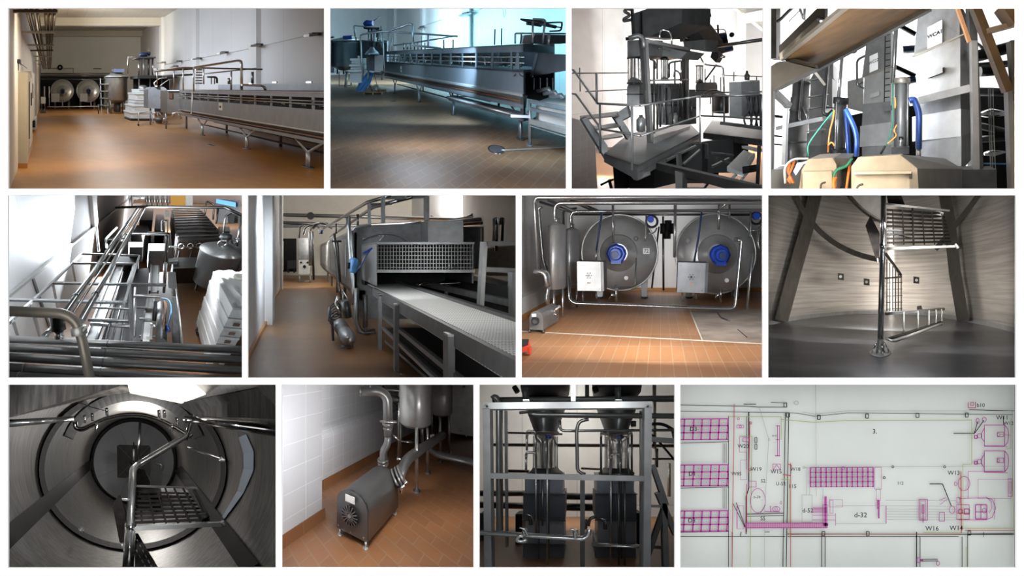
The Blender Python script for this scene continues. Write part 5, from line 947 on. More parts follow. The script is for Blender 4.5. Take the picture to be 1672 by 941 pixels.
# boxes in the middle
for i, (uv, Z0, Z1, m, lab) in enumerate((((( 627, 255), (700, 255), (697, 282), (632, 282)), .9, 1.5, 'steel', 'small grey box under the portal'), (((725, 262), (805, 262), (802, 300), (728, 300)), .6, 1.4, 'steel_light', 'pale box right of the portal centre'), (((640, 180), (715, 165), (730, 195), (700, 225)), .3, 1.5, 'steel', 'grey machine housing beyond the portal'), (((690, 95), (750, 95), (745, 150), (680, 150)), .3, 1.6, 'steel_light', 'tall pale housing at the far end of the pipes'), (((580, 320), (680, 322), (672, 358), (565, 355)), .3, 1.1, 'black', 'black opening under the cage end'), (((822, 335), (870, 335), (868, 352), (822, 352)), .9, 1.0, 'paper', 'small white board in front of the dark cabinet'), (((845, 330), (985, 330), (985, 380), (845, 385)), .2, .9, 'steel_dark', 'dark cabinet in front of the caged conveyor'), (((1065, 180), (1120, 180), (1122, 205), (1085, 205)), .3, 1.0, 'steel_light', 'pale box behind the coned tank'))):
    t = B.thing('machine_box', lab, 'box', z(*uv[2], Z0), 'boxes of the line'); B.part(t, 'body', m, boxz(uv, Z0, Z1)); c = [B.z(u, v, Z1+.005) for u, v in uv]; B.part(t, 'lid_edge', 'steel_mid', G().bar(c[3], c[2], .03))
# caged conveyor
t = B.thing('caged_conveyor', 'long caged conveyor with cross rungs at the back', 'conveyor', z(960, 260, 0))
a0, a1, b0, b1 = B.z(842, 92, 1.5), B.z(868, 228, 1.5), B.z(968, 88, 1.5), B.z(1080, 222, 1.5)
B.part(t, 'side_wall', 'steel_mid', G().prism([a0, a1, a1-V((0, 0, .9)), a0-V((0, 0, .9))], (-.08, 0, 0))); B.part(t, 'side_wall', 'steel', G().prism([b0, b1, b1-V((0, 0, .9)), b0-V((0, 0, .9))], (.08, 0, 0))); B.part(t, 'bed', 'steel_dark', G().prism([a0-V((0, 0, .6)), b0-V((0, 0, .6)), b1-V((0, 0, .6)), a1-V((0, 0, .6))], (0, 0, -.1)))
for i in range(12): q = (i/11)**1.0; B.part(t, 'rung', 'steel_light', G().bar(a1+(a0-a1)*q, b1+(b0-b1)*q, .10, .05))
B.part(t, 'front_panel', 'steel_mid', G().prism([a1-V((0, .3, .05)), b1-V((0, .3, .05)), b1-V((0, .3, .9)), a1-V((0, .3, .9))], (0, .2, 0)))
for i in range(5): q = a1+(b1-a1)*(.1+i*.2)-V((0, .4, .3)); B.part(t, 'wheel', 'chrome', G().ring(q, (0, 1, .2), .12, .03, 14, 6))
for i in range(4): q = a1+(b1-a1)*(.08+i*.28); B.part(t, 'leg', 'steel_dark', G().tube([q-V((0, .4, .5)), V((q.x, q.y-.4, 0))], .04, 6))
# coned tank
D0 = B.z(1080, 295, 1.65); rr = 98*(B.R @ (D0-V((0, 0, 4.2)))).y/866
t = B.thing('coned_tank', 'round steel tank with cone lid and small motor', 'tank', (D0.x, D0.y, 0)); c = (D0.x, D0.y, 0)
B.part(t, 'body', 'steel_mid', G().lathe(c, (0, 0, 1), [(.35, rr*.96), (.4, rr), (1.62, rr), (1.65, rr*1.02)], 40)); B.part(t, 'lid', 'steel', G().lathe(c, (0, 0, 1), [(1.65, rr*1.03), (1.68, rr*1.03), (1.95, rr*.15)], 40)); m = B.part(t, 'agitator', 'steel_dark', G().lathe(c, (0, 0, 1), [(1.93, .12), (2.05, .12), (2.1, .2), (2.2, .18), (2.25, .08)], 16)); B.part(m, 'valve_ring', 'chrome', G().ring(V(c)+V((-.12, -.3, 2.0)), (0, 1, .5), .13, .035, 16, 6)); B.part(m, 'valve_ring', 'chrome', G().ring(V(c)+V((.3, -.1, 2.05)), (0, 1, .5), .11, .035, 16, 6))
for a in (.5, 2, 3.6, 5.2): B.part(t, 'leg', 'steel_dark', G().tube([(c[0]+rr*.8*math.cos(a), c[1]+rr*.8*math.sin(a), .5), (c[0]+rr*.8*math.cos(a), c[1]+rr*.8*math.sin(a), 0)], .05, 6))
# white crates
zt0 = 2.0
for i in range(7):
    Z1 = zt0-i*.26; s = .02*(i % 2); q = [B.z(u, v, zt0) for u, v in ((1040-s*200, 398), (1230, 402), (1250, 590), (1135, 580))]; q = [p+V((0, 0, Z1-zt0)) for p in q]
    t = B.thing('white_crate', ['topmost white crate of the tall stack, covered by foil', 'second white crate from the top of the tall stack', 'third white crate from the top of the tall stack', 'middle white crate of the tall stack', 'third white crate from the floor in the tall stack', 'second white crate from the floor in the tall stack', 'lowest white crate of the tall stack'][i], 'crate', q[3]-V((0, 0, .25)), 'tall stack of white crates')
    B.part(t, 'body', 'white', G().prism([p*.98+sum(q, V())/4*.02 for p in q], (0, 0, -.24))); B.part(t, 'rim', 'paper', G().prism(q, (0, 0, -.06)))
    if i: d = (q[2]-q[3]); B.part(t, 'handle_hole', 'brown', G().prism([q[3]+d*.35+V((0, -.012, -.1)), q[3]+d*.65+V((0, -.012, -.1)), q[3]+d*.65+V((0, -.012, -.17)), q[3]+d*.35+V((0, -.012, -.17))], (0, .01, 0)))
q = [B.z(u, v, zt0+.02) for u, v in ((1048, 400), (1225, 402), (1240, 575), (1150, 570))]; random.seed(3)
rows = [[q[0].lerp(q[1], i/9).lerp(q[3].lerp(q[2], i/9), j/9)+V((0, 0, random.uniform(0, .09))) for i in range(10)] for j in range(10)]
B.one('foil_sheet', 'crumpled white foil lying on the tall crate stack', 'foil', 'paper', G().sheet(rows))
B.one('foil_scrap', 'round cream scrap lying on the foil', 'scrap', 'cream', G().ball(B.z(1165, 425, 2.1), .12, 8, .5))
t = B.thing('floor_jack', 'dark wheeled trolley left of the crate stack', 'trolley', z(1000, 700, 0)); B.part(t, 'handle', 'steel_dark', zt((1.2, .1), ((1020, 520), (985, 660)), .06)); B.part(t, 'frame', 'steel_dark', zt((.15, .3, .15), ((960, 690), (985, 650), (1045, 670)), .05)); 
for u, v in ((962, 695), (985, 715), (1030, 725)): B.part(t, 'wheel', 'rubber', G().cyl(z(u, v, .1), (1, .2, 0), .06, .1, 12))
# back of the hall
B.struct('door_1', 'orange_door', poly(B, 18, ((832, 28), (904, 28), (904, 78), (832, 78)), (0, .1, 0))); 
B.one('wall_box', 'pale wall cabinet with a dark dial beside the orange door', 'cabinet', 'steel_light', poly(B, 17.5, ((905, 20), (940, 20), (940, 78), (905, 78)), (0, .1, 0)))
t = B.thing('blue_machine', 'blue and dark machine at the far right end', 'machine', B.d(1110, 170, 15)); B.part(t, 'body', 'steel_dark', poly(B, 15, ((1055, 45), (1175, 50), (1175, 180), (1060, 170)), (0, .3, 0))); B.part(t, 'blue_beam', 'blue_pale', poly(B, 14.9, ((1055, 45), (1150, 62), (1150, 85), (1055, 65)), (0, .1, 0))); B.part(t, 'legs', 'black', poly(B, 14.8, ((1110, 120), (1145, 120), (1140, 178), (1115, 178)), (0, .1, 0)))
t = B.thing('far_manifold', 'bright pipe manifold at the far end of the long pipes', 'pipework', B.d(670, 80, 14)); B.part(t, 'drum', 'pipe', tube(B, 14, ((640, 50), (660, 46), (705, 48)), .3)); 
for i in range(9): B.part(t, 'pipe', 'pipe' if i % 2 else 'pipe_dark', tube(B, 14.3, ((715+i*13, 20), (715+i*13, 78)), .07))
B.part(t, 'post', 'steel_dark', tube(B, 13, ((640, 20), (645, 85)), .06)); B.one('dark_machine', 'dark machine cluster between the housing and the caged conveyor', 'machine', 'steel_dark', boxz(((760, 120), (800, 120), (805, 200), (760, 200)), .1, 1.2))
t = B.thing('railing', 'tube railing crossing the back in front of the caged conveyor', 'railing', B.d(1160, 280, 8)); B.part(t, 'top_rail', 'pipe_dark', tube(B, (9.5, 8, 7.4, 7), ((565, 87), (720, 82), (1100, 86), (1190, 130)), .055)); B.part(t, 'post', 'pipe', tube(B, 7, ((1178, 130), (1155, 280)), .05)); B.part(t, 'post', 'pipe_dark', tube(B, 8, ((1065, 85), (1055, 165)), .04)); B.part(t, 'loop', 'pipe', tube(B, 8.3, ((1000, 120), (1008, 55), (1045, 72), (1040, 145)), .04)); B.part(t, 'loop', 'pipe', tube(B, 7.3, ((1090, 220), (1100, 125), (1130, 118)), .04))
t = B.thing('tray_post', 'white and wooden tray post in front of the caged conveyor', 'post', B.d(815, 240, 8)); B.part(t, 'tray', 'white', poly(B, 8, ((805, 105), (825, 105), (825, 135), (805, 135)), (0, .1, 0))); B.part(t, 'post', 'cream', tube(B, 8, ((815, 150), (815, 210)), .05)); B.part(t, 'frame', 'steel_dark', tube(B, 8, ((790, 200), (790, 150), (820, 150)), .04))
B.one('thin_rail', 'thin rail in front of the caged conveyor', 'rail', 'pipe', tube(B, 7.5, ((825, 278), (985, 282)), .03))
B.L(420, 60, 6, 200, 200, 5.5, 2, 140, (.85, .93, 1), 120)
B.L(330, 60, 3, 120, 250, 3, 1, 190, (.85, .93, 1), 120)
B.L(620, 60, 8, 620, 500, 5, 3, 110, (.88, .94, 1))
B.L(900, 60, 13, 1000, 80, 20, 3, 700, (.85, .92, 1))
B.L(900, 40, 4, 950, 600, 4.5, 1.5, 60, (.95, .97, 1))
B.L(600, 80, 1.6, 600, 800, 2, .9, 22, (.95, .97, 1))
# ================================================================== bay 6: the tunnel with its white belt
VIEW[0] = ', second middle view'; B = Bay(RECTS[1][1], 395, 310, 2.987, 300, 305, 986, 1.6, 1.2)
mat('window_glow', (.9, .9, .9), .5, emit=((.95, .97, 1), 1.3)); tiles('floor_amber', (.30, .14, .042), (.25, .13, .05), .24, .115, .005, .4, .08, dirt=.3)
B.struct('floor', 'floor_amber', G().quad((-3, 1, 0), (12, 1, 0), (12, 15, 0), (-3, 15, 0)))
B.struct('wall_back', 'wall_warm', G().quad((-3, 14, 0), (12, 14, 0), (12, 14, 7), (-3, 14, 7)))
B.struct('wall_left', 'panel_white', G().box((-.85, 1, 0), (-1.2, 4.6, 1.9)).box((-1.0, 4.6, 0), (-1.3, 9.0, 1.9)))
B.struct('wall_left', 'panel_white', G().box((-.86, 1, 1.9), (-1.2, 4.6, 7)).box((-1.02, 4.6, 1.9), (-1.3, 9.0, 7)))
for y, x in ((4.45, -.68), (8.6, -.9)): B.struct('trim_1', 'wall_white', G().box((x, y, 0), (x-.25, y+.35, 7)))
B.struct('baseboard_left', 'floor_orange', G().box((-.8, 1, 0), (-.86, 4.45, .08)).box((-.95, 4.9, 0), (-1.01, 8.6, .08)))
B.struct('wall_right', 'wall_white', G().quad((7.5, 1, 0), (7.5, 14, 0), (7.5, 14, 7), (7.5, 1, 7)))
for i, (uv) in enumerate((((1080, 10), (1195, 10), (1195, 62), (1080, 82)), ((1280, 10), (1345, 10), (1345, 30), (1280, 42)))): B.struct(f'window_{i+1}', 'window_glow', poly(B, (11.5, 9, 9, 11.5) if not i else (8.5, 8, 8, 8.5), uv, (.05, 0, 0)))
B.partitions('partition', 12)
pd = lambda D, uv, v: poly(B, D, uv, v)
# tunnel
t = B.thing('cooling_tunnel', 'long grey steel tunnel running to the back of the hall', 'tunnel', (1.1, 4.55, .5))
B.part(t, 'side_wall', 'steel', G().box((1.11, 4.55, .75), (1.2, 13.5, 2.05))); B.part(t, 'lower_side', 'steel_mid', G().prism([(1.11, 4.55, .75), (1.3, 4.55, .5), (1.4, 4.55, .5), (1.4, 4.55, .75)], (0, 9, 0)))
B.part(t, 'front_wall', 'steel_mid', G().prism([(1.11, 4.55, .1), (3.6, 4.55, .1), (3.6, 4.55, 2.27), (1.35, 4.55, 2.2), (1.13, 4.55, 2.15)], (0, .1, 0)))
B.part(t, 'front_edge', 'steel_light', G().tube([(1.1, 4.5, .2), (1.1, 4.5, 2.1), (1.16, 4.5, 2.16), (1.5, 4.5, 2.2)], .03, 8)); B.part(t, 'roof', 'steel', G().box((1.15, 4.6, 2.05), (3.6, 13.5, 2.12)))
B.part(t, 'top_box', 'steel', G().box((2.65, 4.3, 1.78), (3.4, 4.9, 2.28))); B.part(t, 'top_box_side', 'steel_light', pd((4.6, 5.2, 5.2, 4.6), ((795, 165), (875, 153), (875, 250), (800, 250)), (0, .03, 0))); B.part(t, 'rear_box', 'steel_mid', G().box((3.5, 4.9, 1.2), (4.3, 5.6, 2.2))); B.part(t, 'rear_box_edge', 'steel_light', G().tube([(3.5, 4.85, 2.2), (4.3, 4.85, 2.2), (4.3, 4.85, 1.2)], .02))
for i in range(5): B.part(t, 'side_panel', 'steel_light', G().box((1.10, 5.3+i*1.5, .95), (1.108, 6.6+i*1.5, 1.95)))
for y in (5.2, 6.5, 8, 9.5, 11): B.part(t, 'leg', 'steel_dark', G().box((1.3, y, 0), (1.38, y+.08, .6)))
l = B.part(t, 'leg', 'steel_mid', G().tube([(1.22, 4.0, .12), (1.22, 4.0, .75)], .05, 10).tube([(1.22, 4.0, 0), (1.22, 4.0, .12)], .02, 8)); B.part(l, 'foot', 'steel_dark', G().cyl((1.22, 4.0, 0), (0, 0, 1), .02, .11, 18))
B.part(t, 'mouth', 'black', G().box((1.3, 4.3, .9), (3.0, 4.5, 1.27)))
t = B.thing('grille_box', 'wide black grille hood in front of the tunnel mouth', 'hood', (1.3, 3.6, 1.0))
B.part(t, 'side', 'steel', G().box((1.296, 3.6, 1.0), (1.31, 4.5, 1.76))); B.part(t, 'top', 'steel_mid', G().box((1.296, 3.58, 1.74), (3.03, 4.5, 1.78))); B.part(t, 'back', 'black', G().box((1.31, 3.9, 1.28), (3.0, 3.95, 1.74))); B.part(t, 'lower_bar', 'steel_mid', G().box((1.296, 3.57, 1.24), (3.03, 3.62, 1.29))); B.part(t, 'right_end', 'steel_dark', G().box((3.0, 3.6, 1.05), (3.03, 4.5, 1.76)))
for i in range(31): B.part(t, 'upright_wire', 'pipe_dark', G().bar((1.33+i*.0545, 3.6, 1.28), (1.33+i*.0545, 3.6, 1.74), .008))
for i in range(6): B.part(t, 'cross_wire', 'pipe_dark', G().bar((1.31, 3.6, 1.33+i*.07), (3.0, 3.6, 1.33+i*.07), .008))
B.part(t, 'latch', 'steel_light', tube(B, 3.5, ((1010, 360), (1010, 382)), .015)); B.part(t, 'hinge_wire', 'pipe_dark', tube(B, 3.6, ((590, 245), (640, 225), (700, 215), (760, 225), (800, 250)), .016, 8, .3)); B.part(t, 'hook', 'chrome', tube(B, 3.6, ((590, 238), (660, 232), (685, 210), (690, 225), (672, 250)), .010)); B.part(t, 'blue_cable', 'blue_hose', tube(B, 3.5, ((632, 288), (605, 320), (590, 360), (562, 395)), .012, 6, .2)); B.part(t, 'tap', 'blue', tube(B, 3.5, ((590, 310), (612, 300), (635, 285)), .02))
t = B.thing('blue_motor_box', 'blue rounded switch box strapped to the tunnel corner pipe', 'box', B.d(545, 405, 4.0)); B.part(t, 'body', 'blue_pale', tube(B, 4.0, ((548, 332), (546, 342), (543, 395), (541, 406)), [.05, .085, .085, .05], 12)); B.part(t, 'clamp', 'black', tube(B, 3.9, ((522, 355), (520, 385)), .03))
PP = [('tall pipe left of the tunnel corner, nearest', 4.2, ((520, 130), (522, 240), (548, 560), (555, 600)), .045, 'pipe'), ('second upright pipe at the tunnel corner', 4.1, ((535, 200), (545, 460), (542, 560)), .035, 'pipe'), ('thick pipe bending out low at the tunnel corner', 4.0, ((560, 480), (555, 640), (580, 700), (650, 690)), .05, 'steel_mid'), ('upright pipe on the tunnel side with a cross bar', 5.6, ((450, 215), (470, 470), (490, 545)), .045, 'pipe'), ('thin upright pipe beside the crossed one', 5.5, ((465, 250), (480, 450)), .03, 'pipe_dark'), ('upright pipe pair at the far tunnel end, left', 8.5, ((330, 205), (332, 370)), .06, 'pipe'), ('upright pipe pair at the far tunnel end, right', 8, ((345, 205), (342, 370)), .05, 'pipe'), ('lower bent pipe by the far cabinet', 8, ((345, 290), (350, 440)), .05, 'pipe_dark')]
for lab, D, uv, r, m in PP: B.one('steel_pipe', lab, 'pipe', m, tube(B, D, uv, r, 10), 'pipes along the tunnel side')
B.one('cross_bar', 'short cross bar on the tunnel side pipe', 'bar', 'steel_dark', tube(B, 5.5, ((440, 252), (485, 252)), .025))
B.one('hose_loop', 'chrome hose loop low on the tunnel side', 'hose', 'pipe', tube(B, 4.6, ((495, 500), (490, 535), (505, 548), (518, 535), (490, 490)), .02, 8, .2))
for i, (a, b, c2) in enumerate((((398, 190), (610, 62), (720, 30)), ((430, 230), (640, 85), (830, 35)))): B.one('roof_rail', ['front long handrail on the tunnel roof', 'rear long handrail on the tunnel roof'][i], 'rail', 'pipe', tube(B, (9, 5.2, 4.4), (a, b, c2), .045, 10, .05), 'roof rails')
t = B.thing('tube_gantry', 'square tube frame standing on the tunnel roof', 'frame', B.d(685, 150, 4.5)); B.part(t, 'top_bar', 'steel', G().bar(B.d(685, 40, 4.5), B.d(905, 33, 4.5), .06)); B.part(t, 'post', 'steel', G().bar(B.d(688, 40, 4.5), B.d(688, 160, 4.5), .07)); B.part(t, 'post', 'steel', G().bar(B.d(900, 33, 4.5), B.d(900, 150, 4.5), .08)); B.part(t, 'post', 'steel', G().bar(B.d(620, 70, 4.8), B.d(622, 170, 4.8), .06)); B.part(t, 'tie_bar', 'steel_dark', G().bar(B.d(625, 72, 4.8), B.d(730, 68, 4.8), .05))
for i, (u, v0, v1) in enumerate(((565, 120, 175), (512, 140, 180), (460, 165, 215))): B.one('rail_post', ['rail post nearest the roof frame', 'middle rail post on the tunnel roof', 'far rail post on the tunnel roof'][i], 'post', 'pipe', tube(B, 5.5+i, ((u, v0), (u, v1)), .035), 'roof rail posts')
t = B.thing('inline_pump', 'round nosed steel pump unit on the floor beside the tunnel', 'pump', B.z(500, 780)); D = 986*1.6/(770-305)
B.part(t, 'body', 'steel', G().lathe(B.d(470, 650, D+.35), B.d(520, 725, D)-B.d(470, 650, D+.35), [(0, .1), (.03, .13), (.2, .13), (.21, .115), (.25, .115), (.26, .13), (.4, .13), (.46, .1), (.5, .04)], 24)); B.part(t, 'nose_bolt', 'chrome', tube(B, D-.12, ((512, 718), (516, 724)), .025))
for i in range(5): B.part(t, 'cooling_coil', 'steel_dark', G().ring(B.d(458-i*1, 635-i*14, D+.45+i*.06), (.3, -1, -.2), .12, .014, 20, 6))
B.part(t, 'skid', 'steel_dark', G().bar(B.d(475, 775, D-.02), B.d(540, 758, D), .05)); B.part(t, 'front_leg', 'steel_dark', tube(B, D, ((478, 760), (476, 785)), .02)); B.part(t, 'stand', 'steel_dark', tube(B, D+.2, ((445, 735), (440, 640), (425, 640), (430, 570)), .025)); B.part(t, 'valve', 'chrome', tube(B, D+.2, ((470, 520), (455, 560), (480, 600)), .03)); B.part(t, 'motor', 'steel_dark', tube(B, D+.3, ((500, 540), (515, 620)), .08, 10))
# white belt table
t = B.thing('belt_table', 'perforated white belt on a steel frame in the foreground', 'conveyor', (1.3, 1.2, 0))
m, nt, b_ = principled('belt_dots'); uvn = nt.nodes.new('ShaderNodeUVMap'); uvn.uv_map = 'metres'; mp = nt.nodes.new('ShaderNodeMapping'); mp.inputs['Scale'].default_value = (40, 40, 1); vo = nt.nodes.new('ShaderNodeTexVoronoi'); vo.inputs['Scale'].default_value = 1; vo.inputs['Randomness'].default_value = .05; rp = nt.nodes.new('ShaderNodeValToRGB'); rp.color_ramp.elements[0].position = .22; rp.color_ramp.elements[1].position = .34; rp.color_ramp.elements[0].color = (.25, .25, .24, 1); rp.color_ramp.elements[1].color = (.86, .86, .84, 1)
nt.links.new(uvn.outputs['UV'], mp.inputs['Vector']); nt.links.new(mp.outputs['Vector'], vo.inputs['Vector']); nt.links.new(vo.outputs['Distance'], rp.inputs['Fac']); nt.links.new(rp.outputs['Color'], b_.inputs['Base Color']); MATS['belt_dots'] = m
B.part(t, 'belt', 'belt_dots', G().box((1.33, .9, .93), (1.97, 4.2, .95))); B.part(t, 'belt_return', 'belt_dots', G().box((1.36, .9, .74), (1.9, 3.7, .77))); B.part(t, 'side_beam', 'steel_mid', G().box((1.28, .9, .80), (1.33, 3.75, .945))); B.part(t, 'far_beam', 'steel_dark', G().box((1.97, .9, .8), (2.05, 4.4, .99)))
B.part(t, 'middle_rail', 'steel_mid', G().bar((1.3, .8, .55), (1.3, 3.3, .55), .05)); B.part(t, 'lower_shelf', 'steel_dark', G().box((1.3, .9, .34), (2.0, 3.3, .37))); B.part(t, 'shelf_edge', 'steel', G().bar((1.29, .8, .37), (1.29, 3.3, .37), .04))
for y, w in ((3.33, .05), (2.75, .055), (1.75, .06)): l = B.part(t, 'leg', 'steel_mid', G().bar((1.26, y, 0), (1.26, y, .92 if y > 3 else .88), w)); B.part(l, 'cap', 'steel_light', G().box((1.26-w/2, y-w/2, .88), (1.26+w/2, y+w/2, .9)))
B.part(t, 'brace', 'steel_mid', G().bar((1.3, 3.2, .2), (1.55, 2.3, .05), .04)); B.part(t, 'drip_tray', 'black', G().box((1.4, 1.0, .38), (1.95, 3.2, .40)))
# right hand rails and second line
t = B.thing('upright_gantry', 'steel upright with two cross rails at the right edge', 'frame', B.d(1165, 575, 3.0)); B.part(t, 'post', 'steel_light', G().bar(B.d(1180, 255, 3), B.d(1162, 575, 3), .06)); B.part(t, 'cross_rail', 'steel', G().bar(B.d(1185, 263, 3), B.d(1345, 262, 3), .06)); B.part(t, 'cross_rail', 'steel', G().bar(B.d(1180, 388, 3), B.d(1345, 395, 3), .07)); B.part(t, 'right_post', 'steel', G().bar(B.d(1318, 400, 2.8), B.d(1322, 640, 2.8), .06))
t = B.thing('second_line', 'dark second conveyor line beyond the white belt', 'conveyor', B.d(1000, 520, 4)); B.part(t, 'rail', 'steel_mid', G().bar(B.d(880, 455, 4.2), B.d(1345, 560, 2.9), .10)); B.part(t, 'rail', 'steel', G().bar(B.d(1050, 420, 5.2), B.d(1345, 478, 4.0), .13)); B.part(t, 'tray', 'steel_light', pd((4, 3.6, 3.8, 4.2), ((1190, 520), (1345, 575), (1345, 540), (1210, 512)), (0, 0, -.03))); B.part(t, 'strip', 'paper', G().bar(B.d(1190, 425, 4.6), B.d(1310, 455, 4.2), .05, .03)); B.part(t, 'bed', 'dark', pd((4.4, 3, 3, 4.4), ((860, 470), (1345, 660), (1345, 480), (1000, 420)), (0, .3, -.2)))
B.part(t, 'cross_tube', 'pipe', tube(B, 4.0, ((865, 462), (1000, 458), (1110, 450)), .02)); B.part(t, 'bracket', 'steel_light', tube(B, 3.9, ((1003, 465), (995, 515)), .03)); B.part(t, 'knob', 'chrome', tube(B, 3.9, ((850, 470), (880, 455)), .03))
B.one('far_machines', 'brownish machinery between the right posts', 'machine', 'steel_warm', pd(6, ((1190, 290), (1345, 270), (1345, 420), (1190, 420)), (0, .4, 0)))
for i, (u, v0, v1, m) in enumerate(((1228, 140, 250, 'steel_light'), (1240, 140, 300, 'pipe'), (1268, 140, 250, 'pipe_dark'))): B.one('standing_pipe', ['pale', 'bright hooked', 'dark hooked'][i]+' standing pipe near the right wall', 'pipe', m, tube(B, 5, ((u-8, v0+30), (u-6, v0), (u+5, v0), (u, v1)) if i else ((u, v0), (u, v1)), .03, 8, .05), 'standing pipes')
# background
for i, (D, uv, r, m) in enumerate(((11, ((172, 122), (600, 132), (840, 142)), .10, 'pipe_dark'), (11.2, ((172, 160), (420, 168)), .09, 'steel_dark'), (11, ((172, 178), (560, 175), (1050, 150)), .08, 'steel_mid'), (9, ((700, 135), (1040, 145), (1345, 98)), .08, 'pipe'), (8.6, ((1000, 160), (1345, 130)), .10, 'steel_mid'), (8.5, ((1050, 172), (1345, 150)), .06, 'steel_dark'), (9, ((1075, 140), (1120, 122), (1150, 105), (1200, 115)), .05, 'pipe_dark'), (11, ((920, 130), (940, 145), (1000, 135)), .08, 'pipe_dark'))):
    B.one('wall_pipe', ['topmost pipe across the cream back wall', 'short dark pipe above the doorway', 'low pipe across the back wall', 'long pipe climbing to the right edge', 'thick pipe under the climbing pipe', 'lowest dark pipe at the right wall', 'small bent pipe on the climbing pipe', 'pipe knot left of the climbing pipe'][i], 'pipe', m, tube(B, D, uv, r), 'pipes along the back wall')
B.one('round_sign', 'round black disc hanging on the back pipes', 'disc', 'black', G().cyl(B.d(335, 128, 10.8), (0, -1, 0), .05, .2, 20))
t = B.thing('control_cabinet', 'grey cabinet on legs at the end of the aisle', 'cabinet', B.z(305, 455)); D = 986*1.6/(452-305)
B.part(t, 'body', 'steel_light', pd(D, ((277, 412), (333, 410), (331, 342), (276, 344)), (0, .5, 0))); B.part(t, 'stand', 'steel_mid', tube(B, D, ((281, 456), (280, 412)), .04).tube(B.path(D, (333, 452), (332, 410)), .04, 6).tube(B.path(D, (281, 448), (333, 445)), .03, 6)); B.part(t, 'dial', 'black', G().cyl(B.d(305, 375, D-.02), (0, -1, 0), .02, .09, 8))
for u in (288, 320): B.part(t, 'knob', 'black', G().cyl(B.d(u, 355, D-.02), (0, -1, 0), .02, .06, 8))
B.struct('door_1', 'black', pd(12.5, ((200, 400), (266, 400), (266, 238), (200, 238)), (0, .1, 0))); B.one('door_leaf', 'pale upright door leaf left of the dark doorway', 'door', 'steel_light', pd(12.2, ((188, 392), (203, 392), (203, 250), (188, 250)), (0, .1, 0)))  # black sheet stands in for the darkness inside the doorway
t = B.thing('trolley', 'dark trolley standing in the doorway', 'trolley', B.z(235, 410)); B.part(t, 'body', 'dark', pd(12, ((220, 385), (262, 385), (262, 345), (222, 345)), (0, .3, 0))); B.part(t, 'leg', 'black', tube(B, 12, ((227, 405), (227, 385)), .05)); B.part(t, 'leg', 'black', tube(B, 12, ((255, 405), (255, 385)), .05))
t = B.thing('pipe_cluster', 'cluster of curved pipes and hoses over the far tunnel end', 'pipework', B.d(350, 200, 9)); 
for i, uv in enumerate((((330, 200), (360, 160), (420, 175)), ((345, 190), (385, 155), (440, 190)), ((300, 220), (310, 180), (360, 170)), ((372, 180), (378, 205), (380, 215)), ((280, 235), (285, 180), (300, 175)))): B.part(t, 'hose', ['pipe', 'steel_mid', 'steel_mid', 'chrome', 'steel_dark'][i], tube(B, 9, uv, .05, 8, .3))
B.part(t, 'blue_valve', 'blue', tube(B, 8.8, ((390, 198), (388, 215)), .06)); B.part(t, 'block', 'steel_dark', pd(9.2, ((275, 340), (335, 340), (335, 235), (275, 235)), (0, .3, 0)))
p = B.d(260, 60, 4.2); B.strip(p, p+V((0, 7, 0)), (.1, 0, -1), .5, 30, (.92, .96, 1))
B.L(950, 50, 9.5, 1000, 150, 13, 2.5, 700, (1, 1, 1))
B.strip((1.65, 1.7, 1.9), (1.65, 3.3, 1.9), (0, 0, -1), .5, 14, (1, 1, .98))
B.L(400, 50, 9, 400, 200, 13, 2, 350, (1, .97, .9))
B.L(330, 40, 4, 60, 250, 4, .8, 40, (.8, .9, 1), 120)
B.L(560, 60, 2.6, 700, 350, 4.2, .8, 12, (.92, .96, 1), 140)
# ================================================================== bay 7: the two big lying tanks
VIEW[0] = ', third middle view'; B = Bay(RECTS[1][2], 845, 310, 2.988, 698, 235, 900, 1.6, 2.05)
tiles('floor_tan', (.42, .20, .085), (.50, .33, .20), .32, .16, .006, .36, .06, dirt=.25)
B.struct('floor', 'floor_tan', G().quad((-4, 5.8, 0), (-4, 1.8, 0), (4, 1.8, 0), (4, 5.8, 0)))
MATS['floor_tan'].node_tree.nodes['Brick Texture'].inputs['Brick Width'].default_value = .16; MATS['floor_tan'].node_tree.nodes['Brick Texture'].inputs['Row Height'].default_value = .34; MATS['floor_tan'].node_tree.nodes['Brick Texture'].offset = 0
tiles('wall_tile', (.60, .60, .59), (.68, .68, .67), .2, .2, .006, .3, .02, 0, .06)
B.struct('wall_back', 'wall_white', G().quad((-4, 5.6, 0), (4, 5.6, 0), (4, 5.6, 3.5), (-4, 5.6, 3.5)))
B.struct('wall_left', 'wall_tile', G().box((-2.83, 1.8, 0), (-3, 5.6, 3.5)).prism([(-2.83, 1.8, .45), (-2.72, 1.8, .42), (-2.72, 1.8, 0), (-2.83, 1.8, 0)], (0, 3.8, 0)))
B.struct('baseboard_left', 'floor_orange', G().box((-2.68, 1.8, 0), (-2.74, 5.6, .09))); B.struct('baseboard_back', 'floor_orange', G().box((-2.8, 5.55, 0), (4, 5.6, .09)))
B.struct('trim_1', 'cream', G().prism([B.z(0, 688, .003), B.z(1200, 750, .003), B.z(1200, 754, .003), B.z(0, 691, .003)], (0, 0, .002)).prism([B.z(838, 585, .003), B.z(842, 585, .003), B.z(906, 738, .003), B.z(900, 738, .003)], (0, 0, .002)))
mat('floor_worn', (.30, .24, .19), .5, 0, .35, 1.5); B.struct('floor_1', 'floor_worn', G().prism([B.z(u, v, .001) for u, v in ((848, 590), (1230, 580), (1230, 748), (905, 736))], (0, 0, .001)))
B.partitions('partition', 4.6)
def big(cu, cv, ru, label, sign, mu, mv):
    D = 4.6; c = B.d(cu, cv, D); r = ru*D/900
    t = lying_tank(B, tuple(c), r, label, 'blue', .85)
    return t, c, r
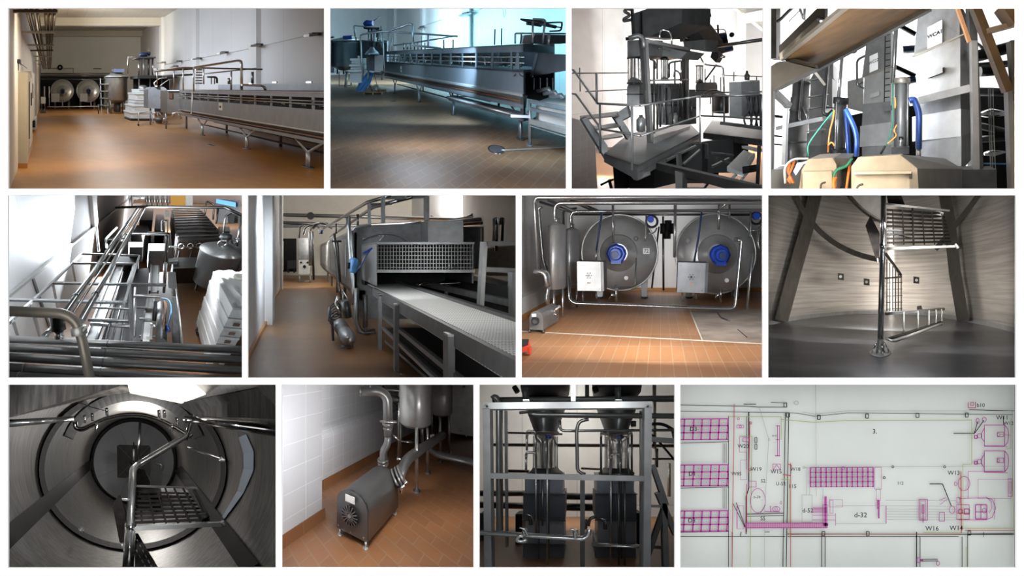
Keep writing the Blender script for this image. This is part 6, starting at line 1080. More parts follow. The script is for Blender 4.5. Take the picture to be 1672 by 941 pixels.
t, c, r = big(498, 307, 186, 'left of the two big lying tanks with blue motor', '72', 0, 0)
n = B.part(t, 'number_plate', 'paper', G().box((c.x+.6, 4.42, c.z-.02), (c.x+.76, 4.44, c.z+.12))); B.text(n, 'lettering', '72', 'ink', (c.x+.68, 4.415, c.z+.05), (1, 0, 0), (0, 0, 1), .085)
t2, c2, r2 = big(968, 312, 196, 'right of the two big lying tanks with blue motor', '', 0, 0)
B.part(t2, 'emblem', 'steel_mid', G().prism(B.path(4.4, (820, 250), (832, 236), (842, 250), (832, 266)), (0, .01, 0)))
for T, cc, rr in ((t, c, r), (t2, c2, r2)):
    B.part(T, 'motor_plate', 'paper', G().box((cc.x-.06, 4.24, cc.z+.1), (cc.x+.06, 4.25, cc.z+.15))); B.part(T, 'motor_fins', 'blue', G().lathe((cc.x, 4.30, cc.z), (0, -1, 0), [(0, .24*rr), (.03, .25*rr), (.05, .2*rr)], 8))
    B.part(T, 'sample_pipe', 'pipe', G().tube([(cc.x+.02, 4.3, cc.z-.95*rr), (cc.x+.02, 4.3, cc.z-.82*rr), (cc.x+.42, 4.35, cc.z-.82*rr), (cc.x+.45, 4.35, cc.z-.1)], .018, 8, .08)); B.part(T, 'hook', 'pipe_dark', G().ring((cc.x+.43, 4.42, cc.z+.35), (0, 1, 0), .05, .01, 14, 5)); B.part(T, 'valve_plate', 'paper', G().cyl((cc.x+.2, 4.42, cc.z-.62*rr), (0, -1, 0), .02, .05, 12))
    B.part(T, 'foot_pipe', 'pipe', G().tube([(cc.x, 4.25, cc.z-.75*rr), (cc.x, 4.25, .12)], .03, 8)); B.part(T, 'valve', 'chrome', G().tube([(cc.x-.14, 4.2, .2), (cc.x-.08, 4.2, .32), (cc.x, 4.2, .26)], .025, 8))
    for dx in (-.62, .62): B.part(T, 'foot', 'steel_dark', G().cyl((cc.x+dx*rr, 4.95, 0), (0, 0, 1), .04, .1, 12))
for i, uv in enumerate((((292, 492), (408, 495), (405, 352), (290, 350)), ((778, 500), (912, 505), (918, 358), (784, 354)))):
    t = B.thing('control_box', ['square control box hanging before the left tank', 'square control box hanging before the right tank'][i], 'box', B.d(*uv[0], 3.75), 'control boxes of the tanks'); B.part(t, 'front', 'steel_mid', poly(B, 3.75, uv, (0, .02, 0))); B.part(t, 'body', 'steel_dark', poly(B, 3.77, [(u+(14 if k in (1, 2) else 0), v) for k, (u, v) in enumerate(uv)], (0, .22, 0))); cx, cv = sum(u for u, v in uv)/4, sum(v for u, v in uv)/4
    for k in range(6): B.part(t, 'lamp_button', 'steel_dark', G().cyl(B.d(cx+13*math.cos(k*1.05), cv-4+13*math.sin(k*1.05), 3.75), (0, -1, 0), .01, .014, 8))
    B.part(t, 'main_switch', 'dark' if i else 'steel_dark', G().cyl(B.d(cx, cv-4, 3.75), (0, -1, 0), .015, .022, 10)); 
    for k, (du, dv) in enumerate(((-52, -58), (52, -58), (-52, 60), (52, 62))): B.part(t, 'corner_bolt', 'pipe_dark', G().cyl(B.d(cx+du, cv+dv, 3.75), (0, -1, 0), .008, .012, 8))
    for k in (-4, 5): B.part(t, 'indicator', 'orange_cable' if i else 'brown', G().cyl(B.d(cx+k, cv+32, 3.75), (0, -1, 0), .01, .012, 8))
    B.part(t, 'stand', 'steel_mid', tube(B, 3.95, ((uv[0][0]+25, 495), (uv[0][0]+28, 545)), .02)); B.part(t, 'stand', 'steel_mid', tube(B, 3.95, ((uv[0][0]+90, 495), (uv[0][0]+95, 530)), .02))
# filters
for i, (u0, u1, v0, v1, D) in enumerate(((155, 232, 175, 475, 3.7), (236, 298, 198, 458, 4.2))):
    k = D/900; c = B.d((u0+u1)/2+8*0, v1, D); R = (u1-u0)/2*k; H = (v1-v0)*k
    t = B.thing('filter_column', ['larger upright steel cylinder by the tiled wall', 'smaller upright steel cylinder behind the larger one'][i], 'cylinder', (c.x, c.y, 0), 'filter cylinders'); B.part(t, 'body', 'steel', G().lathe((c.x, c.y, c.z), (0, 0, 1), [(-.02, R*.9), (0, R), (H, R), (H+.03, R*.7), (H+.06, R*.3)], 28)); 
    for a in (.3, 2.4, 4.5): B.part(t, 'leg', 'pipe', G().tube([(c.x+R*.7*math.cos(a), c.y+R*.7*math.sin(a)*.6, 0), (c.x+R*.7*math.cos(a), c.y+R*.7*math.sin(a)*.6, c.z)], .022, 8))
    B.part(t, 'neck', 'pipe', G().cyl((c.x, c.y, c.z+H+.05), (0, 0, 1), .1, R*.3, 14))
# pipes
P7 = [('outermost tall pipe bending over the tiled wall', 3.6, ((106, 388), (85, 60), (95, 40), (1230, 36)), .04, 'pipe', .15), ('second tall pipe by the tiled wall', 3.75, ((150, 400), (128, 350), (105, 90), (120, 85)), .026, 'pipe', .1), ('pipe from the larger cylinder along the ceiling', 3.7, ((186, 180), (184, 66), (1230, 62)), .042, 'pipe', .15), ('pipe from the smaller cylinder along the ceiling', 4.2, ((266, 195), (260, 108), (1230, 100)), .04, 'pipe', .15), ('thin ceiling pipe behind the others', 4.5, ((225, 180), (222, 100), (290, 90)), .03, 'pipe_dark', .1), ('black ceiling pipe behind the tank tops', 5.0, ((270, 120), (1230, 122)), .035, 'pipe_dark', 0), ('upper dark ceiling pipe', 4.6, ((150, 45), (1230, 55)), .03, 'steel_dark', 0), ('bundle pipe slanting from the left corner', 4.2, ((110, 60), (270, 110)), .03, 'pipe_dark', 0), ('second slanting pipe at the left corner', 4.2, ((150, 50), (300, 115)), .035, 'steel_mid', 0), ('pipe dropping to the top of the left motor', 4.1, ((465, 65), (468, 260)), .028, 'pipe', 0), ('pipe dropping between the tanks', 4.1, ((770, 62), (766, 330)), .035, 'pipe', 0), ('short pipe dropping on the right tank top', 4.2, ((984, 65), (980, 195)), .03, 'pipe', 0), ('thin pipe on the right tank top', 4.4, ((1034, 62), (1034, 140)), .025, 'pipe', 0), ('pipe sloping to the right tank from the ceiling', 4.0, ((1040, 50), (990, 90)), .035, 'pipe', 0), ('long low pipe joining both tanks along the floor', 3.9, ((250, 420), (255, 535), (280, 552), (500, 560), (800, 572), (960, 578), (1060, 580), (1092, 245), (1070, 246)), .034, 'pipe', .12), ('upright pipe right of the right tank', 3.9, ((1145, 310), (1118, 585)), .026, 'pipe', 0), ('bent pipe above the boxed pump at the wall', 3.5, ((85, 398), (140, 400), (150, 470)), .055, 'pipe', .15), ('thin twisted pipe into the boxed pump', 3.5, ((152, 470), (150, 500), (145, 520), (148, 560)), .035, 'pipe', .08), ('dark pipe standing between the tanks', 4.9, ((710, 130), (712, 490)), .03, 'pipe_dark', 0), ('second dark pipe between the tanks', 4.9, ((690, 180), (655, 480)), .025, 'pipe_dark', 0), ('slanting pipe at the far right edge', 4.5, ((1180, 180), (1170, 260), (1185, 300)), .03, 'pipe', .1), ('dark ceiling rail sloping at the left', 4.4, ((260, 50), (400, 110)), .05, 'steel_dark', 0)]
for lab, D, uv, rr, m, bd in P7: B.one('steel_pipe', lab, 'pipe', m, tube(B, D, uv, rr, 10, bd), 'pipes of the tank room')
for i, (uv, lab) in enumerate((((( 412, 110), (400, 190), (385, 295)), 'dark blue hose down the left tank front'), (((898, 110), (885, 220), (862, 350)), 'dark blue hose down the right tank front'))): B.one('hose', lab, 'hose', 'blue_dark', tube(B, 4.2, uv, .022, 8, .2), 'dark hoses on the tanks'); B.one('hose_end_pipe', ['steel pipe below the left dark hose', 'steel pipe below the right dark hose'][i], 'pipe', 'pipe', tube(B, 4.2, ((385, 295), (384, 350)) if not i else ((864, 350), (862, 358)), .024), 'pipe ends')
for i, (u, v) in enumerate(((650, 145), (1160, 130))): t = B.thing('blue_valve', ['blue capped valve at the upper right of the left tank', 'blue capped valve at the upper right of the right tank'][i], 'valve', B.d(u, v+30, 4.5)); B.part(t, 'cap', 'blue', G().cyl(B.d(u, v, 4.4), (0, -1, 0), .08, .08, 14)); B.part(t, 'body', 'dark', G().ring(B.d(u+5, v+10, 4.5), (0, 1, 0), .14, .03, 18, 6)); B.part(t, 'stem', 'pipe', tube(B, 4.4, ((u-22, v-20), (u-24, v+70), (u-28, v+105)), .022)); B.part(t, 'link', 'pipe', tube(B, 4.4, ((u-25, v+70), (u+20, v+65), (u+30, v+40)), .02, 8, .1))
t = B.thing('valve_cluster', 'cluster of black valves hanging between the two tanks', 'valve', B.d(730, 240, 4.9)); 
for i, (u, v, s) in enumerate(((712, 190, .09), (735, 175, .1), (760, 190, .08), (728, 215, .11))): B.part(t, 'valve', 'black', tube(B, 4.9, ((u, v-25), (u, v+25)), s, 10))
t = B.thing('pump_unit', 'small boxed pump on the floor at the tiled wall', 'pump', B.z(110, 685)); a = B.z(58, 682, .06); b = B.z(125, 685, .06); w = b-a; H = .32; dv = V((.06, .36, 0))
prof = [a, b, b+V((0, 0, .2)), b-w*.12+V((0, 0, .28)), a+w*.5+V((0, 0, H)), a+w*.12+V((0, 0, .28)), a+V((0, 0, .2))]
B.part(t, 'casing', 'steel_mid', G().prism(prof, dv)); B.part(t, 'fan_grille', 'dark', G().ring(a+w*.45+V((0, -.01, .15)), (0, 1, 0), .06, .012, 16, 6)); B.part(t, 'name_plate', 'paper', G().box(a+w*.2+V((0, -.012, .22)), a+w*.5+V((0, -.004, .27)))); B.part(t, 'outlet', 'chrome', tube(B, 3.35, ((172, 598), (205, 570)), .03).tube(B.path(3.35, (180, 600), (195, 612)), .025, 8))
for q in (a, b): B.part(t, 'foot', 'steel_dark', G().cyl(q+V((0, .02, -.06)), (0, 0, 1), .06, .02, 8))
t = B.thing('red_trolley', 'corner of a red platform trolley at the left edge', 'trolley', B.z(40, 780)); q = [B.z(u, v, .12) for u, v in ((0, 785), (58, 765), (62, 738), (0, 738))]; B.part(t, 'frame', 'red', G().prism(q, (0, 0, -.05)).bar(q[1], q[1]-V((0, 0, .1)), .03)); B.part(t, 'mat', 'black', G().prism([p+V((-.04, .03, .005)) for p in q], (0, 0, .005)))
B.one('floor_scrap', 'thin dark metal offcut lying on the worn floor patch', 'scrap', 'steel_dark', G().tube([B.z(u, v, .015) for u, v in ((975, 600), (995, 625), (1035, 640))], .015, 6)); B.one('floor_scrap', 'dark scratch strip lying at the right of the worn patch', 'scrap', 'dark', G().tube([B.z(u, v, .008) for u, v in ((1075, 682), (1120, 720))], .006, 6))
B.L(640, 300, 2.09, 640, 0, 4.6, .9, 98, (1, .99, .97))
B.L(640, 50, 2.5, 640, 400, 4.6, 1, 22, (1, .99, .97))
B.L(1120, 60, 2.9, 950, 300, 4.6, .7, 26, (.75, .85, 1))
B.L(640, 50, 5.1, 640, 300, 5.6, 2, 30)
# ================================================================== bay 8: inside the tank, the lower part
VIEW[0] = ', middle right view'; B = Bay(RECTS[1][3], 1250, 310, 2.988, 600, 430, 880, 1.6, 2.75)
def streaks(name, c0, c1, sx, sy, rough=.36, metal=.8):
    m, nt, b = principled(name); uv = nt.nodes.new('ShaderNodeTexCoord'); mp = nt.nodes.new('ShaderNodeMapping'); mp.inputs['Scale'].default_value = (sx, sx, sy); nz = nt.nodes.new('ShaderNodeTexNoise'); nz.inputs['Scale'].default_value = 1; nz.inputs['Detail'].default_value = 8; nz.inputs['Roughness'].default_value = .65; r = nt.nodes.new('ShaderNodeValToRGB'); r.color_ramp.elements[0].position = .35; r.color_ramp.elements[1].position = .62; r.color_ramp.elements[0].color = (*c0, 1); r.color_ramp.elements[1].color = (*c1, 1)
    nt.links.new(uv.outputs['Object'], mp.inputs['Vector']); nt.links.new(mp.outputs['Vector'], nz.inputs['Vector']); nt.links.new(nz.outputs['Fac'], r.inputs['Fac']); nt.links.new(r.outputs['Color'], b.inputs['Base Color']); sin(b, 'Roughness', rough); sin(b, 'Metallic', metal); MATS[name] = m
streaks('tank_wall', (.27, .255, .24), (.46, .443, .42), .2, 10)
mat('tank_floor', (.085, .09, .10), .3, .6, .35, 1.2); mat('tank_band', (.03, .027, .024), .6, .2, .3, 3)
def dw(u): return 880*1.6/((605+55*((u-560)/545)**2 if u < 560 else 605+95*((u-560)/660)**2)-430)
us = [-30+i*26 for i in range(51)]
wt = [[B.d(u, v, dw(u)) for u in us] for v in (-20, 100, 200, 300, 400, 500, 560)]
B.struct('wall_rear', 'tank_wall', G().sheet(wt + [[V((p.x, p.y, 0)) for p in wt[0]]]))
g = [[V((B.d(u, 500, dw(u)).x, B.d(u, 500, dw(u)).y, 0)) for u in us], [V((B.d(u, 500, dw(u)).x*.5, 2.3, 0)) for u in us]]
B.struct('floor', 'tank_floor', G().sheet(g, False).quad((-4, 2, -.002), (4, 2, -.002), (4, 8.5, -.002), (-4, 8.5, -.002)))
B.struct('trim_1', 'steel_mid', G().sheet([[V((p.x, p.y-.03, z)) for p in [B.d(u, 500, dw(u)) for u in us]] for z in (.0, .16)]))
B.partitions('partition_dark', 5)
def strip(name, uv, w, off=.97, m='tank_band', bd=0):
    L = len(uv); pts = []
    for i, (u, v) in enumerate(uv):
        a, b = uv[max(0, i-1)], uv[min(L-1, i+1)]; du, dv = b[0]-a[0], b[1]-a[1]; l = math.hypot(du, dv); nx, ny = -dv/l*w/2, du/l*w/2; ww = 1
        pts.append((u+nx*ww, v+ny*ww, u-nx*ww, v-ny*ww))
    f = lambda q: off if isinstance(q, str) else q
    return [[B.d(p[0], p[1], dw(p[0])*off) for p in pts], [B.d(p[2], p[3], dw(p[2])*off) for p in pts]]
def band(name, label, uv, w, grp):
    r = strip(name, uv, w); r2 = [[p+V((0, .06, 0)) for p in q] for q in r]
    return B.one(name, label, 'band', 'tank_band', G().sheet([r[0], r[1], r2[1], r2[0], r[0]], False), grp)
arc = lambda *q: [((1-t)**2*q[0][0]+2*t*(1-t)*q[1][0]+t*t*q[2][0], (1-t)**2*q[0][1]+2*t*(1-t)*q[1][1]+t*t*q[2][1]) for t in [i/14 for i in range(15)]]
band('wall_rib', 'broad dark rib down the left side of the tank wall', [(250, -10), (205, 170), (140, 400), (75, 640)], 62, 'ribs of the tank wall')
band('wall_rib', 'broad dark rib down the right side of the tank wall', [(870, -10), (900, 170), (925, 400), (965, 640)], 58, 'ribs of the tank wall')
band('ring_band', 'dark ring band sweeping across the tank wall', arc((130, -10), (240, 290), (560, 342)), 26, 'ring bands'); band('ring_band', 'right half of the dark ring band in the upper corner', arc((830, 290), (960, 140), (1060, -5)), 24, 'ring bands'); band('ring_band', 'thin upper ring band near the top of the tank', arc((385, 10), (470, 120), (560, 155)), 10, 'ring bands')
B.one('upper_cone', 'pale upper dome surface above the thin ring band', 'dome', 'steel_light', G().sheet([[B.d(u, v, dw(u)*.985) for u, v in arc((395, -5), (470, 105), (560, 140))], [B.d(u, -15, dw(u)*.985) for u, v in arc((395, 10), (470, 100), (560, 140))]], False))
for i, (u, v) in enumerate(((367, 424), (493, 450), (736, 441))): t = B.thing('wall_bracket', ['left small square bracket on the tank wall', 'small square bracket left of the pole', 'small square bracket right of the pole'][i], 'bracket', B.d(u, v+16, 7), 'square brackets on the tank wall'); D = dw(u)*.96; B.part(t, 'plate', 'tank_band', poly(B, D, ((u-14, v-18), (u+14, v-14), (u+14, v+18), (u-14, v+15)), (0, .05, 0))); B.part(t, 'boss', 'steel', G().cyl(B.d(u, v, D), (0, -1, 0), .05, .06, 8))
# pole
t = B.thing('centre_pole', 'bright steel pole standing on a flared foot in the tank', 'pole', B.z(558, 800)); D = 880*1.6/(795-430)
B.part(t, 'lower_tube', 'pipe', tube(B, D, ((560, 735), (571, 285)), [.066, .058], 16)); B.part(t, 'upper_tube', 'pipe', tube(B, D, ((571, 285), (577, -10)), [.054, .05], 16)); B.part(t, 'collar', 'chrome', tube(B, D, ((571, 265), (571, 290)), .066, 16)); c = B.d(560, 800, D)
B.part(t, 'flare', 'steel_light', G().lathe((c.x, c.y, 0), (0, 0, 1), [(0, .10), (.1, .085), (.22, .07), (.3, .07)], 20)); B.part(t, 'foot_plate', 'steel', G().cyl((c.x, c.y, 0), (0, 0, 1), .012, .23, 30))
for a in (.3, 1.9, 3.5, 5.1): B.part(t, 'gusset', 'chrome', G().tube([(c.x+.2*math.cos(a), c.y+.2*math.sin(a), 0), (c.x+.08*math.cos(a), c.y+.08*math.sin(a), .22)], .014, 6))
# paddle frame, upper
t = B.thing('upper_paddle', 'perforated upper paddle with two steel arms on the pole', 'paddle', B.d(580, 285, D)); B.part(t, 'lower_arm', 'steel_light', G().bar(B.d(590, 288, D-.02), B.d(940, 276, D+.3), .05)); B.part(t, 'upper_arm', 'steel_light', G().bar(B.d(590, 70, D), B.d(897, 102, D+.6), .035)); B.part(t, 'end_bolt', 'steel', tube(B, D+.25, ((925, 265), (940, 285)), .04))
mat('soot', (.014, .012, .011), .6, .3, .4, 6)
B.part(t, 'end_plate', 'steel_light', poly(B, D+.5, ((720, 85), (870, 110), (860, 140), (720, 138)), (0, .02, 0)))
for i in range(9): B.part(t, 'slat', 'soot', G().bar(B.d(592, 98+i*20, D+.2), B.d(870+i*4, 118+i*17, D+.55), .05, .035))
for i in range(6): B.part(t, 'cross_slat', 'soot', G().bar(B.d(620+i*48, 95+i*4, D+.2), B.d(625+i*50, 268, D+.4), .025))
B.part(t, 'bright_slat', 'chrome', G().bar(B.d(595, 210, D+.1), B.d(720, 238, D+.3), .02)); B.part(t, 'centre_bar', 'soot', tube(B, D+.3, ((716, 90), (722, 270)), .02)); B.part(t, 'top_slab', 'soot', poly(B, D+.5, ((590, 20), (660, 20), (680, 75), (600, 75)), (0, .05, 0)))
t = B.thing('blade', 'dark narrow blade left of the pole', 'blade', B.d(548, 350, D+.4)); B.part(t, 'plate', 'soot', poly(B, D+.4, ((487, 175), (512, 125), (556, 210), (553, 330), (535, 330)), (0, .04, 0))); B.part(t, 'pin', 'steel_light', tube(B, D+.3, ((546, 335), (548, 358)), .02)); B.part(t, 'stay', 'steel_light', G().bar(B.d(528, 150, D+.35), B.d(560, 155, D), .03))
t = B.thing('middle_grid', 'slotted dark grid folded behind the pole', 'grid', B.d(590, 600, D+.5)); B.part(t, 'frame', 'soot', G().bar(B.d(585, 310, D+.3), B.d(662, 418, D+.6), .05)); B.part(t, 'lower_edge', 'soot', G().bar(B.d(585, 432, D+.3), B.d(664, 425, D+.6), .04))
for i in range(6): B.part(t, 'slot_bar', 'soot', G().bar(B.d(592+i*14, 340+i*16, D+.5), B.d(592+i*14, 592, D+.5), .03))
for i in range(5): B.part(t, 'cross_bar', 'soot', G().bar(B.d(588, 455+i*32, D+.52), B.d(668, 452+i*32, D+.52), .016))
t = B.thing('lower_paddle', 'ladder like lower paddle reaching right just above the tank floor', 'paddle', B.d(600, 735, D)); B.part(t, 'upper_bar', 'steel', G().bar(B.d(585, 605, D), B.d(870, 582, D+.9), .06)); B.part(t, 'lower_bar', 'steel_light', tube(B, (D, D-.05, D+.6), ((585, 725), (625, 742), (862, 652)), .03)); B.part(t, 'lower_plank', 'tank_band', G().bar(B.d(600, 728, D+.05), B.d(860, 645, D+.65), .1, .03))
for u in (675, 745, 798, 832, 860): k = (u-585)/280; B.part(t, 'stay', 'steel_light', tube(B, D+.7*k, ((u, 602-20*k), (u, 722-62*k)), .018)); 
B.part(t, 'block', 'soot', poly(B, D+.5, ((742, 572), (762, 568), (766, 590), (742, 592)), (0, .1, 0)))
B.L(560, 540, 5.4, 560, 480, 8, 1, 280, (1, .94, .86), 140)
B.L(430, 480, 4.2, 400, 430, 8, .8, 150, (1, .94, .86), 130)
B.L(880, 330, 3.6, 1000, 400, 6, .8, 130, (1, .95, .88), 140)
B.L(380, 480, 2.95, 566, 450, 3.86, .4, 16)
B.L(640, 60, 4, 600, 800, 4, 1, 60, (.9, .93, 1))
# ================================================================== bay 9: looking along the inside of the tank
VIEW[0] = ', bottom left view'; B = Bay(RECTS[2][0], 0, 620, 2.932, 640, 395, 880, 2.5, 2.1)
streaks('tank_inner', (.10, .09, .085), (.28, .265, .24), 5, .6)
mat('end_wall', (.55, .56, .58), .45, .1, .06, 1)
mat('pale_streak', (.30, .34, .40), .4, .5); mat('hatch_glow', (.8, .78, .7), .5, emit=((1, .95, .85), .75)); R9 = 2.1
da = lambda u, v: 880*R9/max(150, math.hypot(u-640, v-395))
B.struct('wall_rear', 'tank_inner', G().lathe((0, 2.0, 2.5), (0, 1, 0), [(0, R9), (1, R9), (2, R9), (3, R9), (5, R9), (7.6, R9)], 64, False))
t = B.thing('tank_end', 'pale round dished end of the tank', 'tank end', (0, 9.3, .5)); B.part(t, 'dish', 'end_wall', G().lathe((0, 9.3, 2.5), (0, 1, 0), [(0, R9*.98), (.15, R9*.7), (.25, .3), (.26, .02)], 48, False)); B.part(t, 'rim', 'tank_band', G().ring((0, 9.25, 2.5), (0, 1, 0), R9*.985, .05, 64, 8)); 
for i in range(8): a = .4+i*.785; B.part(t, 'seam', 'steel', G().bar((R9*.95*math.cos(a), 9.33, 2.5+R9*.95*math.sin(a)), (.4*math.cos(a), 9.5, 2.5+.4*math.sin(a)), .02, .01))
t = B.thing('hatch_cover', 'square dark hatch plate in the middle of the pale tank end', 'hatch', B.d(640, 470, 8.6)); B.part(t, 'plate', 'steel_dark', poly(B, 8.6, ((560, 318), (572, 312), (712, 316), (720, 326), (718, 470), (562, 470)), (0, .06, 0)))
for a, b in (((562, 315), (718, 470)), ((718, 318), (562, 470)), ((640, 314), (640, 470))): B.part(t, 'crease', 'steel_mid', G().bar(B.d(*a, 8.58), B.d(*b, 8.58), .02))
B.part(t, 'shaft', 'steel_dark', tube(B, (8.5, 7), ((670, 210), (662, 400)), .06)); B.part(t, 'short_rod', 'steel_light', tube(B, 8.3, ((640, 335), (640, 395)), .05)); B.part(t, 'hub', 'black', tube(B, 8.2, ((630, 390), (640, 410)), .10, 10)); B.part(t, 'bolt', 'black', tube(B, 8.4, ((640, 300), (640, 318)), .03))
B.one('end_fitting', 'small elbow fitting on the pale tank end', 'fitting', 'steel', tube(B, 8.4, ((745, 402), (775, 408), (768, 435)), .06, 8, .1))
B.partitions('partition_dark', 5)
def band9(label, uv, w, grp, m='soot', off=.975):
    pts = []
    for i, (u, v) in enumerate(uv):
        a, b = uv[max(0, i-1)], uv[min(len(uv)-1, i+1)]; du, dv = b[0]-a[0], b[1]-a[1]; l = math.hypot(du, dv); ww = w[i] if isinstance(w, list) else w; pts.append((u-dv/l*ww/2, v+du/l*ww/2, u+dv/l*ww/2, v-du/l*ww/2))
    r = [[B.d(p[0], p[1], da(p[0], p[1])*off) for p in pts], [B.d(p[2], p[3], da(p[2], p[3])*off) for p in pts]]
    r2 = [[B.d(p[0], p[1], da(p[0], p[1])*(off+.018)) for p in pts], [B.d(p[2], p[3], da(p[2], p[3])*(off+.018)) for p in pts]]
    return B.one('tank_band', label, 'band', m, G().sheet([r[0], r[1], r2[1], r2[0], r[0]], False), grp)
ring = [(635+435*math.cos(a), 430+372*math.sin(a)) for a in [math.radians(-60+i*5) for i in range(61)]]
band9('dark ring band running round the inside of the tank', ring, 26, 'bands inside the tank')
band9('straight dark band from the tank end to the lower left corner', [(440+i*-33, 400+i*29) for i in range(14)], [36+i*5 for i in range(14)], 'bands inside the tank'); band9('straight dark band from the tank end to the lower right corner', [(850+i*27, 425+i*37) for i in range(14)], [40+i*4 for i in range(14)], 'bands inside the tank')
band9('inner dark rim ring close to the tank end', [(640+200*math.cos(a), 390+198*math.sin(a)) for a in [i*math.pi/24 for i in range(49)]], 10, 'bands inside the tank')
band9('pale bluish streak on the right tank wall', [(1160, 270), (1190, 350), (1190, 430), (1150, 540), (1060, 675)], [40, 50, 48, 30, 14], 'bands inside the tank', 'pale_streak', .99); band9('broad dark arch above the spray pipe', [(640+330*math.cos(a), 380+300*math.sin(a)) for a in [math.radians(200+i*5) for i in range(29)]], 46, 'bands inside the tank', 'soot', .985)  # pale bluish strip laid along the tank wall
for i, uv in enumerate((((20, 20), (610, 20), (618, 58), (400, 100), (20, 190)), ((880, 110), (1340, 20), (1340, 190), (930, 175)))): B.one('baffle_plate', ['brushed steel baffle plate at the upper left', 'brushed steel baffle plate at the upper right'][i], 'plate', 'tank_inner', poly(B, (2.6, 3.4, 3.5, 3.6, 2.6) if not i else (3.4, 2.5, 2.5, 3.4), uv, (0, .02, .02)), 'baffle plates')
B.struct('window_1', 'hatch_glow', poly(B, 3.9, ((608, 10), (1150, 10), (872, 112), (622, 62)), (0, .05, 0)))  # self-lit sheet added in the hatch opening, standing for light coming in
B.one('hatch_seam', 'thin seam across the bright hatch opening', 'seam', 'steel_light', tube(B, 3.8, ((872, 110), (885, 45), (920, 15)), .008, 5))
# spray pipe and poles
t = B.thing('spray_pipe', 'arched shiny spray pipe with nozzles across the upper tank', 'pipe', B.d(380, 240, 4.2)); B.part(t, 'arch', 'chrome', tube(B, 4.2, ((360, 205), (362, 235), (395, 240), (500, 190), (580, 172), (640, 168), (700, 174), (780, 200), (850, 240), (905, 275), (915, 262)), .055, 12, .12))
for i, (u, v) in enumerate(((405, 190), (440, 180), (510, 155), (460, 235), (760, 165), (785, 165), (820, 235), (845, 200))): n = B.part(t, 'nozzle', 'pipe', tube(B, 4.15, ((u, v-18 if v < 220 else v+15), (u+3, v+18 if v < 220 else v-25)), .035, 8)); B.part(n, 'nozzle_tip', 'chrome', tube(B, 4.1, ((u-2, v-8), (u+5, v-6)), .045, 8))
B.one('cross_pipe', 'thick shiny pipe coming in from the right edge', 'pipe', 'chrome', tube(B, (4.2, 2.6), ((890, 190), (1345, 248)), .085, 16)); B.one('cross_pipe', 'thinner pipe coming in from the left edge', 'pipe', 'pipe', tube(B, (2.6, 4.2), ((15, 212), (345, 188)), .055, 14)); B.one('pipe_stub', 'short upright stub joining spray pipe and thick right pipe', 'pipe', 'chrome', tube(B, 4.1, ((890, 290), (915, 195), (940, 130)), .05, 10)); B.one('stay_pipe', 'thin stay pipe pointing to the right ring band', 'pipe', 'pipe', tube(B, (4.6, 3.9), ((900, 325), (1070, 385)), .03, 8)); B.one('stay_end', 'small round end on the stay pipe', 'fitting', 'steel', tube(B, 3.9, ((1055, 380), (1072, 388)), .05, 8)); B.one('slim_line', 'slim line over the left nozzles', 'pipe', 'steel_dark', tube(B, 4.1, ((300, 75), (430, 130), (500, 148)), .012, 6))
t = B.thing('centre_pole', 'bright bent steel pole rising from the lower edge', 'pole', B.d(615, 915, 2.6)); B.part(t, 'lower_tube', 'pipe', tube(B, (2.9, 2.6), ((625, 700), (612, 930)), .085, 18)); B.part(t, 'upper_tube', 'pipe', tube(B, (4.1, 4.0, 3.5, 2.9), ((890, 272), (655, 412), (636, 430), (625, 700)), .07, 16)); B.part(t, 'joint_collar', 'chrome', tube(B, 2.88, ((626, 690), (624, 718)), .092, 18)); B.part(t, 'knee_collar', 'pipe', tube(B, 3.4, ((634, 495), (633, 510)), .075, 16))
t = B.thing('upper_paddle', 'sooty slatted paddle frame held by the pole', 'paddle', B.d(640, 712, 3)); B.part(t, 'front_arm', 'steel_light', G().bar(B.d(640, 713, 2.85), B.d(1075, 690, 2.9), .06)); B.part(t, 'rear_arm', 'pipe', G().bar(B.d(640, 510, 3.4), B.d(945, 520, 3.8), .035)); B.part(t, 'end_bolt', 'steel', tube(B, 2.85, ((1062, 680), (1075, 700)), .035))
for i in range(8): q = i/7; B.part(t, 'slat', 'soot', G().bar(B.d(648, 540+q*145, 3.4-.4*q), B.d(900+q*100, 545+q*125, 3.7-.6*q), .055, .03))
for i in range(6): q = i/5; B.part(t, 'cross_slat', 'soot', G().bar(B.d(665+q*210, 520, 3.6), B.d(680+q*290, 688, 3.0), .03))
B.part(t, 'back_plate', 'steel', poly(B, 3.75, ((770, 520), (900, 522), (905, 555), (775, 552)), (0, .02, 0))); B.part(t, 'sooty_sheet', 'soot', poly(B, 3.5, ((648, 515), (765, 520), (785, 640), (650, 620)), (0, .02, 0))); B.part(t, 'side_arm', 'soot', G().bar(B.d(930, 530, 3.7), B.d(995, 660, 3.0), .05)); B.part(t, 'knob', 'black', tube(B, 3, ((960, 660), (990, 650)), .06))
t = B.thing('blade', 'dark twisted blade left of the pole', 'blade', B.d(585, 800, 3)); B.part(t, 'plate', 'soot', poly(B, 3.1, ((568, 555), (582, 580), (600, 640), (605, 740), (590, 790), (572, 780), (555, 690), (538, 600)), (.02, .03, 0))); B.part(t, 'pin', 'steel_light', tube(B, 3.05, ((583, 785), (590, 808)), .02)); B.part(t, 'stay', 'steel_light', G().bar(B.d(575, 575, 3.15), B.d(615, 575, 3.1), .03))
t = B.thing('mixing_paddle', 'dark blade behind the bend of the pole', 'blade', B.d(680, 510, 4.5)); B.part(t, 'plate', 'soot', poly(B, 4.5, ((650, 425), (690, 430), (720, 495), (715, 512), (650, 505)), (0, .04, 0)))
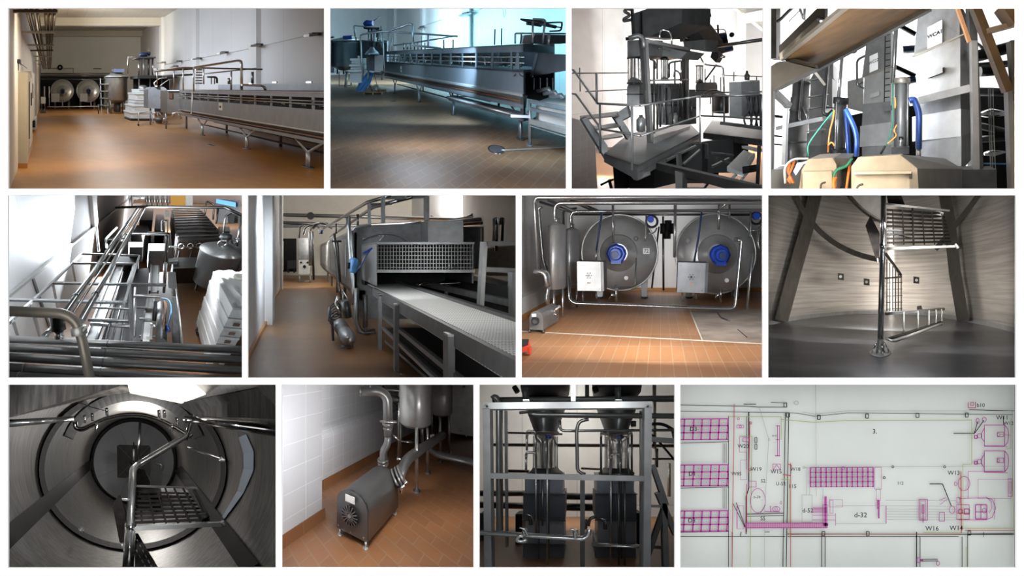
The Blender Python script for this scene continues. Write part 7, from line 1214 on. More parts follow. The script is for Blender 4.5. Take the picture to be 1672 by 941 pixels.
t = B.thing('slotted_paddle', 'slotted dark blade running down right of the pole', 'blade', B.d(700, 915, 2.5)); B.part(t, 'plate', 'soot', poly(B, (3, 3, 2.5, 2.5), ((645, 740), (660, 740), (770, 925), (645, 925)), (0, .03, 0)))
for i in range(6): 
    for j in range(2 if i > 1 else 1): B.part(t, 'slot', 'steel_light', G().bar(B.d(656+i*13+j*-30*(i > 1), 768+i*24, 2.9-.07*i), B.d(664+i*13+j*-30*(i > 1), 784+i*24, 2.88-.07*i), .018, .01))
t = B.thing('wall_bracket', 'small bright bolt on the lower left ring band', 'bracket', B.d(388, 720, 3)); B.part(t, 'plate', 'steel', poly(B, 3.9, ((375, 715), (395, 705), (402, 722), (382, 735)), (0, .05, 0))); B.part(t, 'bolt', 'chrome', tube(B, 3.85, ((385, 718), (390, 724)), .03))
B.L(640, 140, 3.4, 640, 500, 6, .8, 36, (1, .97, .93))
B.L(560, 300, 2.5, 640, 395, 8.5, .3, 60, (.95, .97, 1), 110)
B.bulb(tuple(B.d(640, 250, 7.6)), 120, (1, .97, .92), .2)
# ================================================================== bay 10: the boxed pump in the tiled corner
VIEW[0] = ', second bottom view'; B = Bay(RECTS[2][1], 450, 620, 2.93, 487, -112, 900, 1.6, 1.3, yaw=-43.5)
mat('pump_grey', (.12, .12, .12), .36, .6, .08, 2); mat('pipe_grey', (.30, .30, .30), .38, .75); tiles('floor_rust', (.27, .115, .045), (.30, .17, .10),   .22, .105, .005, .4, .12, dirt=.2)
tiles('wall_tile_white', (.66, .67, .70), (.80, .80, .82), .15, .15, .003, .25, .02, 0, .04)
tiles('wall_tile_big', (.62, .62, .64), (.80, .80, .82), .2, .21, .003, .25, .02, 0, .04)
B.struct('floor', 'floor_rust', G().quad((-8, -6, 0), (9, -6, 0), (9, 9, 0), (-8, 9, 0)))
a, b, c = B.z(30, 842, 0), B.z(225, 685, 0), B.z(525, 470, 0)
XA, XB = B.z(30, 745, .10).x, B.z(230, 478, .10).x
ye = B.x(222, 600, XA).y
B.struct('wall_left', 'wall_tile_big', G().box((XA-.4, -1.5, .10), (XA, ye, 2.2))); B.struct('wall_rear', 'wall_tile_white', G().box((XB-.3, ye-.1, .10), (XB, 6, .62)).prism([(XB-.3, ye-.1, .62), (XB, ye-.1, .62), (XB-.10, ye-.1, .71), (XB-.3, ye-.1, .71)], (0, 6, 0)).box((XB-.3, ye-.1, .71), (XB-.10, 6, 2.2)))
B.struct('baseboard_left', 'floor_rust', G().prism([(XA-.3, -1.5, 0), (XA+.03, -1.5, 0), (XA+.005, -1.5, .10), (XA-.3, -1.5, .10)], (0, ye+1.53, 0))); B.struct('baseboard_rear', 'floor_rust', G().prism([(XB-.3, ye, 0), (XB+.03, ye, 0), (XB+.005, ye, .10), (XB-.3, ye, .10)], (0, 6, 0)))
B.struct('wall_back', 'wall_warm', G().quad((-8, 6, 0), (9, 6, 0), (9, 6, 2.5), (-8, 6, 2.5)))
B.partitions('partition', 7)
# pump
FL, FR, BR = B.z(293, 708, .05), B.z(440, 783, .05), B.z(586, 612, .05); w = FR-FL; dv = BR-FR; H1, H2 = .25, .38
t = B.thing('pump_unit', 'dark steel boxed pump with arched casing on the tiled floor', 'pump', FL)
prof = lambda s=1, dz=0: [FL, FR, FR+V((0, 0, H1))] + [FL+w*(.5+.5*math.cos(q))+V((0, 0, H1+(H2-H1)*math.sin(q))) for q in [math.pi*i/12 for i in range(1, 12)]] + [FL+V((0, 0, H1))]
P_ = prof(); B.part(t, 'casing', 'pump_grey', G().sheet([P_+[P_[0]], [p+dv for p in P_+[P_[0]]]])); fr = B.part(t, 'front_plate', 'pump_grey', G().prism([p for p in P_], dv.normalized()*.02)); B.part(t, 'back_plate', 'steel_dark', G().prism([p+dv for p in P_], -dv*.03))
e = w.normalized(); n = e.cross(V((0, 0, 1))); n = n if n.dot(dv) < 0 else -n; cg_ = FL+w*.46+V((0, 0, .17))+n*.008; r = w.length*.26
B.part(t, 'fan_disc', 'black', G().cyl(cg_, n, .004, r, 24)); B.part(t, 'fan_hub', 'steel', G().cyl(cg_+n*.006, n, .006, r*.22, 14)); up = V((0, 0, 1))
for i in range(16): q = i*math.pi/8; d1 = e*math.cos(q)+up*math.sin(q); B.part(t, 'grille_bar', 'steel_mid', G().bar(cg_+d1*r*.3+n*.008, cg_+d1*r*1.02+n*.008, .008, .006, tuple(n)))
pl = B.part(t, 'name_plate', 'paper', G().prism([FL+w*x+V((0, 0, z))+n*.01 for x, z in ((.32, .285), (.62, .285), (.62, .345), (.32, .345))], n*.003))
for q in (FL+w*.12, FR-w*.05, BR-w*.05-dv*.08, FL+w*.12+dv*.9): f = B.part(t, 'foot', 'pipe', G().cyl((q.x, q.y, 0), (0, 0, 1), .06, .012, 10)); B.part(f, 'foot_pad', 'steel_light', G().cyl((q.x, q.y, 0), (0, 0, 1), .012, .022, 12))
for x, z in ((.08, .04), (.9, .04), (.5, .03)): B.part(t, 'screw', 'pipe', G().cyl(FL+w*x+V((0, 0, z))+n*.008, n, .004, .008, 8))
dp = lambda u, v: (B.R @ (B.z(u, v, 0)-V((0, 0, 1.6)))).y
D = dp(530, 560)
t = B.thing('riser_pipe', 'thick bent steel riser with clamps above the boxed pump', 'pipe', B.d(515, 430, D)); B.part(t, 'upper_bend', 'pipe_grey', tube(B, D, ((405, 55), (500, 55), (535, 85), (537, 215)), .055, 16, .1)); B.part(t, 'branch', 'pipe_grey', tube(B, D, ((452, 20), (452, 60)), .03, 12)); B.part(t, 'middle_tube', 'pipe_grey', tube(B, D, ((537, 100), (538, 270)), .048, 16)); B.part(t, 'lower_bend', 'pipe_grey', tube(B, D, ((540, 265), (535, 310), (516, 340), (514, 430)), .042, 16, .08))
for v in (210, 232): B.part(t, 'clamp_ring', 'steel', tube(B, D, ((537, v-6), (537, v+6)), .064 if v < 220 else .055, 16))
for v in (385, 400): B.part(t, 'clamp_ring', 'steel', tube(B, D, ((514, v-5), (514, v+7)), .062, 16))
B.part(t, 'clamp_screw', 'chrome', tube(B, D-.08, ((498, 200), (580, 205)), .014)); B.part(t, 'clamp_screw', 'chrome', tube(B, D-.02, ((560, 265), (590, 290)), .012)); B.part(t, 'elbow_end', 'steel', tube(B, D, ((402, 55), (412, 55)), .06, 16))
t = B.thing('suction_pipe', 'steel suction pipe with clamped flange entering the pump back', 'pipe', B.d(600, 450, D+.2)); B.part(t, 'tube', 'pipe_grey', tube(B, (2.0, 2.1, 2.35, 2.8), ((590, 470), (625, 385), (700, 330), (800, 265)), .055, 16, .1)); 
for i, (u, v) in enumerate(((572, 468), (588, 458), (600, 450))): B.part(t, 'flange_ring', 'steel', tube(B, 1.95, ((u-4, v+2), (u+4, v-2)), .085, 16))
B.part(t, 'drain_cock', 'chrome', tube(B, 1.9, ((600, 540), (605, 505), (628, 485)), .018, 8, .05)); B.part(t, 'drain_ring', 'chrome', tube(B, 1.9, ((590, 520), (615, 500)), .03, 10))
B.one('cross_pipe', 'thick pipe running right between the cylinder legs', 'pipe', 'pipe_grey', tube(B, (2.75, 2.6, 2.5), ((715, 310), (760, 355), (960, 400)), .045, 14, .2)); B.one('thin_cross_pipe', 'thin pipe behind the cylinder legs', 'pipe', 'pipe', tube(B, 2.8, ((600, 295), (660, 300)), .02)); B.one('clamp_small', 'small clamp on the thin wall pipe behind the riser', 'clamp', 'chrome', tube(B, 2.3, ((580, 380), (605, 378)), .02))
for i, (D_t, u0, u1, vb, legs, lab) in enumerate(((2.4, 593, 742, 200, ((675, 535, 205), (727, 447, 200), (598, 400, 200), (707, 320, 215), (632, 280, 225)), 'front steel cylinder on slim legs'), (2.95, 740, 842, 152, ((787, 392, 145), (830, 352, 150), (748, 300, 155)), 'rear steel cylinder on slim legs'))):
    c = B.d((u0+u1)/2, vb, D_t); r = (u1-u0)/2*D_t/900; t = B.thing('filter_cylinder', lab, 'cylinder', (c.x, c.y, 0), 'steel cylinders on legs'); B.part(t, 'shell', 'steel', G().lathe(c, (0, 0, 1), [(-.03, r*.85), (.0, r), (.9, r)], 36))
    B.part(t, 'bottom_rim', 'steel_dark', G().lathe(c, (0, 0, 1), [(-.05, r*.7), (-.03, r*.9)], 30))
    for u, v, vt in legs: q = B.z(u, v, 0); l = B.part(t, 'leg', 'pipe', G().tube([q, q+V((0, 0, c.z))], .021, 10)); B.part(l, 'leg_foot', 'pipe', G().cyl(q, (0, 0, 1), .012, .042, 14))
B.one('steel_screen', 'flat steel panel standing behind at the right', 'panel', 'steel_mid', poly(B, 3.6, ((836, 255), (960, 275), (960, 10), (836, 10)), (.1, .1, 0)))
for i, (u, v) in enumerate(((880, 242), (893, 35), (905, 270))): B.one('panel_bolt', ['lower left bolt head on the steel panel', 'upper bolt head on the steel panel', 'lower right bolt head on the steel panel'][i], 'bolt', 'chrome', tube(B, 3.5, ((u, v), (u+8, v)), .025, 8), 'bolts of the steel panel')
for i, (uv, r, lab) in enumerate(((((590, 20), (588, 380)), .02, 'thin upright pipe at the tiled wall behind the riser'), (((530, 45), (600, 55), (740, 50)), .035, 'dark pipe at the top behind the riser'), (((555, 90), (600, 100)), .05, 'dark stub at the top behind the riser'), (((510, 30), (560, 110), (588, 145)), .02, 'black cable behind the riser top'), (((700, 210), (705, 300)), .03, 'far upright pipe between the cylinders'))): B.one('wall_pipe', lab, 'pipe', ['pipe', 'pipe_dark', 'steel_dark', 'rubber', 'pipe_dark'][i], tube(B, 2.7, uv, r, 8, .1), 'pipes behind the riser')
B.one('paper_tag', 'small cream tag near the far cylinder legs', 'tag', 'cream', poly(B, 3.3, ((738, 265), (758, 262), (756, 275), (740, 278)), (0, .01, 0)))
B.L(420, 60, 1.42, 450, 640, 1.8, .35, 11, (.95, .97, 1))
B.L(480, 60, 2.2, 340, 300, 2.8, .3, 6, (1, 1, 1))
B.L(800, 60, 1.8, 560, 560, 2.2, .4, 5, (1, .97, .93))
B.L(420, 110, 1.5, 300, 300, 2, .3, 2.5, (1, 1, 1), 120)
# ================================================================== bay 11: twin filling towers inside a steel frame
VIEW[0] = ', third bottom view'; B = Bay(RECTS[2][2], 775, 620, 2.931, 490, 380, 900, 1.6, 2.4)
B.struct('wall_back', 'panel_grey', G().quad(*[B.d(u, v, 6.5) for u, v in ((0, 960), (980, 960), (980, 0), (0, 0))])); B.struct('floor', 'floor_brown', G().quad((-4, 2.2, -.4), (4, 2.2, -.4), (4, 6.5, -.4), (-4, 6.5, -.4)))
B.partitions('partition', 5)
t = B.thing('tube_gantry', 'large square tube frame around both filling towers', 'frame', B.d(65, 910, 3)); bar = lambda nm, m, a, b, w, D=3.0: B.part(t, nm, m, G().bar(B.d(*a, D), B.d(*b, D), w))
bar('top_beam', 'steel', (45, 130), (845, 124), .10); bar('post', 'steel_mid', (63, 145), (72, 920), .115); bar('post', 'steel_mid', (825, 138), (818, 920), .115); bar('post', 'steel_mid', (800, 150), (800, 920), .06, 3.15); bar('middle_beam', 'steel_mid', (75, 460), (828, 474), .085); bar('hanger', 'steel_light', (472, 20), (472, 115), .075); bar('inner_post', 'steel_mid', (150, 150), (155, 800), .05, 3.8); bar('centre_post', 'steel_dark', (516, 480), (516, 920), .08, 3.2)
for u in (60, 828): B.part(t, 'bolt', 'dark', G().cyl(B.d(u, 130, 2.94), (0, -1, 0), .01, .018, 8))
# towers
for i, (u0, u1, lab, uc) in enumerate(((232, 432, 'left stepped filling tower', 340), (578, 775, 'right stepped filling tower', 678))):
    t = B.thing('filling_tower', lab + ' under its hopper', 'tower', B.d(uc, 920, 4), 'stepped filling towers'); S = u1-u0
    for k, (v0, v1, a, b) in enumerate(((455, 545, 8, -12), (545, 672, 0, 0), (672, 785, 12, -5), (785, 930, 0, -4))): q = [B.d(u0+a, v1, 3.8), B.d(u1+b, v1, 3.8), B.d(u1+b, v0, 3.8), B.d(u0+a, v0, 3.8)]; B.part(t, ['neck_case', 'upper_case', 'middle_case', 'lower_case'][k], 'steel_blue_dark' if k % 2 else 'steel_blue', G().prism(q, (0, .7, 0)))
    for k, v in enumerate((545, 672, 785)): B.part(t, 'seam_flange', 'steel_dark', G().bar(B.d(u0-4, v, 3.77), B.d(u1+4, v+4, 3.77), .03, .02))
    for du in (.38, .62): B.part(t, 'vertical_rib', 'steel_dark', G().bar(B.d(u0+S*du, 470, 3.77), B.d(u0+S*du, 920, 3.77), .025, .02))
    k = 3.9/900; c = B.d(uc, 455, 3.9); B.part(t, 'collar', 'steel_dark', G().lathe(c, (0, 0, 1), [(0, 80*k), (.03, 85*k), (.06, 80*k), (.1, 66*k), (.14, 62*k)], 24)); g = B.part(t, 'sight_glass', 'glass', G().lathe(c, (0, 0, 1), [(.1, 54*k), (.78, 54*k)], 24, False)); 
    for a in (.4, 1.9, 3.4, 4.9): B.part(g, 'tie_rod', 'pipe', G().tube([c+V((58*k*math.cos(a), 58*k*math.sin(a), .08)), c+V((58*k*math.cos(a), 58*k*math.sin(a), .8))], .010, 6))
    B.part(t, 'inner_tube', 'steel', G().cyl(c+V((0, 0, .1)), (0, 0, 1), .7, 14*k, 12))
    t = B.thing('hopper', ['left dark cone hopper above the frame beam', 'right dark cone hopper above the frame beam'][i], 'hopper', c+V((0, 0, .85)), 'cone hoppers'); B.part(t, 'cone', 'steel_mid', G().lathe(c+V((0, 0, .85)), (0, 0, 1), [(0, 62*k), (.03, 64*k), (.06, 56*k), (.5, 92*k), (.62, 94*k)], 32)); B.part(t, 'bowl', 'steel_dark', G().lathe(c+V((0, 0, 1.48)), (0, 0, 1), [(0, 60*k), (.08, 90*k), (.2, 112*k), (.3, 116*k), (.5, 116*k)], 32)); B.part(t, 'outlet_ring', 'steel', G().ring(c+V((0, 0, .85)), (0, 0, 1), 64*k, .018, 30, 6)); B.part(t, 'blue_valve', 'blue', tube(B, 3.7, ((uc+3, 275), (uc+22, 272)), .035)); B.part(t, 'bracket', 'steel_light', poly(B, 2.98, ((uc-112 if not i else uc-8, 114), (uc-75 if not i else uc+30, 114), (uc-80 if not i else uc+26, 95), (uc-108 if not i else uc-4, 95)), (0, .04, 0))); B.part(t, 'clamp_arm', 'black', tube(B, 2.98, ((uc-95 if not i else uc+8, 95), (uc-98 if not i else uc+8, 40)), .05)); B.part(t, 'side_knob', 'black', tube(B, 3.4, ((uc-150 if not i else uc-105, 35), (uc-135 if not i else uc-95, 60)), .05))
PP = [('thick pipe running along the top above the beam', 3.3, ((90, 100), (960, 92)), .055, 'steel_mid', 0), ('thick upright pipe inside the left post', 3.2, ((88, 95), (100, 85), (118, 110), (120, 720)), .058, 'pipe', .12), ('second thick pipe below the top beam', 3.1, ((262, 165), (300, 170), (960, 175)), .045, 'pipe_dark', .05), ('short dark pipe end beside the left hopper', 3.2, ((215, 160), (275, 152)), .025, 'pipe_dark', 0), ('bent pipe between the towers', 3.3, ((545, 190), (500, 200), (488, 240), (492, 440), (530, 455)), .032, 'pipe', .15), ('pipe from the left hopper across to the right', 3.4, ((408, 195), (410, 240), (430, 246), (950, 242)), .025, 'pipe', .1), ('low thick pipe across the left tower', 2.95, ((30, 733), (520, 762), (545, 745), (548, 715)), .04, 'pipe', .12), ('hooked pipe end under the low thick pipe', 2.9, ((250, 765), (225, 775), (200, 768), (215, 745), (235, 750)), .035, 'pipe', .1), ('low pipe across the right tower', 3.3, ((560, 790), (915, 805)), .03, 'pipe', 0), ('thin pipe behind the left tower', 4.6, ((160, 255), (420, 262)), .025, 'pipe_dark', 0), ('second thin pipe across the back', 5, ((80, 313), (960, 318)), .045, 'pipe_dark', 0), ('third pipe across the right back', 5, ((850, 380), (960, 380)), .03, 'pipe_dark', 0), ('thick dark pipe at the back left', 5.2, ((25, 545), (240, 545)), .08, 'steel_dark', 0), ('second dark pipe at the back left', 5.2, ((25, 600), (240, 605)), .09, 'steel_dark', 0), ('dark pipe between the towers at the back', 5, ((430, 558), (580, 562)), .09, 'steel_dark', 0), ('lower dark pipe between the towers at the back', 5, ((430, 610), (580, 612)), .10, 'steel_dark', 0), ('upright pipe in the top centre', 3.5, ((538, 20), (538, 90)), .04, 'pipe_dark', 0), ('dark rail below the middle beam at the left', 4.8, ((150, 438), (260, 440)), .04, 'steel_dark', 0), ('thin bright pipe between the towers', 4.8, ((510, 425), (600, 430)), .03, 'pipe', 0), ('dark bent pipe left of the right tower', 3.4, ((545, 700), (550, 665), (580, 655)), .03, 'pipe_dark', .1)]
for lab, D, uv, r, m, bd in PP: B.one('steel_pipe', lab, 'pipe', m, tube(B, D, uv, r, 10, bd), 'pipes of the filling frame')
for i, (u, vt, vb, m) in enumerate(((250, 255, 340, 'pipe'), (292, 255, 345, 'pipe'), (246, 355, 440, 'pipe'), (294, 360, 740, 'pipe'), (348, 280, 920, 'pipe'), (325, 480, 700, 'pipe_dark'), (652, 365, 920, 'pipe'), (695, 370, 450, 'pipe'), (655, 265, 350, 'pipe'), (605, 260, 450, 'pipe_dark'), (718, 480, 920, 'pipe_dark'), (735, 265, 450, 'pipe'), (690, 480, 890, 'pipe_dark'), (752, 265, 460, 'pipe_dark'))): B.one('riser_pipe', ('bright' if m == 'pipe' else 'dark') + ' riser, ' + ('left' if i < 6 else 'right') + ' tower, ' + ['outer, above', 'second, above', 'outer, below the loop', 'long one below the loop', 'longest, at the middle', 'short one in front of the cases', 'longest, left', 'short one of the loop', 'above the loop', 'leftmost beside the glass', 'long one, right', 'right beside the glass', 'middle in front of the cases', 'far right beside the glass'][i], 'pipe', m, tube(B, 3.55, ((u, vt), (u, vb)), .022, 8), 'slim risers on the towers')
for i, (u0, u1, v) in enumerate(((250, 292, 255), (246, 294, 358), (652, 696, 365), (605, 640, 258), (735, 752, 262))): B.one('pipe_bow', ['upper left pipe bow', 'lower left pipe bow', 'right pipe bow above the middle beam', 'thin bow left of the right glass', 'thin bow right of the right glass'][i] + ' joining two risers', 'pipe', 'pipe', tube(B, 3.55, ((u0, v+12), (u0+2, v-8), (u1-2, v-8), (u1, v+12)), .024, 8, .06), 'pipe bows'); B.one('bow_collar', ['collar at the upper left bow', 'collar at the lower left bow', 'collar at the bow above the middle beam', 'collar at the thin left bow', 'collar at the thin right bow'][i], 'collar', 'steel', tube(B, 3.5, ((u0-4, v+10), (u0+6, v+10)), .03, 8), 'bow collars')
for i, (u, v) in enumerate(((482, 740), (240, 735), (625, 690), (270, 670), (530, 690))): t = B.thing('clamp_valve', ['clamp valve on the low thick pipe between the towers', 'clamp valve on the low thick pipe at the left tower', 'round valve on the right tower', 'curved valve on the left tower', 'dark valve on the centre post'][i], 'valve', B.d(u, v+20, 2.95), 'valves of the frame'); B.part(t, 'body', 'steel_dark' if i > 1 else 'pipe', tube(B, 2.95 if i < 2 else 3.5, ((u, v-22), (u, v+25)), .04, 10)); B.part(t, 'handle', 'pipe', tube(B, 2.9 if i < 2 else 3.45, ((u-25, v-25), (u, v-20), (u+12, v+10)), .014, 6, .04))
t = B.thing('stairway', 'dark stair and railing at the right edge', 'stair', B.d(910, 920, 3.2)); g = lambda nm, m, a, b, w: B.part(t, nm, m, G().bar(B.d(*a, 3.2), B.d(*b, 3.2), w))
g('stringer', 'steel_mid', (850, 410), (915, 600), .08); g('post', 'steel_mid', (905, 590), (912, 920), .09); g('brace', 'steel_dark', (905, 620), (800, 920), .08); g('cross_bar', 'steel', (835, 605), (915, 608), .04); g('outer_stringer', 'steel_mid', (875, 540), (960, 740), .09); g('post_bolt', 'steel_light', (905, 590), (925, 592), .05); g('rail_bar', 'steel_mid', (830, 285), (960, 295), .08)
B.one('black_hose', 'black hose sagging at the right edge', 'hose', 'rubber', tube(B, 3.6, ((790, 255), (850, 260), (910, 330), (965, 395)), .022, 8, .2)); B.one('black_hose', 'second black hose above the sagging one', 'hose', 'rubber', tube(B, 3.5, ((830, 215), (900, 210), (965, 250)), .03, 8, .2)); B.one('dark_valve', 'dark valve body at the right edge', 'valve', 'black', tube(B, 3.6, ((955, 240), (965, 290)), .06)); 
for i, (u, v0, v1, D) in enumerate(((860, 20, 330, 5), (760, 200, 225, 3.4), (870, 330, 420, 5), (930, 400, 560, 5.5))): B.one('upright_post', ['tall pale post behind the right post', 'dark valve stub below the second thick pipe', 'thin post under the rail bar', 'thin far post at the right'][i], 'post', ['steel_light', 'black', 'steel', 'steel'][i], tube(B, D, ((u, v0), (u, v1)), .05), 'posts at the right')
for i, (u0, v0, u1, v1, D, m) in enumerate(((25, 640, 70, 780, 4.6, 'steel_dark'), (195, 645, 228, 920, 4.4, 'dark'), (430, 850, 575, 920, 4.8, 'dark'), (25, 850, 230, 930, 4.6, 'dark'), (775, 640, 800, 920, 4.4, 'dark'))): B.one('dark_machine', ['dark rack at the lower left edge', 'dark post frame left of the left tower', 'dark block between the towers at the bottom', 'dark block at the bottom left', 'dark block right of the right tower'][i], 'machine', m, poly(B, D, ((u0, v1), (u1, v1), (u1, v0), (u0, v0)), (0, .3, 0)))
B.L(500, 60, 5.6, 490, 330, 6.5, 1.5, 105, (1, .97, .9))
B.L(250, 240, 2.6, 340, 700, 3.8, .7, 9, (.92, .96, 1))
B.L(720, 240, 2.6, 680, 700, 3.8, .7, 11, (.9, .95, 1))
# ================================================================== bay 12: the paper floor plan
VIEW[0] = ''; B = Bay(RECTS[2][3], 1105, 620, 2.931, 821, 463, 1500, 1.6, 1.5)
mat('plan_paper', (.66, .70, .67), .85, 0, .05, .8); mat('ink_magenta', (.42, .04, .30), .7); mat('ink_grey', (.33, .34, .34), .7); mat('ink_olive', (.34, .38, .10), .7); mat('ink_red', (.42, .03, .05), .7); mat('ink_pink', (.55, .32, .45), .7)
t = B.thing('floor_plan', 'paper floor plan drawing with magenta machines and black walls', 'drawing', B.d(821, 930, 1.56)); D = 1.555; px_ = 1/1500*D
B.part(t, 'paper', 'plan_paper', poly(B, 1.57, ((-80, 1000), (1618, 1000), (1618, -80), (-80, -80)), (0, .01, 0))); B.part(t, 'backing', 'steel_light', poly(B, 1.585, ((-90, 1010), (1680, 1010), (1680, -90), (-90, -90)), (0, .01, 0)))
K = [0]
def ln(g, *uv, w=2.2, D=None):
    D = D or 1.566-.0006*(K[0] % 9)
    st = len(g.f)
    for (a, b), (c, d) in zip(uv, uv[1:]):
        l = math.hypot(c-a, d-b) or 1; nx, ny = -(d-b)/l*w*.58, (c-a)/l*w*.58
        g.add([B.d(a+nx, b+ny, D), B.d(c+nx, d+ny, D), B.d(c-nx, d-ny, D), B.d(a-nx, b-ny, D)], [(0, 1, 2, 3)])
    if not hasattr(g, 'k'): g.k = []
    g.k.append((st, len(g.f), min(p[0] for p in uv)-w, min(p[1] for p in uv)-w, max(p[0] for p in uv)+w, max(p[1] for p in uv)+w))
    return g
def rc(g, u0, v0, u1, v1, w=2.2): return ln(g, (u0, v0), (u1, v0), (u1, v1), (u0, v1), (u0, v0), w=w)
def el(g, u, v, a, b, w=2.2, n=24): return ln(g, *[(u+a*math.cos(i*2*math.pi/n), v+b*math.sin(i*2*math.pi/n)) for i in range(n+1)], w=w)
def pt(name, m, g, label=None):
    K[0] += 1; todo = list(g.k)
    while todo:                              # strokes that touch make one printed figure
        cl = [todo.pop(0)]; more = True
        while more:
            more = [s for s in todo if any(s[2] <= c[4] and c[2] <= s[4] and s[3] <= c[5] and c[3] <= s[5] for c in cl)]
            for s in more: cl.append(s); todo.remove(s)
        h = G()
        for s in cl:
            for f in g.f[s[0]:s[1]]: h.add([g.v[i] for i in f], [(0, 1, 2, 3)])
        B.part(t, name, m, h, label)
g = G(); ln(g, (0, 122), (330, 128), (390, 132), (520, 132), w=2.5); ln(g, (0, 152), (520, 158), (580, 162), (660, 176), (820, 160), (1610, 168), w=2); ln(g, (0, 305), (250, 298)); ln(g, (0, 520), (250, 515)); ln(g, (0, 732), (250, 728)); ln(g, (0, 752), (520, 752)); ln(g, (248, 175), (248, 910)); ln(g, (264, 730), (264, 910), w=1.5)
for u in (222, 230, 238): ln(g, (u, 305), (u, 400), w=1.5); ln(g, (u, 520), (u, 618), w=1.5)
ln(g, (345, 155), (345, 520), (332, 560), (332, 740), w=4); ln(g, (335, 175), (335, 430), w=2); ln(g, (334, 645), (510, 640), w=3); ln(g, (334, 655), (510, 652), w=2); ln(g, (520, 160), (508, 910), w=3); ln(g, (536, 160), (524, 910), w=3); ln(g, (530, 740), (1620, 742), w=3.2); ln(g, (530, 752), (1350, 752), w=2.2); ln(g, (694, 745), (694, 910), w=3); ln(g, (710, 752), (710, 910), w=3); ln(g, (1148, 730), (1148, 910), w=4); ln(g, (1164, 752), (1164, 910), w=3); ln(g, (1366, 752), (1366, 910), w=3); ln(g, (1392, 740), (1392, 910), w=3); ln(g, (1395, 740), (1620, 738), w=3); ln(g, (1470, 730), (1470, 755), w=2); ln(g, (1400, 145), (1618, 150), w=2.5); ln(g, (305, 750), (308, 730), w=3); ln(g, (420, 730), (445, 730), w=2.5); ln(g, (0, 752), (30, 752), w=1)
pt('wall_print', 'ink', g)
g = G()
for u, v in ((532, 170), (680, 181), (911, 175), (1152, 172), (1388, 170), (702, 738), (914, 738), (1400, 735), (520, 122)): rc(g, u-7, v-10, u+7, v+10, 3)
for u, v in ((379, 290), (379, 322)): rc(g, u-5, v-12, u+5, v+12, 2.5)
pt('column_print', 'ink', g)
g = G(); ln(g, (1325, 258), (1425, 258), (1470, 195), w=3.4); ln(g, (1210, 500), (1272, 500), (1315, 608), w=3.4); ln(g, (1425, 255), (1440, 200), w=3); ln(g, (285, 590), (330, 712), w=3); ln(g, (270, 595), (325, 705), w=2.5); ln(g, (320, 118), (380, 118), w=3); ln(g, (450, 110), (520, 112), w=2); ln(g, (1165, 862), (1250, 860), w=2.5); ln(g, (1165, 870), (1250, 868), w=2.5); ln(g, (1562, 175), (1565, 220), w=3); pt('leader_print', 'ink', g)
g = G(); ln(g, (665, 25), (668, 560), w=1.5); ln(g, (395, 135), (440, 285), (420, 640), (420, 910), w=1.5); ln(g, (605, 420), (1600, 415), w=1.5); ln(g, (600, 155), (660, 165), (820, 150), (1610, 150), w=1.5); ln(g, (1605, 145), (1612, 745), w=2); rc(g, 600, 553, 648, 685, 1.5); ln(g, (760, 605), (1000, 605), w=1.5); ln(g, (760, 690), (1000, 690), w=1.5); ln(g, (700, 520), (700, 575), w=1.5); ln(g, (622, 420), (622, 553), w=1.5); ln(g, (636, 515), (636, 553), w=1.5); ln(g, (1000, 578), (1340, 580), w=1.5); 
for v in (605, 620, 632, 645, 658, 670): ln(g, (1000, v), (1340, v+2), w=1.4)
el(g, 610, 422, 5, 5, 1.5); el(g, 572, 112, 10, 8, 2); el(g, 442, 288, 4, 6, 1.5); pt('guide_print', 'ink_grey', g)
g = G(); ln(g, (248, 178), (500, 178), (500, 290), w=2.5); ln(g, (502, 192), (660, 205), (820, 196), (1410, 194), w=2.5); ln(g, (1412, 190), (1412, 405), (1370, 408), (1370, 715), w=2.5); ln(g, (1370, 712), (1612, 712), (1608, 440), w=2.5); ln(g, (360, 270), (350, 910), w=2.5); ln(g, (540, 480), (540, 760), w=2.5); ln(g, (500, 478), (540, 478), w=2.5); ln(g, (1180, 732), (1380, 734), w=2.5); ln(g, (300, 270), (360, 272), w=2); ln(g, (1600, 185), (1600, 330), (1575, 332), w=2); ln(g, (1545, 262), (1600, 268), w=2); ln(g, (1385, 800), (1388, 910), w=2); pt('outline_print', 'ink_olive', g)
g = G(); ln(g, (275, 118), (264, 910), w=3); ln(g, (545, 400), (545, 910), w=3); ln(g, (545, 742), (1360, 740), w=2); ln(g, (350, 200), (345, 445), w=3); ln(g, (1360, 440), (1362, 735), w=4); ln(g, (1380, 722), (1618, 722), w=2.5); ln(g, (508, 455), (545, 460), w=4); ln(g, (530, 405), (548, 410), (545, 455), w=3); ln(g, (1395, 110), (1395, 135), (1430, 135), (1430, 108), w=3); ln(g, (335, 500), (335, 730), w=2.5); ln(g, (1340, 640), (1400, 640), w=3); el(g, 355, 208, 5, 5, 2.5); el(g, 350, 432, 5, 5, 2.5); pt('red_line_print', 'ink_red', g)
M = 'ink_magenta'
for v0, v1 in ((190, 288), (410, 510), (630, 728)):
    g = G(); 
    for i in range(4): ln(g, (0, v0+(v1-v0)*i/3), (246, v0+(v1-v0)*i/3-2), w=5)
    for u in (18, 38, 82, 122, 164, 204, 246): ln(g, (u, v0), (u-6, v1), w=6)
    pt('crate_grid_print', M, g)
    g = G()
    for i in range(3):
        for u in (104, 143, 184, 225): v = v0+(v1-v0)*(i+.5)/3; rc(g, u-12, v-9, u+8, v+9, 1); ln(g, (u-4, v-2), (u+2, v+2), w=3)
    pt('crate_print', 'ink_grey', g)
g = G(); 
for i in range(5): ln(g, (638, 422+i*23), (942, 420+i*23), w=3)
for i in range(13): ln(g, (640+i*25, 422), (640+i*25, 515), w=6)
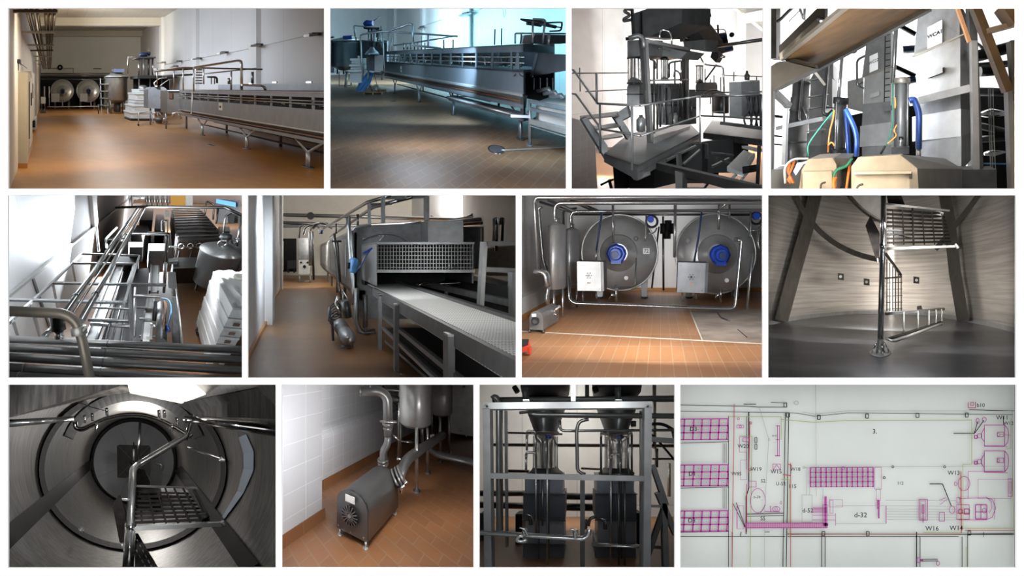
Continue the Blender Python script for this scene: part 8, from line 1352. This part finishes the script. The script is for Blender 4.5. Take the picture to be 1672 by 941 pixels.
pt('block_grid_print', M, g)
g = G()
for i in range(4):
    for j in range(12): el(g, 652+j*25, 434+i*23, 5, 6, 1.2, 8)
pt('block_print', 'ink_grey', g)
g = G(); ln(g, (330, 700), (720, 698), w=22); pt('bar_print', 'ink_pink', g)
g = G(); rc(g, 330, 688, 720, 710, 3)
for i in range(44): ln(g, (334+i*8.8, 689), (334+i*8.8, 710), w=2)
ln(g, (712, 560), (712, 705), w=9); rc(g, 700, 600, 720, 690, 2); ln(g, (700, 695), (725, 695), w=10)
for i in range(6): ln(g, (650, 612+i*5), (720, 612+i*5), w=2)
for v in (650, 672): ln(g, (650, v), (760, v), w=2)
rc(g, 730, 575, 793, 610, 1.5); rc(g, 733, 578, 748, 640, 1.5); ln(g, (760, 640), (760, 700), w=2); pt('conveyor_print', M, g)
g = G(); ln(g, (470, 365), (495, 365), w=4); ln(g, (482, 222), (482, 365), w=2.5); ln(g, (492, 222), (490, 365), w=2.5); ln(g, (474, 222), (494, 222), w=3); ln(g, (474, 288), (492, 288), w=3); rc(g, 460, 405, 496, 432); ln(g, (462, 432), (478, 408), (496, 432)); el(g, 295, 188, 5, 5); rc(g, 288, 218, 320, 232); el(g, 304, 225, 6, 5); rc(g, 300, 275, 335, 348, 1.5); rc(g, 316, 280, 345, 298); rc(g, 305, 385, 335, 480, 1.5); rc(g, 346, 487, 380, 515); el(g, 388, 580, 36, 58, 2.5); el(g, 476, 620, 18, 12, 2.5); el(g, 476, 620, 8, 6, 2); ln(g, (420, 632), (495, 634), w=3); ln(g, (448, 605), (450, 635), w=3); el(g, 498, 590, 4, 7, 2); ln(g, (400, 640), (425, 600), w=2); ln(g, (288, 605), (288, 715), w=2); rc(g, 290, 605, 320, 715, 1.5); pt('small_machine_print', M, g)
for k, v in enumerate((218, 342)): g = G(); rc(g, 1472, v, 1570, v+100, 3); ln(g, (1570, v), (1585, v+20), (1588, v+50), (1584, v+82), (1570, v+100), w=3); ln(g, (1472, v+15), (1458, v+40), (1458, v+60), (1472, v+80), w=3); rc(g, 1440, v+42, 1458, v+62, 2.5); rc(g, 1425, v+50, 1438, v+64, 4); rc(g, 1534, v+34, 1565, v+56, 2.5); el(g, 1540, v+46, 6, 8, 2); ln(g, (1470, v+102), (1585, v+104), w=2); pt('tank_print', M, g)
g = G(); rc(g, 1160, 574, 1200, 674, 3); rc(g, 1166, 582, 1192, 668, 1.5); ln(g, (1179, 600), (1179, 685), w=4); rc(g, 1174, 600, 1184, 640, 2); ln(g, (965, 578), (965, 620), w=10); ln(g, (967, 620), (967, 665), w=6); rc(g, 948, 420, 980, 525, 1.5); rc(g, 955, 525, 975, 578, 1.5); el(g, 1375, 498, 28, 34, 2.5); el(g, 1335, 500, 6, 9, 2); el(g, 1318, 624, 13, 18, 2.5); rc(g, 1256, 637, 1282, 678, 2.5); ln(g, (1258, 578), (1290, 565), w=2); ln(g, (1260, 600), (1295, 572), w=2); rc(g, 1430, 600, 1484, 668, 4); ln(g, (1456, 600), (1456, 668), w=3); ln(g, (1430, 634), (1484, 634), w=3); el(g, 1472, 628, 9, 12, 2); rc(g, 1340, 600, 1400, 670, 2.5); el(g, 1358, 632, 10, 11, 4); rc(g, 1376, 620, 1400, 645, 4); ln(g, (1350, 570), (1480, 566), (1510, 575), (1527, 615), (1510, 660), (1480, 672), (1350, 672), w=2.5); ln(g, (1480, 562), (1505, 585), (1508, 615), (1495, 640), w=2); ln(g, (1002, 605), (1002, 690), w=3); el(g, 1440, 198, 7, 13, 2.5); el(g, 1472, 192, 9, 12, 2.5); rc(g, 1406, 110, 1422, 124, 2); rc(g, 1150, 854, 1164, 876, 3); ln(g, (1164, 864), (1180, 864), w=6); el(g, 1250, 880, 8, 10, 2.5); el(g, 796, 425, 7, 7, 3); rc(g, 1586, 475, 1606, 560, 2); rc(g, 1592, 490, 1601, 545, 1.5); ln(g, (1395, 440), (1560, 440), w=2); ln(g, (1395, 440), (1395, 570), w=2); rc(g, 1442, 478, 1600, 570, 1.2); ln(g, (1522, 570), (1522, 670), w=2); rc(g, 1340, 564, 1356, 592, 2); pt('filler_machine_print', M, g)
g = G(); 
for u, v in ((1034, 418), (1282, 418), (993, 470)): el(g, u, v, 5, 5, 3)
pt('post_print', 'ink', g)
for s, u, v, h in (('3.', 948, 249, 24), ('b10', 1455, 124, 20), ('W11', 1558, 183, 22), ('W12', 1588, 210, 18), ('W13', 1326, 448, 22), ('W16', 1222, 714, 24), ('W14', 1338, 712, 24), ('d-32', 880, 650, 26), ('d-52', 627, 628, 22), ('112', 1070, 497, 16), ('W20', 318, 320, 20), ('W19', 380, 430, 20), ('W85', 286, 452, 18), ('W15', 476, 442, 20), ('W18', 568, 430, 18), ('115', 554, 512, 20), ('U-52', 498, 500, 18), ('S2.', 416, 486, 18), ('SS', 412, 666, 20), ('o-c', 468, 268, 14), ('o-2b', 384, 563, 14), ('D3', 80, 238, 22), ('D1', 74, 452, 22), ('D3', 72, 676, 22)):
    K[0] += 1; B.text(t, 'plan_lettering', s, 'ink', B.d(u, v, 1.555), (1, 0, 0), (0, 0, 1), h*px_*.95)
B.one('paper_edge', 'thin grey edge of the sheet behind the plan at the right', 'edge', 'ink_grey', poly(B, 1.562, ((1617, 930), (1621, 930), (1621, 0), (1617, 0)), (0, .003, 0)))
